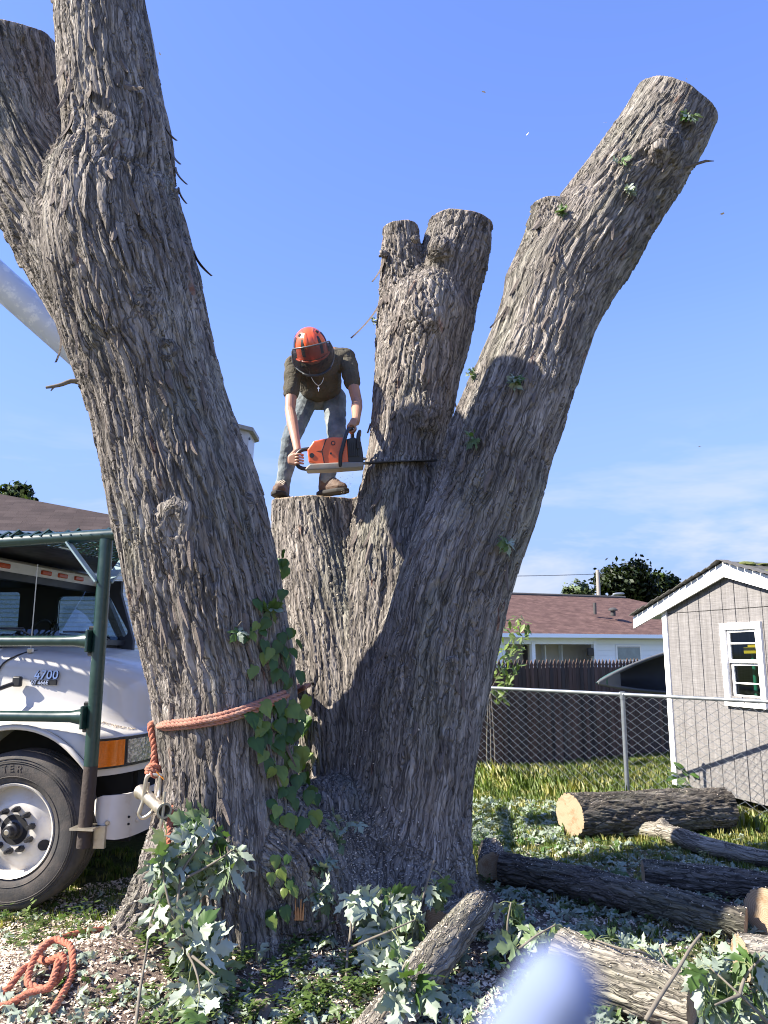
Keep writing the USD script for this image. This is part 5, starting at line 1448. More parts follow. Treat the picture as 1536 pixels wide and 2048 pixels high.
# ------------------------------------------------------------------ chainsaw in the worker's hands
q_, n_ = on_tree(800, 925)
SAW_Y = float(q_[1]) + 0.0
S0 = at(722, 927, SAW_Y)
S1 = at(874, 921, SAW_Y + 0.02)
sx = unit(S1 - S0); sz = unit(np.array([0.05, -0.10, 1.0]) - sx * np.dot([0.05, -0.10, 1.0], sx)); sy = np.cross(sz, sx)
SWM = frame(S0, sx, sy, sz)
BL = float(np.linalg.norm(S1 - S0))
CS = Thing('chainsaw', 'orange chainsaw with black handles, its bar cutting into the middle stem', 'chainsaw', S0)
X = lambda m: xf(m, SWM)


def rounded(poly, y0, y1, r=0.012, seg=10):
    """A prism over a convex outline in x, z with rounded edges."""
    s = Manifold.sphere(r, seg)
    c = np.mean(poly, axis=0)
    pts = []
    for x, z in poly:
        d = unit(np.array([x, z]) - c) * r
        for y in (y0 + r, y1 - r):
            pts.append(s.translate((x - d[0], y, z - d[1])))
    return arrays(Manifold.batch_hull(pts))


ENG = CS.part('engine_cover', X(rounded([(-0.385, 0.015), (-0.392, 0.10), (-0.345, 0.165), (-0.20, 0.19), (-0.10, 0.18), (-0.095, -0.005), (-0.30, -0.015)], -0.10, 0.09)), 'saw_orange', smooth=40)
CS.part('cover_seam', X(cat(tube([(-0.27, -0.101, -0.01), (-0.285, -0.102, 0.09), (-0.25, -0.101, 0.18)], 0.004, 6), tube([(-0.39, -0.09, 0.09), (-0.285, -0.102, 0.09)], 0.003, 6))), 'black_plastic', under=ENG)
for x_, z_, r_, m_ in ((-0.20, 0.145, 0.017, 'black_plastic'), (-0.20, 0.145, 0.010, 'saw_orange'), (-0.22, 0.07, 0.008, 'black_plastic'), (-0.36, 0.06, 0.018, 'black_plastic'), (-0.13, 0.09, 0.007, 'black_plastic'), (-0.13, 0.13, 0.007, 'bare_steel')):
    CS.part('screw', X(tube([(x_, -0.085, z_), (x_, -0.1035 - (0.003 if m_ == 'saw_orange' else 0), z_)], r_, 14)), m_, smooth=40, under=ENG)
CS.part('clutch_cover', X(rounded([(-0.10, -0.01), (-0.10, 0.175), (-0.05, 0.19), (0.0, 0.16), (0.015, 0.07), (0.01, -0.01)], -0.08, 0.085)), 'black_plastic', smooth=40)
for k in range(6):
    CS.part('cooling_fin', X(box(-0.09 + 0.014 * k, -0.083 + 0.014 * k, -0.093, -0.06, 0.045, 0.15)), 'black_plastic')
CS.part('base', X(rounded([(-0.41, -0.04), (-0.38, -0.012), (-0.09, -0.008), (0.02, -0.015), (0.015, -0.032), (-0.25, -0.042)], -0.115, 0.10, 0.01)), 'saw_grey', smooth=40)
CS.part('spikes', X(cat(*[(lambda c: trimesh.creation.cone(0.012, 0.04).apply_transform(frame(c, (0, 0, 1), (0, 1, 0), (-1, 0, 0)) @ np.diag([1, 1, -1, 1])))(np.array([0.012, y_, 0.03])) for y_ in (-0.06, -0.03, 0.0)])), 'bare_steel')
fh = smooth_path([(-0.155, -0.105, -0.03), (-0.15, -0.125, 0.04), (-0.125, -0.125, 0.13), (-0.10, -0.115, 0.21), (-0.075, -0.07, 0.255), (-0.06, 0.0, 0.262), (-0.055, 0.07, 0.24), (-0.06, 0.11, 0.17), (-0.09, 0.12, 0.05)], 40)
CS.part('front_handle', X(tube(fh, 0.0145, 12)), 'black_plastic', smooth=True)
CS.part('hand_guard', X(cat(tube(smooth_path([(-0.02, -0.09, 0.10), (-0.015, -0.095, 0.19), (0.0, -0.05, 0.235), (0.0, 0.06, 0.235), (-0.015, 0.095, 0.19)], 24), 0.013, 8), box(-0.012, 0.004, -0.05, 0.06, 0.16, 0.24, 0.004))), 'black_plastic', smooth=50)
rh = smooth_path([(-0.375, -0.03, 0.12), (-0.43, -0.03, 0.115), (-0.475, -0.03, 0.07), (-0.47, -0.03, 0.0), (-0.40, -0.03, -0.03)], 24)
CS.part('rear_handle', X(tube(rh, 0.015, 12)), 'black_plastic', smooth=True)
# bar: flat, rounded nose
half = 0.043
th = np.linspace(-math.pi / 2, math.pi / 2, 14)
out = [(-0.02, -half)] + [(BL - half + half * math.cos(a), half * math.sin(a) * (0.93)) for a in th] + [(-0.02, half)]
bar = trimesh.creation.extrude_polygon(Polygon(out), 0.006, engine='earcut')
bar.apply_translation([0, 0, -0.003])
BARP = CS.part('guide_bar', X(bar), 'bar_steel')
edge = [(0.0, -half - 0.004)] + [(BL - half + (half + 0.005) * math.cos(a), (half + 0.005) * math.sin(a) * 0.93) for a in th] + [(0.0, half + 0.004)]
ed = np.array([(x, y, 0) for x, y in edge])
s_ = np.r_[0, np.cumsum(np.linalg.norm(np.diff(ed, axis=0), axis=1))]
links = []
for k, d in enumerate(np.arange(0, s_[-1], 0.0125)):
    p = np.array([np.interp(d, s_, ed[:, i]) for i in range(3)]); p2 = np.array([np.interp(min(d + 0.01, s_[-1]), s_, ed[:, i]) for i in range(3)])
    if np.linalg.norm(p2 - p) > 1e-4:
        links.append(obox(p, p2, 0.011 if k % 3 else 0.016, 0.008))
CS.part('chain', X(cat(*links)), 'chain_steel', kind='stuff')

# ------------------------------------------------------------------ the worker
J = dict(pelvis=at(641, 790, 6.30), hipR=at(614, 796, 6.29), hipL=at(668, 796, 6.29), kneeR=at(581, 878, 6.06), ankR=at(566, 970, 6.10), kneeL=at(673, 874, 6.04), ankL=at(655, 962, 6.14),
         shR=at(588, 728, 5.97), shL=at(693, 716, 5.99), neck=at(645, 702, 5.97), belly=at(640, 772, 6.16), chest=at(641, 738, 6.02), elR=at(580, 820, 5.86), elL=at(714, 803, 5.88))
P = Thing('person', 'worker in an orange helmet, olive shirt and jeans, bending over on the low stump', 'person', (at(625, 1000, 6.1)))
gripR = np.array((SWM @ [-0.455, -0.03, 0.045, 1])[:3]); gripL = np.array((SWM @ [-0.062, 0.0, 0.262, 1])[:3])


def hand(H, axis, toward, r, wrist, thumb=1):
    """Palm, four fingers curled round a bar at H and a thumb closing from the other side, as hulls."""
    a = unit(axis); p = unit(np.asarray(toward) - a * np.dot(toward, a)); q = np.cross(a, p)
    R = r + 0.0095
    pt = lambda off, ph, rad: H + a * off + rad * (math.cos(ph) * p + math.sin(ph) * q)
    out = []
    lens = (0.9, 1.05, 1.0, 0.8)
    for k, off in enumerate((-0.032, -0.011, 0.011, 0.032)):
        L = lens[k]
        ch = [(pt(off, 0.35, R + 0.013), 0.0105), (pt(off, 1.15, R + 0.008), 0.0098), (pt(off, 1.15 + 1.0 * L, R + 0.001), 0.0090), (pt(off, 1.15 + 1.8 * L, R), 0.0080), (pt(off, 1.15 + 2.4 * L, R), 0.0072)]
        out += sphere_hull(ch, 10)
    palm = [Manifold.sphere(0.0135, 10).translate(tuple(pt(o, ph, R + 0.012))) for o in (-0.034, 0.034) for ph in (-0.5, 0.45)]
    back = [Manifold.sphere(0.017, 10).translate(tuple(pt(o, ph, R + 0.045))) for o in (-0.02, 0.018) for ph in (-0.15, 0.15)]
    out.append(Manifold.batch_hull(palm + back))
    out.append(Manifold.batch_hull(back + [Manifold.sphere(0.027, 12).translate(tuple(wrist))]))
    o = 0.036 * thumb
    out += sphere_hull([(pt(o * 0.9, -0.35, R + 0.018), 0.0135), (pt(o * 1.25, -1.0, R + 0.006), 0.0115), (pt(o * 1.15, -1.75, R + 0.001), 0.0105), (pt(o * 0.9, -2.35, R), 0.0088)], 10)
    return out


wrR = gripR + np.array([-0.02, 0.03, 0.075]); wrL = gripL + np.array([0.035, 0.035, 0.065])
body = []
body += hand(gripR, np.array((SWM @ [0.05, 0, 1, 0])[:3]), wrR - gripR + np.array([-0.08, -0.03, 0.0]), 0.017, wrR, 1)
body += hand(gripL, sy, wrL - gripL + np.array([0, 0.0, 0.05]), 0.0145, wrL, -1)
body += sphere_hull([(J['shR'], 0.058), ((J['shR'] + J['elR']) / 2, 0.050), (J['elR'], 0.042), (J['elR'] * 0.7 + wrR * 0.3, 0.0445), (J['elR'] * 0.3 + wrR * 0.7, 0.034), (wrR, 0.028)], 16)
body += sphere_hull([(J['shL'], 0.058), ((J['shL'] + J['elL']) / 2, 0.050), (J['elL'], 0.042), (J['elL'] * 0.7 + wrL * 0.3, 0.0445), (J['elL'] * 0.3 + wrL * 0.7, 0.034), (wrL, 0.028)], 16)
body.append(Manifold.batch_hull([Manifold.sphere(r, 14).translate(tuple(p)) for p, r in ((J['shR'], 0.055), (J['shL'], 0.055), (J['neck'], 0.06), (J['chest'], 0.10))]))
body.append(Manifold.batch_hull([Manifold.sphere(r, 14).translate(tuple(p)) for p, r in ((J['chest'], 0.105), (J['belly'], 0.10))]))
body.append(Manifold.batch_hull([Manifold.sphere(r, 14).translate(tuple(p)) for p, r in ((J['pelvis'], 0.10), (J['belly'], 0.10), (J['hipR'], 0.08), (J['hipL'], 0.08))]))
for s in 'RL':
    body += sphere_hull([(J['hip' + s], 0.085), (J['knee' + s], 0.058), ((J['knee' + s] * 0.65 + J['ank' + s] * 0.35) + [0, 0.02, 0], 0.055), (J['ank' + s], 0.038)], 14)
# head
HC = at(623, 702, 5.80)
hf_ = unit([0.22, -0.74, -0.64]); hu = np.array([-0.16, -0.60, 0.78]); hu = unit(hu - hf_ * np.dot(hu, hf_)); hr = np.cross(hf_, hu)
HM = frame(HC, hr * 1.1, hf_ * 1.1, hu * 1.1)      # x to the head's right hand side, y out of the face, z to the crown
hp_ = lambda x, y, z: (HM @ [x, y, z, 1])[:3]
sph = lambda x, y, z, r: Manifold.sphere(r, 16).translate(tuple(hp_(x, y, z)))
body.append(Manifold.batch_hull([sph(0, -0.02, 0.03, 0.082), sph(0, 0.02, 0.03, 0.078), sph(0.02, 0.06, -0.085, 0.028), sph(-0.02, 0.06, -0.085, 0.028), sph(0.04, -0.01, -0.05, 0.03), sph(-0.04, -0.01, -0.05, 0.03)]))
body += sphere_hull([(J['neck'], 0.06), (hp_(0, -0.02, -0.06), 0.052)], 14)
body += sphere_hull([(hp_(0, 0.088, 0.015), 0.009), (hp_(0, 0.108, -0.025), 0.013)], 10)     # nose
body += [Manifold.batch_hull([sph(s * 0.083, -0.005, 0.02, 0.012), sph(s * 0.083, -0.012, -0.02, 0.009)]) for s in (-1, 1)]      # ears
body += [Manifold.batch_hull([sph(-0.022, 0.088, -0.058, 0.007), sph(0.022, 0.088, -0.058, 0.007), sph(0, 0.092, -0.056, 0.008)])]    # lips
bm_ = unite(body, 0.013, 6)
BODY = P.part('body', bm_, 'skin', smooth=True)
for s in (-1, 1):
    P.part('eye', xf(trimesh.creation.icosphere(2, 0.0125), frame(hp_(s * 0.032, 0.083, 0.02), hr, hf_, hu)), 'eye_white', smooth=True, under=BODY)
beard = Manifold.batch_hull([sph(0.025, 0.066, -0.088, 0.030), sph(-0.025, 0.066, -0.088, 0.030), sph(0.055, 0.01, -0.05, 0.028), sph(-0.055, 0.01, -0.05, 0.028), sph(0, 0.07, -0.105, 0.022)])
P.part('beard', unite([beard], 0.012, 3), 'hair_dark', smooth=True)
P.part('hair', unite([Manifold.batch_hull([sph(0.0, -0.03, 0.03, 0.088), sph(0, -0.05, -0.03, 0.06)])], 0.015, 2), 'hair_dark', smooth=True)


def wrinkle(t, amp, scale, seed, lo=None):
    v = np.array(t.vertices); n = np.array(t.vertex_normals)
    w = np.abs(fbm(v * scale, 3, seed) - 0.5) * 2
    t.vertices = v + n * (amp * (w - 0.3))[:, None]
    return t


# shirt with short sleeves, hanging hem
dn = np.array([0, 0, -1.0])
sh = [Manifold.batch_hull([Manifold.sphere(r, 16).translate(tuple(p)) for p, r in ((J['shR'] + [0.015, 0, 0.0], 0.078), (J['shL'] + [-0.015, 0, 0.0], 0.078), (J['neck'] + [0, 0.04, -0.02], 0.085), (J['chest'] + dn * 0.01, 0.13))]),
      Manifold.batch_hull([Manifold.sphere(r, 16).translate(tuple(p)) for p, r in ((J['chest'] + [0.045, 0, 0], 0.125), (J['chest'] + [-0.045, 0, 0], 0.125), (J['belly'] + [0.06, 0, 0], 0.125), (J['belly'] + [-0.06, 0, 0], 0.125), (at(640, 768, 6.05), 0.075), (J['pelvis'] + [0, 0.02, 0.04], 0.135))])]
for s, k in (('R', 0.62), ('L', 0.58)):
    e = J['sh' + s] * (1 - k) + J['el' + s] * k
    sh += sphere_hull([(J['sh' + s], 0.080), (J['sh' + s] * 0.5 + e * 0.5, 0.074), (e, 0.069)], 16)
shirt = wrinkle(unite(sh, 0.014, 4), 0.021, 9.0, 3)
# the neck hole shows dark cloth and skin
SHIRT = P.part('shirt', shirt, 'shirt', smooth=True)
P.part('collar', tube([hp_(0.0, 0.0, 0) * 0 + J['neck'] + np.array([0.085 * math.cos(a), -0.05 + 0.06 * math.sin(a) * 1.0, -0.055 + 0.05 * math.sin(a)]) for a in np.linspace(0.1, 2 * math.pi - 0.1, 20)], 0.011, 8), 'shirt', smooth=True, under=SHIRT)
jn = [Manifold.batch_hull([Manifold.sphere(r, 16).translate(tuple(p)) for p, r in ((J['pelvis'] + [0, 0.02, 0.02], 0.125), (J['hipR'], 0.108), (J['hipL'], 0.108))])]
for s in 'RL':
    a, k, h = J['ank' + s], J['knee' + s], J['hip' + s]
    jn += sphere_hull([(h, 0.108), (h * 0.5 + k * 0.5, 0.094), (k, 0.077), (k * 0.5 + a * 0.5 + [0, 0.015, 0], 0.074), (a * 0.85 + k * 0.15, 0.062), (a + [0, 0, 0.015], 0.066)], 16)
P.part('jeans', wrinkle(unite(jn, 0.014, 4), 0.024, 9.0, 17), 'denim', smooth=True)


# boots
def boot(ank, toe_dir, name_label=None):
    f = unit(np.r_[toe_dir[:2], 0]); s = np.cross([0, 0, 1], f)
    base = ank + np.array([0, 0, -0.105])
    g = lambda x, y, z, r: Manifold.sphere(r, 12).translate(tuple(base + f * x + s * y + np.array([0, 0, z])))
    up = [Manifold.batch_hull([g(-0.02, 0, 0.15, 0.055), g(-0.035, 0, 0.05, 0.048), g(0.03, 0, 0.10, 0.045)]), Manifold.batch_hull([g(-0.04, 0, 0.045, 0.045), g(0.03, 0, 0.09, 0.045), g(0.13, 0.012, 0.042, 0.042), g(0.13, -0.012, 0.042, 0.042), g(0.165, 0, 0.035, 0.034)])]
    b = P.part('boot', wrinkle(unite(up, 0.014, 4), 0.008, 22.0, 5), 'boot_leather', smooth=True)
    so = Manifold.batch_hull([Manifold.sphere(0.010, 8).translate(tuple(base + f * x + s * y + np.array([0, 0, z]))) for z in (-0.004, 0.012) for x, y in ((-0.088, 0.02), (-0.088, -0.02), (-0.05, 0.045), (-0.05, -0.045), (0.06, 0.045), (0.06, -0.045), (0.14, 0.052), (0.14, -0.052), (0.19, 0.03), (0.19, -0.03), (0.208, 0.0))])
    P.part('sole', so, 'boot_sole', smooth=40, under=b)
    lc = []
    for i in range(5):
        c = base + f * (0.105 - 0.026 * i) + np.array([0, 0, 0.094 + 0.017 * i])
        lc.append(tube([c - s * 0.036 + [0, 0, -0.012], c + [0, 0, 0.012], c + s * 0.036 + f * 0.012 + [0, 0, -0.012]], 0.0045, 6))
    P.part('laces', cat(*lc), 'lace', smooth=True, under=b, kind='stuff')


boot(J['ankR'] + np.array([0, 0, 0.0]), (-0.12, -1.0))
boot(J['ankL'] + np.array([0, 0, 0.0]), (0.82, -0.57))

# helmet with stripes, vents and the raised mesh visor
th = np.linspace(0, 2 * np.pi, 48, endpoint=False)


def shell(z, grow=0.0, rim=0.0):
    """Outline of the helmet at local height z."""
    k = math.sqrt(max(0.0, 1 - ((z - 0.035) / 0.135) ** 2)) if z > 0.035 else 1 + (0.035 - z) * 0.35
    return (0.120 + grow) * k, (0.142 + grow) * k


def hshell(x_ang, z, grow=0.0):
    rx, ry = shell(z, 0)
    n = unit([math.cos(x_ang) / 0.12, math.sin(x_ang) / 0.142, max(0, (z - 0.035)) / 0.135 ** 2 * 0.13 / 1.0])
    return np.array([rx * math.cos(x_ang), -0.012 + ry * math.sin(x_ang), z]) + n * grow


zs = np.r_[-0.018, -0.005, 0.01, 0.035, 0.06, 0.085, 0.108, 0.128, 0.143, 0.155, 0.163, 0.168, 0.1699]
hv_ = [hshell(a, z) for z in zs for a in th] + [np.array([0, -0.012, 0.1705])]
nT = len(th)
hfs = []
for i in range(len(zs) - 1):
    for j in range(nT):
        a, b = i * nT + j, i * nT + (j + 1) % nT
        hfs += [[a, b, b + nT], [a, b + nT, a + nT]]
for j in range(nT):
    hfs.append([(len(zs) - 1) * nT + j, (len(zs) - 1) * nT + (j + 1) % nT, len(hv_) - 1])
HEL = P.part('helmet', xf((np.array(hv_), np.array(hfs)), HM), 'helmet_orange', smooth=True)
br = [hshell(a, -0.018, 0.004) + np.array([0, 0.028 * max(0, math.sin(a)) ** 2, -0.004]) for a in np.r_[th, th[:1]]]
P.part('brim', xf(tube(br, 0.0075, 8), HM), 'helmet_orange', smooth=True, under=HEL)


def stripe(a0, z0, a1, z1, w0, w1, mt='black_plastic', lift=0.003, nm='stripe', bulge=0.0):
    q = np.linspace(0, 1, 10)
    A, Z, Wd = a0 + (a1 - a0) * q, z0 + (z1 - z0) * q, w0 + (w1 - w0) * q
    v = np.array([hshell(a - w / 2, z, lift) for a, z, w in zip(A, Z, Wd)] + [hshell(a, z, lift + bulge) for a, z in zip(A, Z)] + [hshell(a + w / 2, z, lift) for a, z, w in zip(A, Z, Wd)])
    f = []
    for r in (0, 10):
        for i in range(9):
            f += [[r + i, r + 10 + i, r + 11 + i], [r + i, r + 11 + i, r + i + 1]]
    v2 = v.copy() * 0.985
    P.part(nm, xf((np.vstack([v, v2]), np.vstack([np.array(f), np.array(f)[:, ::-1] + 30])), HM), mt, smooth=True, under=HEL)


for a_, w_ in ((90 - 33, 0.20), (90 + 33, 0.20), (90 - 75, 0.26), (90 + 75, 0.26), (90 - 115, 0.25), (90 + 115, 0.25)):
    stripe(math.radians(a_), 0.005, math.radians(90 + (a_ - 90) * 1.08), 0.125, w_, w_ * 1.1)
stripe(math.radians(90 - 24), 0.035, math.radians(90 + 24), 0.035, 0.10, 0.10)
for a_ in (90 - 16, 90 + 16):
    stripe(math.radians(a_), 0.06, math.radians(a_ + (a_ - 90) * 0.6), 0.155, 0.16, 0.4, 'helmet_orange', 0.003, 'ridge', 0.006)
for a_ in (90 - 60, 90 + 60):
    stripe(math.radians(a_), 0.135, math.radians(a_), 0.15, 0.35, 0.35, 'black_void', 0.0025, 'vent')
# raised crown plate
cp = Manifold.batch_hull([Manifold.sphere(0.008, 8).translate((x, y, z)) for x, y, z in ((-0.032, 0.045, 0.148), (0.032, 0.045, 0.148), (-0.042, 0.0, 0.158), (0.042, 0.0, 0.158), (-0.03, -0.06, 0.15), (0.03, -0.06, 0.15))])
P.part('crown_plate', xf(arrays(cp), HM), 'helmet_orange', smooth=40, under=HEL)
for s in (-1, 1):
    mf = Manifold.batch_hull([Manifold.sphere(0.012, 10).translate((s * x, y, z)) for x in (0.105, 0.135) for y, z in ((-0.045, -0.03), (0.03, -0.03), (-0.035, -0.085), (0.02, -0.085), (-0.03, 0.01), (0.015, 0.01))])
    P.part('ear_muff', xf(arrays(mf), HM), 'black_plastic', smooth=40, under=HEL)
# visor: curved mesh panel in front of the shell
va = np.linspace(math.radians(90 - 66), math.radians(90 + 66), 22)
vz = np.linspace(0, 1, 9)


def vis(a, t):
    zt = 0.095 - 0.028 * abs((a - math.pi / 2) / 1.15) ** 2
    zb = -0.118 + 0.055 * abs((a - math.pi / 2) / 1.15) ** 2
    z = zt + (zb - zt) * t
    R_ = 0.155 + 0.022 * math.sin(math.pi * t * 0.8)
    return np.array([R_ * 0.93 * math.cos(a), -0.005 + R_ * math.sin(a) * 1.09, z])


vv = np.array([vis(a, t) for t in vz for a in va])
i, j = np.meshgrid(np.arange(8), np.arange(21), indexing='ij'); q = (i * 22 + j).ravel()
VIS_ = P.part('visor', xf((vv, np.vstack([np.stack([q, q + 1, q + 23], 1), np.stack([q, q + 23, q + 22], 1)])), HM), 'visor_mesh', smooth=True, under=HEL)
loop = [vis(a, 0) for a in va] + [vis(va[-1], t) for t in vz[1:]] + [vis(a, 1) for a in va[::-1][1:]] + [vis(va[0], t) for t in vz[::-1][1:]]
P.part('visor_frame', xf(tube(loop, 0.0055, 8), HM), 'visor_rim', smooth=True, under=HEL)
P.part('visor_peak', xf(tube([vis(a, 1.0) + [0, 0.004, -0.004] for a in va[4:-4]], 0.009, 8), HM), 'black_plastic', smooth=True, under=HEL)

# necklace with a cross
nk = [at(618, 741, 5.84), at(624, 757, 5.83), at(631, 767, 5.835), at(637, 771, 5.84), at(643, 766, 5.84), at(647, 755, 5.85)]
NK = P.part('necklace', tube(smooth_path(nk, 24), 0.0028, 6), 'silver_chain', smooth=True)
c_ = at(637, 778, 5.835)
P.part('cross', cat(box(c_[0] - 0.003, c_[0] + 0.003, c_[1] - 0.002, c_[1] + 0.002, c_[2] - 0.02, c_[2] + 0.02), box(c_[0] - 0.011, c_[0] + 0.011, c_[1] - 0.0024, c_[1] + 0.0016, c_[2] + 0.003, c_[2] + 0.009)), 'silver_chain', under=NK)
for a_, b_ in (('hipR', 'kneeR'), ('kneeR', 'ankR'), ('hipL', 'kneeL'), ('kneeL', 'ankL'), ('shR', 'elR'), ('shL', 'elL'), ('shR', 'shL'), ('chest', 'pelvis')):
    print(a_, b_, round(float(np.linalg.norm(J[a_] - J[b_])), 3))
print('forearms', np.linalg.norm(J['elR'] - wrR), np.linalg.norm(J['elL'] - wrL), 'bar', BL, SAW_Y)
# ------------------------------------------------------------------ fallen logs
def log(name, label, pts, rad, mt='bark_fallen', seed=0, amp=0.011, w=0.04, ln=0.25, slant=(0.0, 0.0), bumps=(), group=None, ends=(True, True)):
    P_, R_ = densify(np.array(pts, float), np.array(rad, float), 0.02)
    t, A, B = frames(P_)
    s = np.r_[0, np.cumsum(np.linalg.norm(np.diff(P_, axis=0), axis=1))]
    n = int(max(40, min(150, 2 * np.pi * R_.mean() / 0.0085)))
    th = np.linspace(0, 2 * np.pi, n, endpoint=False)
    ca, sa = np.cos(th), np.sin(th)
    a = R_[:, None] * ca; b = R_[:, None] * sa
    ss = np.repeat(s[:, None], n, 1)
    q = np.stack([a, b, ss], -1).reshape(-1, 3)
    h = bark_height(q, w, ln, 300 + seed * 7, np.zeros(len(q))).reshape(len(s), n) * amp
    h += 0.05 * R_.mean() * (vnoise(q * [5, 5, 2.0], seed).reshape(len(s), n) - 0.5) * 2
    base = P_[:, None] + a[..., None] * A[:, None] + b[..., None] * B[:, None]
    nrm = ca[None, :, None] * A[:, None] + sa[None, :, None] * B[:, None]
    v = base + nrm * h[..., None]
    for c, r, hh in bumps:
        d = np.linalg.norm(v - np.asarray(c), axis=-1)
        v = v + nrm * (hh * np.exp(-(d / r) ** 2))[..., None]
    # the ends, cut at a slant
    L = s[-1]
    for e, k in ((0, slant[0]), (1, slant[1])):
        if k:
            lat = (v - P_[:, None]) @ np.array([0, 0, 1.0]) * 0 + (v - P_[:, None]) @ unit(np.cross(t[0 if e == 0 else -1], [0, 0, 1.0]))
            fade = np.clip(1 - (s if e == 0 else L - s) / (0.5), 0, 1)[:, None]
            v = v + t[:, None] * (k * lat * fade)[..., None]
    i, j = np.meshgrid(np.arange(len(s) - 1), np.arange(n), indexing='ij')
    p, r = (i * n + j).ravel(), (i * n + (j + 1) % n).ravel()
    f = np.vstack([np.stack([p, r, r + n], 1), np.stack([p, r + n, p + n], 1)])
    V = v.reshape(-1, 3)
    o = P_.mean(0); o[2] = 0
    th_ = Thing(name, label, 'log' if name == 'log' else name.replace('_', ' '), o, group=group)
    th_.part('bark', (V, f), mt, normals=vnormals(V, f), pv={'bk': q + seed * 1.7})
    for e in (0, 1):
        if not ends[e]:
            continue
        k = 0 if e == 0 else len(s) - 1
        ring = v[k]; c = ring.mean(0)
        rings = [c + (ring - c) * g + (t[k] * (0.004 if e else -0.004) * (1 - g * g))[None] for g in (0.985, 0.66, 0.33)]
        cv = np.vstack(rings + [c[None] + t[k] * (0.005 if e else -0.005)])
        m = len(ring)
        ff = []
        for g in (0, 1):
            for x in range(m):
                y = (x + 1) % m
                ff += [[g * m + x, g * m + y, (g + 1) * m + y], [g * m + x, (g + 1) * m + y, (g + 1) * m + x]]
        ff += [[2 * m + x, 2 * m + (x + 1) % m, 3 * m] for x in range(m)]
        ff = np.array(ff)
        if e == 0:
            ff = ff[:, ::-1]
        cb = np.stack([(cv - c) @ A[k], (cv - c) @ B[k], 0 * cv[:, 0] + seed], 1)
        th_.part('cut_face', (cv, ff), 'sawn_wood', normals=vnormals(cv, ff), pv={'bk': cb})
    LOGS.append((V, vnormals(V, f)))
    return th_


LOGS = []


def lp(px, py, rpx):
    """Centre and radius of a log that lies on the ground where its middle line passes the pixel."""
    z = 0.1
    for _ in range(6):
        p = onz(px, py, z); z = rpx * mpp(p) + float(gz(p[0], p[1]))
    return onz(px, py, z), rpx * mpp(p)


a0, ra = lp(1140, 1630, 41); a1, rb2 = lp(1448, 1638, 40)
a1 = a0 + unit(np.array([0.975, 0.20, 0])) * 1.62; a1[2] = a0[2]
log('log', 'thickest log, with a sunlit pale cut face, lying in front of the chain link fence', [a0, (a0 + a1) / 2, a1], [ra, ra * 1.0, ra * 0.97], seed=1, slant=(0.28, 0.1), amp=0.014, w=0.05)
pp = [lp(1242, 1657, 14), lp(1325, 1664, 16), lp(1410, 1692, 18), lp(1490, 1710, 17), lp(1590, 1726, 15)]
log('log', 'thin grey crooked branch log lying in front of the thickest log', [p for p, r in pp], [r for p, r in pp], 'bark_pale', seed=2, amp=0.004, w=0.03, bumps=[(pp[1][0] + [0, 0, 0.07], 0.045, 0.05), (pp[2][0] + [0.1, 0, 0.05], 0.04, 0.02)])
pp = [lp(1286, 1747, 28), lp(1420, 1762, 28), lp(1620, 1785, 27)]
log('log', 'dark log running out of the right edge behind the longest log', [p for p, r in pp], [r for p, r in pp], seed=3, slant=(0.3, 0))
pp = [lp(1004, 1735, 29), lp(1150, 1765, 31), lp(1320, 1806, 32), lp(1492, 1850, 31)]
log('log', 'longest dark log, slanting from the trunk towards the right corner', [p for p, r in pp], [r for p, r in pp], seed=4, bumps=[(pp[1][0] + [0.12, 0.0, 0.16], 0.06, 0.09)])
p, r = lp(971, 1716, 26)
p = p + [0.015, -0.26, 0.0]
log('log', 'short log with a round dull cut face beside the trunk base', [p, p + [0.03, 0.25, 0], p + [0.06, 0.5, 0]], [r, r, r], seed=5)
e0_ = at(958, 1806, 4.68); e1_, er_ = lp(770, 2045, 46)
e2_ = e1_ + (e1_ - e0_) * 0.25
pp = [(e0_ + (e2_ - e0_) * t, 0) for t in (0, 0.25, 0.5, 0.75, 1.0)]
pp = [(p, w * mpp(p)) for (p, _), w in zip(pp, (29, 34, 39, 44, 48))]
log('log', 'mottled pale log pointing towards the viewer in the foreground', [p for p, r in pp], [r for p, r in pp], 'bark_pale', seed=6, amp=0.006, w=0.03, ln=0.12, slant=(0.3, 0))
c_, r_ = lp(905, 1842, 34)
log('log', 'short pale chunk of log against the foreground log', [c_ + [-0.10, -0.05, 0.0], c_ + [0.03, 0.04, 0], c_ + [0.13, 0.1, 0]], [r_ * 0.85, r_, r_], 'bark_pale', seed=7, amp=0.008, slant=(0.5, 0))
pp = [lp(1120, 1915, 58), lp(1250, 1965, 56), lp(1385, 2012, 54)]
log('log', 'thick greyish log with a knot at the bottom right', [p for p, r in pp], [r for p, r in pp], 'bark_pale', seed=8, amp=0.010, bumps=[(pp[1][0] + [-0.1, -0.05, 0.14], 0.05, 0.04)], slant=(0, 0.2))
p, r = lp(1550, 1824, 47)
log('log', 'log end with a dull cut face at the right edge', [p + [-0.06, -0.02, 0], p + [0.2, 0.02, 0], p + [0.7, 0.1, 0]], [r, r, r], seed=9, slant=(0.4, 0))
pp = [lp(1482, 1918, 44), lp(1600, 1926, 46), lp(1720, 1930, 46)]
log('log', 'pale barked log at the right edge below the dull cut face', [p for p, r in pp], [r for p, r in pp], 'bark_pale', seed=10, amp=0.012, slant=(0.2, 0))
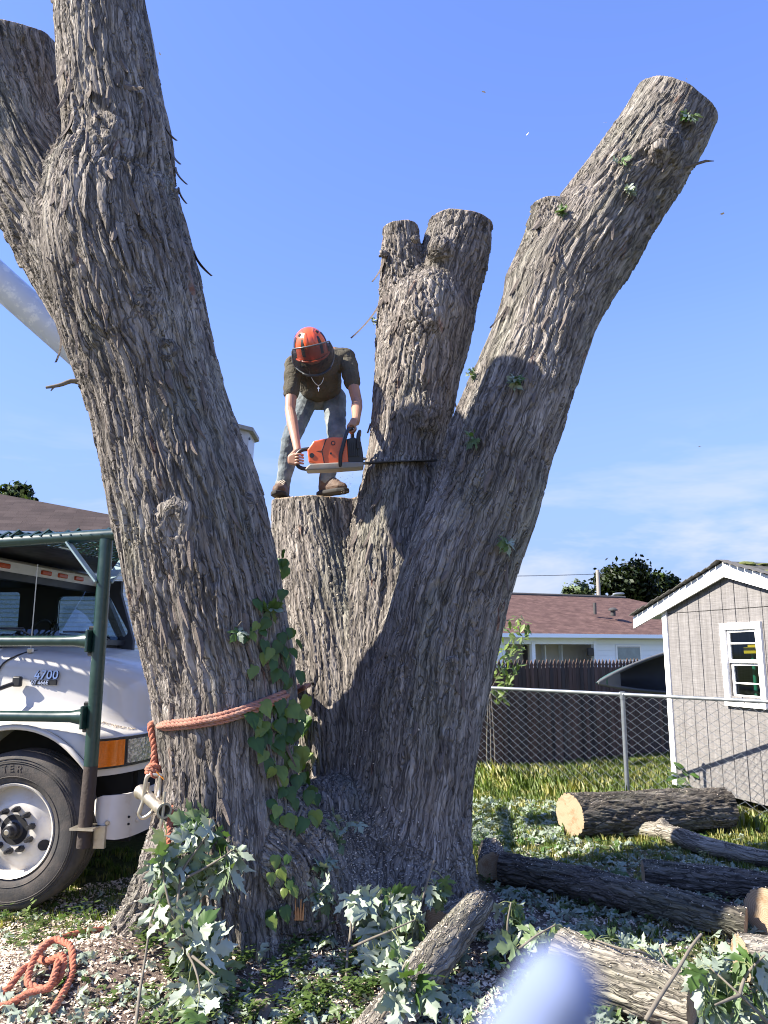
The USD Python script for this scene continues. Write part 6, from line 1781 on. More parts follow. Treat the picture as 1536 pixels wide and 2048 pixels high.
# dead sticks
st = [at(1292, 2040, 3.35), at(1322, 1990, 3.4), at(1352, 1945, 3.45), at(1385, 1890, 3.5), at(1403, 1868, 3.52)]
single('stick', cat(tube(smooth_path(st, 20), np.linspace(0.010, 0.006, 20), 8), tube(smooth_path([st[2], at(1330, 1920, 3.5), at(1318, 1895, 3.52)], 8), 0.004, 6)), 'twig', 'grey crooked stick standing out of the leaves at the bottom right', 'stick', smooth=True)
sl_ = [onz(505, 2048, 0.03), onz(530, 2005, 0.06), onz(560, 1968, 0.05)]
ps_ = smooth_path(sl_, 14)
t_, A_, B_ = frames(ps_)
vv = np.array([p + A_[k] * 0.06 * math.sin(a) * (0.7 + 0.5 * fbm(np.array([[k * .3, a, 0.]]), 2, 4)[0]) + np.array([0, 0, 1]) * 0.045 * math.cos(a * 1.2) for k, p in enumerate(ps_) for a in np.linspace(-1.3, 1.3, 9)])
i, j = np.meshgrid(np.arange(13), np.arange(8), indexing='ij'); q = (i * 9 + j).ravel()
fs_ = np.vstack([np.stack([q, q + 1, q + 10], 1), np.stack([q, q + 10, q + 9], 1)])
single('bark_slab', cat((vv, fs_), (vv - [0, 0, 0.012], fs_[:, ::-1])), 'bark_strip', 'dark curled slab of bark lying on the ground at the bottom', 'bark', smooth=True)

# ------------------------------------------------------------------ bark strips and dead stubs on the maple
rr = random.Random(3)


def strip(px, py, dirpx, L, wd, curl, name='bark_strip', mt='bark_strip'):
    p, n = on_tree(px, py, 0.004)
    d = RGT * dirpx[0] - UP * dirpx[1]
    d = unit(d - n * np.dot(d, n)); s = np.cross(n, d)
    m = 9
    c = []
    for k in range(m):
        t = k / (m - 1)
        c.append(p + d * (L * t) + n * (curl * L * t * t) + s * (0.06 * L * math.sin(t * 3 + px)))
    c = np.array(c)
    w = wd * np.array([0.5, 0.95, 1, 0.9, 0.95, 0.8, 0.7, 0.5, 0.12]) / 2
    v = np.vstack([c - s * w[:, None], c + n * 0.010, c + s * w[:, None], c - n * 0.004])
    f = []
    for a, b in ((0, 1), (1, 2), (2, 3), (3, 0)):
        for k in range(m - 1):
            f += [[a * m + k, b * m + k, b * m + k + 1], [a * m + k, b * m + k + 1, a * m + k + 1]]
    TREE.part(name, (v, np.array(f)), mt, smooth=40)


for px, py, dx, dy, L, wd, cu in [(385, 500, 0.5, 1, 0.19, 0.05, 0.35), (340, 300, 0.3, 1, 0.10, 0.05, 0.5), (349, 335, 0.3, 1, 0.11, 0.04, 0.6), (355, 375, 0.3, 1, 0.10, 0.04, 0.5), (330, 255, .3, 1, .09, .04, .5), (742, 940, -0.05, -1, 0.70, 0.05, 0.12), (762, 600, -0.25, 1, 0.4, 0.04, 0.25),
                                  (768, 520, -0.1, 1, 0.2, 0.05, 0.3), (908, 790, 0.2, 1, 0.16, 0.03, 0.5), (1085, 440, -0.5, 1, 0.14, 0.05, 0.4), (122, 560, -0.1, -1, 0.12, 0.03, 0.5), (45, 470, -0.3, -1, 0.1, 0.04, 0.5), (120, 660, 0.1, 1, 0.18, 0.03, 0.4), (175, 190, 0.9, 0.1, 0.12, 0.06, 0.5),
                                  (100, 310, 0.4, -0.6, 0.12, 0.05, 0.5), (140, 160, -0.2, 1, 0.22, 0.05, 0.3), (135, 110, -0.1, 1, 0.22, 0.05, 0.35), (145, 230, 0.1, 1, 0.18, 0.04, 0.4), (250, 170, 0.7, 0.3, 0.12, 0.04, 0.4)]:
    strip(px, py, (dx, dy), L, wd, cu)
for _ in range(150):
    k = rr.random()
    if k < 0.55:
        py = rr.uniform(20, 1650); cx = np.interp(py, [0, 200, 300, 470, 600, 800, 1000, 1400, 1700], [197, 224, 210, 213, 258, 320, 374, 452, 462]); px = cx + rr.uniform(-1, 1) * np.interp(py, [0, 200, 470, 1700], [80, 90, 150, 140]); dx = 0.2
    elif k < 0.8:
        py = rr.uniform(260, 1500); cx = np.interp(py, [240, 420, 600, 900, 1200, 1600], [1338, 1215, 1106, 1000, 896, 832]); px = cx + rr.uniform(-1, 1) * 100; dx = -0.35
    else:
        py = rr.uniform(480, 1100); cx = np.interp(py, [480, 700, 900, 1100], [860, 843, 812, 783]); px = cx + rr.uniform(-1, 1) * 78; dx = -0.1
    strip(px, py, (dx + rr.uniform(-0.1, 0.1), 1), rr.uniform(0.07, 0.2), rr.uniform(0.02, 0.045), rr.uniform(0.08, 0.28))


def knot(px, py, r, tall=1.25):
    """A healed branch scar: a raised uneven ring round a sunken eye."""
    p, n = on_tree(px, py, 0.0)
    up = unit(np.array([0.1, 0, 1.0]) - n * n[2]); s = np.cross(up, n)
    v, f = lathe([(0.001, -0.012), (r * 0.22, -0.010), (r * 0.34, 0.004), (r * 0.5, 0.016), (r * 0.62, 0.008), (r * 0.78, 0.014), (r * 1.02, -0.006), (r * 1.2, -0.03)], 36)
    v = v * [1, tall, 1]
    v = v + np.stack([0.10 * r * (vnoise(v * 40, 3) - 0.5), 0.10 * r * (vnoise(v * 40, 4) - 0.5), 0.022 * (fbm(v * 38 + px, 3, 5) - 0.5)], 1) * 2
    w = xf((v, f), frame(p, s, up, n))
    TREE.part('knot', w, 'bark', smooth=True, pv=None)
    q = numbered
    m = UsdGeom.Mesh.Get(stage, TREE.path + '/knot' + (f'_{_used[(TREE.path, "knot")] - 1:03d}' if _used[(TREE.path, 'knot')] > 1 else ''))
    nv = len(m.GetPointsAttr().Get())
    UsdGeom.PrimvarsAPI(m).CreatePrimvar('bk', Sdf.ValueTypeNames.Float3Array, 'vertex').Set(Vt.Vec3fArray.FromNumpy(np.ascontiguousarray(np.array(m.GetPointsAttr().Get(), np.float32) * [1, 1, 0.5] + px, np.float32)))


for px, py, r in [(300, 605, 0.085), (332, 700, 0.06), (346, 1050, 0.11), (205, 255, 0.10), (836, 838, 0.07), (1318, 312, 0.075), (862, 655, 0.06), (905, 1330, 0.05)]:
    knot(px, py, r)
q0_, n0_ = on_tree(158, 768)
stub = smooth_path([q0_ + [0.05, 0.05, 0], at(148, 762, q0_[1] - 0.02), at(120, 770, q0_[1] - 0.05), at(92, 775, q0_[1] - 0.06)], 12)
TREE.part('dead_twig', cat(tube(stub, np.linspace(0.02, 0.009, 12), 8), tube([stub[9], stub[9] + [-0.02, 0, -0.03]], [0.008, 0.003], 6)), 'twig', smooth=True)
q0_, n0_ = on_tree(1368, 335)
TREE.part('dead_twig', tube([q0_, at(1412, 322, q0_[1]), at(1428, 322, q0_[1])], [0.012, 0.010, 0.003], 6), 'bark_strip', smooth=True)
q0_, n0_ = on_tree(595, 1838)
for k in range(5):
    e_0 = q0_ + RGT * (0.012 * (k - 2)) + n0_ * 0.012
    TREE.part('torn_wood', tube([e_0, e_0 + [0.004 * (k - 2), -0.01, 0.07 + 0.05 * rr.random()]], [0.009, 0.002], 5), 'torn_wood')

# ------------------------------------------------------------------ ropes and the lowering device
def rope_mesh(pts, R, n=None, lay=0.055):
    p = np.asarray(pts, float)
    s = np.r_[0, np.cumsum(np.linalg.norm(np.diff(p, axis=0), axis=1))]
    m = n or int(s[-1] / 0.011) + 4
    c = PchipInterpolator(s, p)(np.linspace(0, s[-1], m))
    ss = np.linspace(0, s[-1], m)
    t, A, B = frames(c)
    out = []
    for k in range(3):
        a = ss / lay * 2 * np.pi / 1.6 + 2 * np.pi * k / 3
        out.append(tube(c + R * 0.5 * (np.cos(a)[:, None] * A + np.sin(a)[:, None] * B), R * 0.58, 7))
    return cat(*out)


def round_stem(pix, lift):
    return [on_tree(px, py, lift)[0] for px, py in pix]


SLING = Thing('sling_rope', 'faded orange rope sling tied round the lower left stem', 'rope', at(460, 1430, 4.4) * [1, 1, 0])
left_pt = at(318, 1450, 4.62)
bk_pts = [at(607, 1372, 4.95) + [0.02, 0.15, 0], at(610, 1374, 4.85)]
for off, dep in ((-9, 0.018), (6, 0.02), (-2, 0.034)):
    pix = [(596, 1380 + off), (560, 1394 + off), (520, 1411 + off), (480, 1426 + off), (440, 1437 + off), (400, 1445 + off * 0.9), (360, 1449 + off * 0.8), (335, 1451 + off * 0.7)]
    mid = round_stem(pix, dep)
    SLING.part('strand', rope_mesh(bk_pts + mid + [left_pt + [0.0, 0, off * 0.0015], left_pt + [-0.02, 0.14, 0]], 0.0138), 'rope_faded', smooth=True)
kn = [left_pt + [0.0, -0.03, 0.02], left_pt + [-0.035, -0.05, 0.0], left_pt + [-0.02, -0.06, -0.05], at(309, 1500, 4.55), at(307, 1535, 4.54)]
SLING.part('hanging_strand', rope_mesh(kn, 0.019), 'rope_orange', smooth=True)
SLING.part('hanging_strand', rope_mesh([p + [0.012, 0.02, 0] for p in kn], 0.016), 'rope_orange', smooth=True)
kc = at(307, 1540, 4.53)
SLING.part('knot', cat(*[rope_mesh([kc + np.array([0.035 * math.cos(a + k), 0.03 * math.sin(a + k), 0.012 * math.sin(2 * a + k) + 0.018 * (k - 1)]) for a in np.linspace(0, 5.6, 14)], 0.014) for k in range(3)]), 'rope_orange', smooth=True)
SLING.part('tag', obox(at(314, 1543, 4.5), at(329, 1558, 4.5), 0.004, 0.035, up=(0, 1, 0)), 'tag_orange')
LD = Thing('lowering_device', 'steel lowering device with a tube and a loop hanging beside the left stem', 'lowering device', at(300, 1590, 4.5))
d0_, d1_ = at(281, 1583, 4.62), at(329, 1622, 4.32)
ta, tx, ty = unit(d1_ - d0_), None, None
tx = unit(np.cross(ta, [0, 0, 1])); ty = np.cross(ta, tx)
Ld = np.linalg.norm(d1_ - d0_)
LD.part('tube', xf(lathe([(0.001, 0), (0.040, 0), (0.042, 0.008), (0.034, 0.02), (0.034, Ld - 0.012), (0.042, Ld - 0.006), (0.042, Ld), (0.031, Ld), (0.029, Ld - 0.10), (0.001, Ld - 0.10)], 28), frame(d0_, tx, ty, ta)), 'bare_steel', smooth=40)
lo_ = [at(325, 1553, 4.50), at(318, 1549, 4.5), at(300, 1549, 4.5), at(293, 1556, 4.5), at(287, 1600, 4.5), at(278, 1628, 4.5), at(285, 1636, 4.5), at(300, 1628, 4.5), at(308, 1618, 4.52)]
LD.part('loop', tube(smooth_path(lo_, 40), 0.0115, 10), 'bare_steel', smooth=True)
LD.part('loop', tube(smooth_path([at(321, 1549, 4.5), at(319, 1580, 4.5), at(316, 1600, 4.47)], 10), 0.0115, 10), 'bare_steel', smooth=True)
LD.part('pin', tube([at(330, 1583, 4.33), at(321, 1662, 4.33)], 0.0105, 10), 'bare_steel', smooth=40)
LD.part('pin', tube([at(296, 1565, 4.56), at(293, 1600, 4.56)], 0.0105, 10), 'bare_steel', smooth=40)
g3 = lambda px, py, z=0.03: (lambda p: np.r_[p[:2], float(gz(p[0], p[1])) + z])(onz(px, py, 0.05))
TR = [at(345, 1596, 4.48), at(343, 1630, 4.4), at(338, 1660, 4.33), at(334, 1700, 4.25), at(322, 1740, 4.15)]
single('lowering_rope', rope_mesh(TR, 0.018), 'rope_orange', 'short length of orange rope running down from the lowering device', 'rope', smooth=True)
pile = [g3(215, 1845, 0.0), g3(172, 1860), g3(120, 1880), g3(88, 1905), g3(78, 1935), g3(95, 1955, 0.05), g3(120, 1960, 0.07), g3(118, 1985, 0.06), g3(85, 1990), g3(55, 1985, 0.05), g3(70, 1955, 0.09), g3(105, 1938, 0.10), g3(135, 1950, 0.08), g3(140, 1980), g3(118, 2010), g3(103, 2028)]
single('rope_pile', rope_mesh(pile, 0.0175), 'rope_orange', 'bright orange rope lying in a loose heap at the bottom left', 'rope', smooth=True)
pile2 = [g3(-30, 1978, 0.03), g3(10, 1985, 0.03), g3(40, 1975, 0.08), g3(60, 1958, 0.05), g3(20, 2000, 0.02), g3(-20, 2012), g3(10, 2010, 0.03), g3(60, 2004, 0.06), g3(98, 2002, 0.07), g3(112, 1975, 0.1)]
single('rope_pile', rope_mesh(pile2[:4], 0.0175), 'rope_orange', 'end of orange rope entering from the left edge', 'rope', smooth=True)
single('rope_pile', rope_mesh(pile2[5:], 0.0175), 'rope_orange', 'lowest strand of orange rope near the bottom left corner', 'rope', smooth=True)

# ------------------------------------------------------------------ leaves
half = [(0.0, 0.0), (0.05, 0.0), (0.16, -0.10), (0.26, -0.06), (0.42, -0.07), (0.36, 0.03), (0.40, 0.11), (0.28, 0.12), (0.155, 0.13), (0.24, 0.18), (0.38, 0.20), (0.42, 0.28), (0.54, 0.33), (0.52, 0.40), (0.62, 0.55), (0.48, 0.50), (0.40, 0.52), (0.34, 0.42), (0.22, 0.36), (0.115, 0.32), (0.15, 0.44), (0.25, 0.50), (0.22, 0.58), (0.27, 0.68), (0.16, 0.70), (0.15, 0.80), (0.07, 0.84), (0.0, 1.02)]
maple_outline = half + [(-x, y) for x, y in half[-2:0:-1]]
heart_half = [(0.0, 0.06), (0.08, 0.0), (0.22, -0.03), (0.36, 0.06), (0.42, 0.2), (0.40, 0.34), (0.44, 0.38), (0.35, 0.50), (0.34, 0.58), (0.23, 0.70), (0.2, 0.78), (0.09, 0.9), (0.0, 1.05)]
heart_outline = heart_half + [(-x, y) for x, y in heart_half[-2:0:-1]]
oval_outline = [(0, 0), (0.12, 0.12), (0.2, 0.35), (0.18, 0.6), (0.09, 0.85), (0, 1.0), (-0.09, 0.85), (-0.18, 0.6), (-0.2, 0.35), (-0.12, 0.12)]


def leaf_shape(outline, fold=0.25, droop=0.3, wav=0.05, seed=0):
    """A leaf blade folded along its midrib and drooping to its tip, its lobes waving; y along the midrib, z up."""
    g = trimesh.creation.triangulate_polygon(Polygon(outline).buffer(0), engine='earcut')
    v2, f = np.array(g[0]), np.array(g[1])
    # a row of midrib points makes it bend
    z = -fold * np.abs(v2[:, 0]) ** 1.3 * 0.8 - droop * v2[:, 1] ** 2 + wav * np.sin(v2[:, 0] * 9 + v2[:, 1] * 7 + seed)
    v = np.c_[v2, z]
    n = np.cross(v[f[:, 1]] - v[f[:, 0]], v[f[:, 2]] - v[f[:, 0]])
    f[n[:, 2] < 0] = f[n[:, 2] < 0][:, ::-1]
    return v, f, vnormals(v, f)


MAPLE = [leaf_shape(maple_outline, 0.1 + 0.8 * (k % 3) / 2, 0.05 + 0.6 * k / 8, 0.05 + 0.09 * (k % 4) / 3, k) for k in range(9)]
HEART = [leaf_shape(heart_outline, 0.15 + 0.3 * (k % 2), 0.1 + 0.12 * k, 0.03, k) for k in range(4)]
OVAL = [leaf_shape(oval_outline, 0.4, 0.15 + 0.15 * k, 0.03, k) for k in range(3)]


def leaf_at(thing, p, d, n, size, kind, mt, under=None, petiole=None, single_as=None):
    """A leaf whose base is at p, its midrib along d and its upper side towards n."""
    d = unit(d); n = unit(n - d * np.dot(n, d)); s = np.cross(d, n)
    v, f, nn = kind[rr.randrange(len(kind))]
    M = frame(p, s * size, d * size, n * size)
    w = v @ M[:3, :3].T + p
    nw = nn @ np.array([s, d, n])
    return thing.part('leaf', (w, f), mt, normals=nw, under=under)


def spray(label, tw, leaves, mats, size=(0.11, 0.17), flip=0.6, group=None, name='leafy_branch', kinds=None, face=0.7):
    """A cut branch: twig polylines (points) and leaves at pixel, depth points joined to the nearest twig by a stalk."""
    allp = np.vstack([np.asarray(t) for t in tw])
    o = allp[0].copy()
    th_ = Thing(name, label, 'branch' if name == 'leafy_branch' else 'leaves', o, group=group)
    dense = []
    for t in tw:
        q = smooth_path(t, 18)
        th_.part('twig', tube(q, np.linspace(0.0085, 0.004, 18), 6), 'twig', smooth=True)
        dense.append(q)
    D_ = np.vstack(dense)
    KD = cKDTree(D_)
    st_ = []
    for p in leaves:
        p = np.asarray(p, float)
        c = D_[KD.query(p + np.array([0, 0, 0.05]))[1]]
        d = unit(unit(p - c) + np.array([rr.uniform(-.5, .5), rr.uniform(-.4, .2), rr.uniform(-0.75, 0.1)]))
        sz_ = rr.uniform(*size)
        n = unit(np.array([rr.uniform(-.6, .6), -face + rr.uniform(-.5, .5), 0.7 + rr.uniform(-.6, .4)]))
        if rr.random() < flip:
            n = -n
        b = p - d * sz_ * 0.45
        leaf_at(th_, b, d, n, sz_, kinds or MAPLE, mats[rr.randrange(len(mats))])
        st_.append(tube([c, (c + b) / 2 + [0, 0, 0.012], b], 0.0018, 4, caps=False))
    th_.part('leaf_stalks', cat(*st_), 'stem_green', kind='stuff')
    return th_


def scatter_px(n, poly, Yfn, seed):
    rg = random.Random(seed); pg = Polygon(poly); x0, y0, x1, y1 = pg.bounds
    from shapely.geometry import Point
    out = []
    while len(out) < n:
        x, y = rg.uniform(x0, x1), rg.uniform(y0, y1)
        if pg.contains(Point(x, y)):
            out.append(at(x, y, Yfn(x, y, rg)))
    return out


def gY(px, py, z=0.05):
    return float(onz(px, py, z)[1])


nearY = lambda top, z=0.06, spread=0.18: (lambda x, y, rg: min(top - 0.1 * rg.random(), gY(x, y, z) - spread * rg.random()))
SIL = ['maple_leaf_grey', 'maple_leaf_grey', 'maple_leaf', 'maple_leaf_grey', 'maple_leaf_green']
spray('largest heap of wilting silvery maple leaves against the left stem', [[at(352, 1850, 4.05), at(360, 1760, 4.13), at(400, 1690, 4.15), at(430, 1650, 4.18)], [at(352, 1850, 4.05), at(330, 1770, 4.1), at(322, 1710, 4.15)], [at(360, 1760, 4.13), at(420, 1730, 4.12), at(465, 1700, 4.12)]],
      scatter_px(46, [(345, 1640), (370, 1625), (455, 1640), (490, 1720), (470, 1760), (420, 1790), (400, 1850), (310, 1830), (300, 1760), (322, 1700)], nearY(4.22), 1), SIL)
spray('silvery maple leaves hanging low below the left stem, on a long bare twig', [[onz(270, 2060, 0.05), at(285, 1950, 3.95), at(300, 1850, 4.05), at(330, 1780, 4.1)], [at(300, 1850, 4.05), at(370, 1900, 3.95), at(400, 1990, 3.75)], [at(370, 1900, 3.95), at(430, 1950, 3.8)]],
      scatter_px(32, [(330, 1830), (430, 1850), (455, 1950), (440, 2048), (360, 2048), (350, 1940), (300, 1860)], nearY(4.05, 0.1, 0.25), 2), SIL)
spray('bushy heap of pale maple leaves in front of the trunk foot', [[onz(690, 2000, 0.03), at(695, 1900, 4.3), at(730, 1820, 4.4), at(780, 1800, 4.42)], [at(695, 1900, 4.3), at(760, 1870, 4.3), at(830, 1840, 4.35)], [at(700, 1880, 4.3), at(705, 1800, 4.42)]],
      scatter_px(44, [(690, 1800), (760, 1785), (850, 1810), (855, 1880), (800, 1930), (720, 1930), (680, 1860)], nearY(4.5, 0.1, 0.2), 3), SIL)
spray('few large pale leaves lying over the lower end of the foreground log', [[onz(760, 2048, 0.1), at(800, 1985, 3.5), at(830, 1955, 3.55)]],
      scatter_px(11, [(770, 1945), (850, 1940), (870, 1990), (840, 2040), (780, 2040)], lambda x, y, rg: 3.5 - 0.1 * rg.random(), 4), SIL, size=(0.10, 0.15))
spray('green and silver leaves standing between the foreground log and the trunk', [[onz(1010, 1910, 0.03), at(1015, 1850, 4.55), at(1022, 1805, 4.6)], [onz(1010, 1910, 0.03), at(1060, 1880, 4.4), at(1110, 1850, 4.45)]],
      scatter_px(16, [(990, 1800), (1040, 1800), (1060, 1850), (1110, 1845), (1110, 1890), (990, 1900)], nearY(4.7, 0.1, 0.2), 5), ['maple_leaf', 'maple_leaf_green', 'maple_leaf_grey'], size=(0.09, 0.14))
spray('pale wilted branch at the bottom right corner', [[onz(1540, 2060, 0.05), at(1480, 1990, 3.45), at(1420, 1935, 3.55)], [at(1480, 1990, 3.45), at(1500, 1940, 3.5), at(1530, 1910, 3.5)], [at(1480, 1990, 3.45), at(1430, 2010, 3.4)]],
      scatter_px(34, [(1395, 1905), (1470, 1895), (1536, 1930), (1545, 2048), (1390, 2048), (1380, 1960)], nearY(3.62, 0.1, 0.22), 6), SIL, size=(0.10, 0.15))
spray('drooping bunch of wilted leaves on the sawdust at the trunk foot', [[at(660, 1700, 4.62), at(650, 1750, 4.55), at(640, 1800, 4.45)]],
      scatter_px(15, [(620, 1740), (670, 1725), (690, 1790), (660, 1830), (620, 1830)], lambda x, y, rg: min(4.55, gY(x, y, 0.2)) - 0.12 * rg.random(), 7), ['maple_leaf', 'maple_leaf_grey', 'maple_leaf_green'], size=(0.08, 0.12))
spray('few leaves caught in the cleft between the two big stems', [[at(655, 1690, 4.72), at(690, 1655, 4.75), at(710, 1650, 4.78)]],
      scatter_px(9, [(655, 1640), (720, 1640), (720, 1690), (660, 1700)], lambda x, y, rg: 4.72 - 0.08 * rg.random(), 8), ['maple_leaf', 'maple_leaf_green', 'maple_leaf_grey'], size=(0.07, 0.11))
spray('small sprig with a green leaf at the foot of the right stem', [[at(868, 1720, 4.6), at(850, 1780, 4.55), at(838, 1830, 4.5)]],
      scatter_px(6, [(850, 1765), (910, 1770), (910, 1810), (860, 1815)], lambda x, y, rg: 4.62 - 0.05 * rg.random(), 9), ['maple_leaf', 'maple_leaf_green'], size=(0.08, 0.12))
spray('few leaves and a twig behind the thick greyish log', [[onz(1330, 1960, 0.05), at(1260, 1900, 3.95), at(1190, 1880, 4.1)]],
      scatter_px(12, [(1150, 1860), (1290, 1870), (1340, 1930), (1230, 1925)], nearY(4.2, 0.06, 0.1), 10), ['maple_leaf', 'maple_leaf_green', 'maple_leaf_grey'], size=(0.07, 0.11))
# sprigs left on the stems
for label, px, py, n_, sz_ in [('leaf tuft near the sawn top of the right stem', 1374, 238, 7, 0.075), ('leaf tuft below the small stub of the right stem', 1126, 430, 7, 0.075), ('bright leaf tuft halfway up the right stem', 1030, 765, 9, 0.075), ('small leaf tuft at the left edge of the right stem', 950, 752, 4, 0.055),
                               ('pair of grey leaves on the right stem beside the saw tip', 952, 878, 4, 0.085), ('dark leaves low on the right edge of the right stem', 1010, 1085, 5, 0.085), ('small tuft on the upper part of the right stem', 1252, 385, 5, 0.06), ('single pale leaf high on the right stem', 1238, 330, 2, 0.07),
                               ('wilted pale leaves on the left stem above the vine', 528, 1216, 5, 0.10), ('single silvery leaf on the left stem left of the vine', 472, 1254, 2, 0.09), ('tiny sprig on the left edge of the middle stem', 752, 640, 2, 0.05)]:
    p, n = on_tree(px, py, 0.02)
    th_ = Thing('leaf_sprig', label, 'leaves', p)
    th_.part('twig', tube([p - n * 0.02, p + n * 0.02 + [0, 0, 0.01], p + n * 0.035 + [0.01, 0, 0.03]], [0.005, 0.004, 0.002], 6), 'twig', smooth=True)
    for k in range(n_):
        d = unit(n * 0.5 + np.array([rr.uniform(-1, 1), -0.2, rr.uniform(-1.1, 0.35)]))
        nn_ = unit(n + np.array([rr.uniform(-.5, .5), rr.uniform(-.5, 0), rr.uniform(-.2, .6)])) * (1 if rr.random() < 0.6 else -1)
        leaf_at(th_, p + n * 0.015 + np.array([rr.uniform(-.02, .02), 0, rr.uniform(-.02, .02)]), d, nn_, sz_ * rr.uniform(0.8, 1.2), MAPLE, ['maple_leaf', 'maple_leaf_green', 'maple_leaf_grey'][rr.randrange(3)])
# the vine up the left stem
VN = Thing('vine', 'leafy green vine climbing the right side of the left stem', 'vine', at(560, 1800, 4.5))
vst = [[(575, 1840), (580, 1760), (575, 1680), (568, 1600), (575, 1520), (560, 1440), (550, 1360), (535, 1280), (545, 1200), (548, 1120)], [(575, 1680), (600, 1620), (610, 1540), (600, 1450), (590, 1330)], [(568, 1600), (540, 1520), (520, 1450), (510, 1380), (505, 1300)]]
for s_ in vst:
    pts = [on_tree(px, py, 0.012)[0] for px, py in s_]
    VN.part('vine_stem', tube(smooth_path(pts, 40), np.linspace(0.008, 0.0035, 40), 6), 'twig', smooth=True)
rg = random.Random(12)
zones = [(7, [(535, 1100), (565, 1100), (575, 1170), (540, 1170)], (0.055, 0.085)), (9, [(500, 1180), (560, 1180), (570, 1270), (490, 1270)], (0.05, 0.085)), (19, [(485, 1260), (590, 1260), (600, 1370), (480, 1350)], (0.06, 0.10)), (54, [(490, 1410), (600, 1390), (635, 1470), (615, 1580), (540, 1560), (490, 1500)], (0.06, 0.125)),
         (18, [(530, 1560), (620, 1560), (635, 1650), (550, 1670)], (0.06, 0.11)), (12, [(535, 1680), (585, 1680), (600, 1840), (535, 1850)], (0.05, 0.085))]
from shapely.geometry import Point
for n_, poly, sz_ in zones:
    pg = Polygon(poly); x0, y0, x1, y1 = pg.bounds; k = 0
    while k < n_:
        x, y = rg.uniform(x0, x1), rg.uniform(y0, y1)
        if not pg.contains(Point(x, y)):
            continue
        k += 1
        p, n = on_tree(x, y, rg.uniform(0.02, 0.075))
        if np.dot(n, EYE - p) < 0:
            n = -n
        d = unit(np.array([rg.uniform(-.6, .6), -0.25, rg.uniform(-1.1, -0.4)]) + n * 0.25)
        nn_ = unit(n * 0.7 + np.array([-0.15 + rg.uniform(-.45, .45), -0.3, 0.45 + rg.uniform(-.3, .3)]))
        s0 = rg.uniform(*sz_)
        leaf_at(VN, p - d * s0 * 0.4, d, nn_, s0, HEART, 'vine_leaf_pale' if rg.random() < (0.5 if y > 1400 else 0.12) else 'vine_leaf')

# ------------------------------------------------------------------ grass, weeds, litter and sawdust
RG = np.random.default_rng(5)


def tuft(n, h, spread, seed, lean=0.5, w=0.0045):
    g = np.random.default_rng(seed); vs, fs, k = [], [], 0
    for _ in range(n):
        a, r = g.uniform(0, 2 * np.pi), spread * np.sqrt(g.random()); hh = h * g.uniform(0.5, 1.1); b = g.uniform(0, 2 * np.pi); l = lean * g.uniform(0.2, 1) * hh
        base = np.array([r * np.cos(a), r * np.sin(a), 0]); d = np.array([np.cos(b), np.sin(b), 0]); s = np.array([-d[1], d[0], 0]) * w * g.uniform(0.7, 1.3)
        m, tp = base + d * l * 0.35 + [0, 0, hh * 0.6], base + d * l + [0, 0, hh * 0.95]
        vs += [base - s, base + s, m - s * 0.8, m + s * 0.8, tp]; fs += [[k, k + 1, k + 3], [k, k + 3, k + 2], [k + 2, k + 3, k + 4]]; k += 5
    v, f = np.array(vs), np.array(fs)
    nrm = vnormals(v, f) * 0.35 + np.array([0, 0, 0.8])
    return v, f, nrm / np.linalg.norm(nrm, axis=1, keepdims=True)


protos = [(*tuft(22, 0.075, 0.06, k)[:2], 'grass_blade' if k < 3 else 'grass_blade_dry', tuft(22, 0.075, 0.06, k)[2]) for k in range(5)]
pos = []
N = 26000
x, y = RG.uniform(-9, 9, N), 3.2 + 13.5 * RG.random(N) ** 1.15
vis_ = np.abs(x) < (y * 0.56 + 0.4)
br = bare_at(x, y)
sel = vis_ & (RG.random(N) > br * 1.25) & ~((x < 0.2) & (y > 7.0)) & ~((np.hypot(x - 0.2, y - 5.1) < 0.75) | (np.hypot(x + 1.0, y - 4.75) < 0.5))
x, y = x[sel], y[sel]
# long grass along the wire fence and round the shed
dF = np.abs((np.stack([x, y], 1) - FA[:2]) @ np.array([-fdir[1], fdir[0]]))
shx = np.stack([x, y], 1) - SO[:2]
inside = ((shx @ sd[:2]) > -0.02) & ((shx @ (-sn[:2])) > 0.0)
keep = ~inside
x, y, dF = x[keep], y[keep], dF[keep]
sc = RG.uniform(0.55, 1.0, len(x)) * (1 + 1.7 * np.exp(-(dF / 0.28) ** 2) + 0.9 * np.exp(-((y - 10.5) / 1.3) ** 2) * (x > 0.8))
idx = RG.choice(5, len(x), p=[0.24, 0.22, 0.22, 0.17, 0.15])
instancer('/World/grass', protos, np.stack([x, y, gz(x, y) - 0.004], 1), quats(len(x), RG, 0.12), sc, idx, 'rough green and straw coloured grass of the yard', 'grass')
print('grass', len(x))


def weed(seed):
    g = np.random.default_rng(seed); parts = []; nn = []
    for k in range(g.integers(4, 7)):
        h = g.uniform(0.05, 0.15); a = g.uniform(0, 2 * np.pi); tip = np.array([0.05 * np.cos(a), 0.05 * np.sin(a), h])
        for j in range(4):
            p = tip * (0.35 + 0.22 * j); b = a + j * 2.3; d = unit([np.cos(b), np.sin(b), 0.35]); s = np.cross(d, [0, 0, 1]); s = unit(s); n = np.cross(s, d)
            v, f, q = OVAL[j % 3]
            sz = g.uniform(0.035, 0.065)
            parts.append((v * sz @ np.array([s, d, n]) + p, f))
    v, f = cat(*parts)
    return v, f, vnormals(v, f)


wp = [(*weed(k)[:2], 'weed_leaf' if k % 4 else 'shrub_leaf', weed(k)[2]) for k in range(6)]


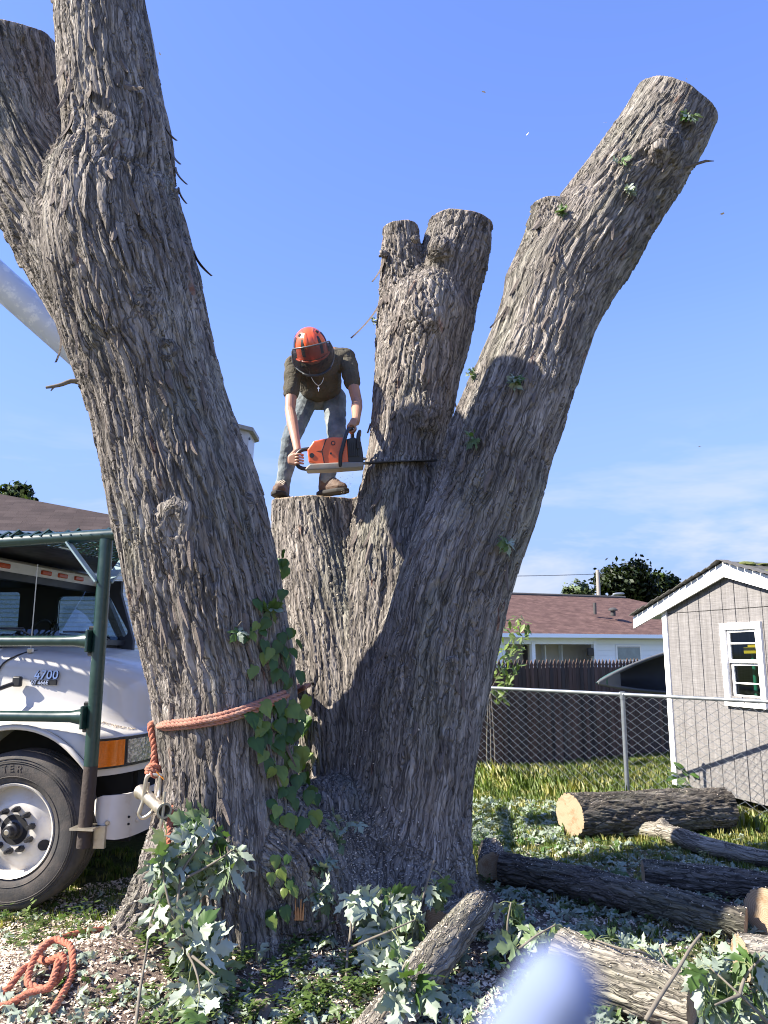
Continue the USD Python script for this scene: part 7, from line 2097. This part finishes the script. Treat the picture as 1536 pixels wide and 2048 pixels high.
def px_ground(n, polys, seed):
    g = random.Random(seed); out = []
    for wgt, poly in polys:
        pg = Polygon(poly); x0, y0, x1, y1 = pg.bounds; k = 0; want = int(n * wgt)
        while k < want:
            X_, Y_ = g.uniform(x0, x1), g.uniform(y0, y1)
            if pg.contains(Point(X_, Y_)):
                out.append(onz(X_, Y_, 0.03)[:2]); k += 1
    return np.array(out)


W_ = px_ground(300, [(0.42, [(300, 1850), (600, 1850), (640, 2060), (180, 2060)]), (0.12, [(420, 1800), (560, 1820), (560, 1900), (420, 1900)]), (0.08, [(0, 1830), (190, 1800), (300, 1830), (130, 1900), (0, 1900)]), (0.12, [(600, 1850), (760, 1940), (760, 2060), (600, 2060)]), (0.10, [(940, 1680), (1536, 1720), (1536, 1900), (1000, 1850)]), (0.08, [(1010, 1860), (1400, 1880), (1536, 2048), (1000, 2048)])], 3)
instancer('/World/ground_cover', wp, np.c_[W_, gz(W_[:, 0], W_[:, 1])], quats(len(W_), RG, 0.2), RG.uniform(0.45, 0.95, len(W_)), RG.integers(0, 6, len(W_)), 'low green weeds growing among the sawdust in the foreground', 'weeds')

lp_ = []
for k in range(8):
    v, f, n = leaf_shape([(x_, y_ - 0.4) for x_, y_ in maple_outline[::1]], 0.3 + 0.5 * (k % 2), 0.4 * (k % 3) - 0.3, 0.10, k)
    lp_.append((v, f, ['maple_leaf_grey', 'maple_leaf', 'maple_leaf_green', 'maple_leaf_grey', 'maple_leaf_grey', 'maple_leaf_grey', 'maple_leaf_grey', 'maple_leaf_grey'][k], n))
Lf = px_ground(2500, [(0.20, [(940, 1600), (1110, 1600), (1130, 1680), (945, 1690)]), (0.28, [(945, 1660), (1300, 1690), (1536, 1740), (1536, 1880), (1000, 1790)]), (0.20, [(1000, 1780), (1536, 1880), (1536, 2060), (1000, 2060)]), (0.10, [(600, 1860), (1000, 1860), (1000, 2060), (600, 2060)]), (0.055, [(0, 1800), (300, 1780), (420, 1850), (300, 2060), (0, 2060)]), (0.05, [(420, 1780), (620, 1830), (620, 2060), (300, 2060)]), (0.05, [(1100, 1540), (1536, 1580), (1536, 1720), (1110, 1680)])], 4)
instancer('/World/fallen_leaves', lp_, np.c_[Lf, gz(Lf[:, 0], Lf[:, 1]) + RG.uniform(0.008, 0.05, len(Lf))], quats(len(Lf), RG, 0.7), RG.uniform(0.04, 0.10, len(Lf)), RG.integers(0, 8, len(Lf)), 'pale grey-green maple leaves strewn over the yard', 'leaves')


def chip(seed):
    g = np.random.default_rng(seed)
    v = np.array([[-1, -0.6, 0], [1, -0.5, 0.1], [0.9, 0.6, 0], [-0.8, 0.5, 0.15]]) * g.uniform(0.6, 1.3, (4, 3))
    return v, np.array([[0, 1, 2], [0, 2, 3]]), np.array([[0, 0, 1.0]] * 4)


cp_ = [(*chip(k)[:2], 'sawdust', chip(k)[2]) for k in range(4)]
C1 = px_ground(19000, [(0.26, [(0, 1800), (300, 1740), (330, 1830), (180, 1880), (0, 1990)]), (0.12, [(0, 1880), (300, 1850), (320, 2060), (0, 2060)]), (0.30, [(560, 1840), (1000, 1830), (1000, 2060), (560, 2060)]), (0.26, [(945, 1660), (1536, 1720), (1536, 1960), (1000, 1880)]), (0.10, [(300, 1880), (600, 1880), (600, 2060), (300, 2060)])], 6)
C1 = np.c_[C1, gz(C1[:, 0], C1[:, 1]) + RG.uniform(0.003, 0.02, len(C1))]
# sawdust that settled on bark: root flares, the cleft, log tops
up_ = TREE_N[:, 2]
front = (TREE_V[:, 2] < 0.75) & (TREE_N[:, 1] < 0.5) & (up_ > 0.12)
prob = front * np.clip(up_, 0, 1) * (0.25 + np.exp(-((TREE_V[:, 0] + 0.15) / 0.45) ** 2) * 1.6) * np.exp(-np.maximum(TREE_V[:, 2] - 0.25, 0) * 1.6)
pick = RG.choice(len(TREE_V), 5200, p=prob / prob.sum())
hi = (TREE_V[:, 2] > 0.6) & (TREE_V[:, 2] < 3.0) & (TREE_N[:, 1] < 0.2) & (np.abs(TREE_V[:, 0] - 0.15) < 0.9) & (up_ > 0.05)
pick2 = RG.choice(np.nonzero(hi)[0], 520)
C2 = np.vstack([TREE_V[pick] + TREE_N[pick] * 0.004, TREE_V[pick2] + TREE_N[pick2] * 0.004])
C3 = []
for V_, N_ in LOGS:
    k = np.nonzero(N_[:, 2] > 0.55)[0]
    if len(k):
        k = RG.choice(k, min(420, len(k)))
        C3.append(V_[k] + N_[k] * 0.003)
C3 = np.vstack(C3)
hu_ = RG.uniform(0.25, 0.78, 700); hv__ = np.array([float(VH(u)) - 0.03 - abs(RG.normal(0, 0.035)) for u in hu_]); hz_ = np.array([float(ZF(u)) + 0.016 for u in hu_])
C4 = np.stack([-2.64 + hu_ * math.cos(TA) - hv__ * math.sin(TA), 5.45 + hu_ * math.sin(TA) + hv__ * math.cos(TA), hz_], 1)
AL = np.vstack([C1, C2, C3, C4])
instancer('/World/sawdust', cp_, AL, quats(len(AL), RG, 0.6), np.r_[RG.uniform(0.004, 0.0135, len(C1)), RG.uniform(0.002, 0.0075, len(C2)), RG.uniform(0.002, 0.006, len(C3)), RG.uniform(0.002, 0.006, len(C4))], RG.integers(0, 4, len(AL)), 'pale sawdust and wood chips on the ground, trunk foot and logs', 'sawdust')
# chips flying from the saw and drifting against the sky
fl = [at(RG.uniform(680, 712), RG.uniform(945, 992), SAW_Y - 0.03 - 0.1 * RG.random()) for _ in range(70)]
fs2 = [at(968, 184, 5.2), at(1055, 268, 5.0), at(1444, 428, 4.8), at(320, 108, 4.2), at(1374, 158, 5.0), at(1210, 245, 5.2), at(1400, 893, 5.0), at(1137, 370, 5.0)]
instancer('/World/flying_chips', cp_, np.array(fl + fs2), quats(len(fl) + len(fs2), RG, 1.2), np.r_[RG.uniform(0.002, 0.004, len(fl)), RG.uniform(0.010, 0.015, len(fs2))], RG.integers(0, 4, len(fl) + len(fs2)), 'fine chips falling from the saw and drifting in the air', 'wood chips')

# ------------------------------------------------------------------ shrubs, plants and trees behind
def crown(center, radii, n, size, seed, gaps=0.45, shape=OVAL):
    """Leaf-sized faces through a lumpy volume, fewer in its gaps."""
    g = np.random.default_rng(seed)
    c = g.normal(0, 1, (26, 3)); c /= np.linalg.norm(c, axis=1, keepdims=True); c *= g.uniform(0.35, 0.85, (26, 1))
    p = c[g.integers(0, 26, n)] + g.normal(0, 0.17, (n, 3))
    keep = fbm(p * 2.2 + 10, 3, seed) > gaps
    p = p[keep]
    d = g.normal(0, 1, (len(p), 3)); d /= np.linalg.norm(d, axis=1, keepdims=True)
    e = np.cross(d, g.normal(0, 1, (len(p), 3))); e /= np.linalg.norm(e, axis=1, keepdims=True)
    w = center + p * radii
    s = size * g.uniform(0.6, 1.3, (len(p), 1))
    v = np.stack([w - d * s, w + e * s * 0.55, w + d * s, w - e * s * 0.55], 1).reshape(-1, 3)
    k = np.arange(len(p))[:, None] * 4
    f = np.vstack([k + [0, 1, 2], k + [0, 2, 3]])
    nr = p / np.maximum(np.linalg.norm(p, axis=1, keepdims=True), 1e-6) + 0.7 * np.cross(d, e)
    nr = np.repeat(nr / np.linalg.norm(nr, axis=1, keepdims=True), 4, 0)
    return v, f, nr


def tree(label, px, py, Y, wpx, hpx, n, size, mt, seed, gaps=0.42, parts=1):
    c = at(px, py, Y); m = mpp(c)
    base = np.array([c[0], c[1], 0.0])
    th_ = Thing('tree', label, 'tree', base)
    th_.part('trunk', tube(smooth_path([base, base + [0.1, 0, c[2] * 0.5], c], 10), np.linspace(0.32, 0.12, 10) * (hpx * m / 5), 8), 'pole_wood', smooth=True)
    for k in range(5):
        a = k * 1.3 + seed
        th_.part('limb', tube([c * [1, 1, 0.8], c + np.array([math.cos(a), math.sin(a), 0.45]) * wpx * m * 0.35], [0.09, 0.04], 6), 'pole_wood')
    v, f, nr = crown(c, np.array([wpx, wpx, hpx]) * m * 0.9, n, size, seed, gaps)
    th_.part('crown', (v, f), mt, normals=nr)


tree('dark rounded tree behind the utility pole', 1252, 1168, 62.0, 72, 58, 9000, 0.21, 'crown_dark', 1, 0.36)
tree('lighter green tree to the right of the dark tree, behind the shed roof', 1330, 1180, 66.0, 36, 42, 4200, 0.22, 'crown_mid', 2, 0.38)
tree('pale thin tree to the left of the dark tree', 1155, 1182, 70.0, 34, 26, 1500, 0.2, 'crown_pale', 3, 0.45)
tree('bushy tree top behind the brown roof at the left', 25, 1000, 26.0, 52, 42, 1900, 0.13, 'crown_mid', 4, 0.42)
sb = at(990, 1330, 11.6)
SB = Thing('shrub', 'leggy shrub with pale green leaves beside the right edge of the trunk', 'shrub', sb * [1, 1, 0])
for k in range(3):
    a = k * 1.9
    SB.part('stem', tube(smooth_path([sb * [1, 1, 0] + [0.06 * k - 0.15, 0, 0], sb * [1, 1, 0.6] + [0.03 * k - 0.12, 0, 0], sb + [0.22 * math.cos(a), 0.2 * math.sin(a), 0.12 + 0.09 * k]], 8), np.linspace(0.009, 0.003, 8), 5), 'twig')
g = np.random.default_rng(4)
cnt = 0
while cnt < 190:
    x_, y_ = g.uniform(985, 1062), g.uniform(1230, 1400)
    if x_ > 1062 - abs(y_ - 1265) * 0.35:
        continue
    cnt += 1
    p = at(x_, y_, 11.6 + g.uniform(-0.25, 0.2)); d = unit([g.uniform(-1, 1), g.uniform(-.5, .5), g.uniform(-0.9, 0.3)])
    leaf_at(SB, p, d, unit([g.uniform(-.8, .3), -0.4, 0.8]), g.uniform(0.09, 0.15), OVAL, 'shrub_leaf' if cnt % 3 else 'vine_leaf_pale')
pb_ = onz(1388, 1592, 0.0)
PL = Thing('plant', 'broad-leaved green weed growing at the foot of the shed wall', 'plant', pb_)
for k in range(22):
    a = g.uniform(0, 2 * np.pi); h_ = g.uniform(0.08, 0.3); rad = g.uniform(0.04, 0.2)
    p = pb_ + np.array([rad * math.cos(a) * 1.15, rad * math.sin(a) * 0.6, h_])
    PL.part('stem', tube([pb_, pb_ * 0.4 + p * 0.6 + [0, 0, 0.04], p], 0.004, 4), 'stem_green')
    leaf_at(PL, p, unit([math.cos(a), math.sin(a) * 0.6 - 0.2, g.uniform(-.3, .5)]), unit([-.3, -0.3, 1]), g.uniform(0.09, 0.16), HEART, 'vine_leaf' if k % 4 else 'weed_leaf')

# ------------------------------------------------------------------ the pale thing close to the lens at the bottom
r0_, r1_, r2_ = EYE + ray(1118, 1982) * 0.082, EYE + ray(1050, 2130) * 0.084, EYE + ray(930, 2420) * 0.09
rod = [Manifold.sphere(0.0044, 24).translate(tuple(map(float, r0_))), Manifold.sphere(0.0058, 24).translate(tuple(map(float, r1_))), Manifold.sphere(0.0066, 24).translate(tuple(map(float, r2_)))]
single('rod', Manifold.batch_hull(rod), 'pale_blue', 'blurred pale blue rounded tip close to the viewer at the bottom', 'rod', smooth=60)
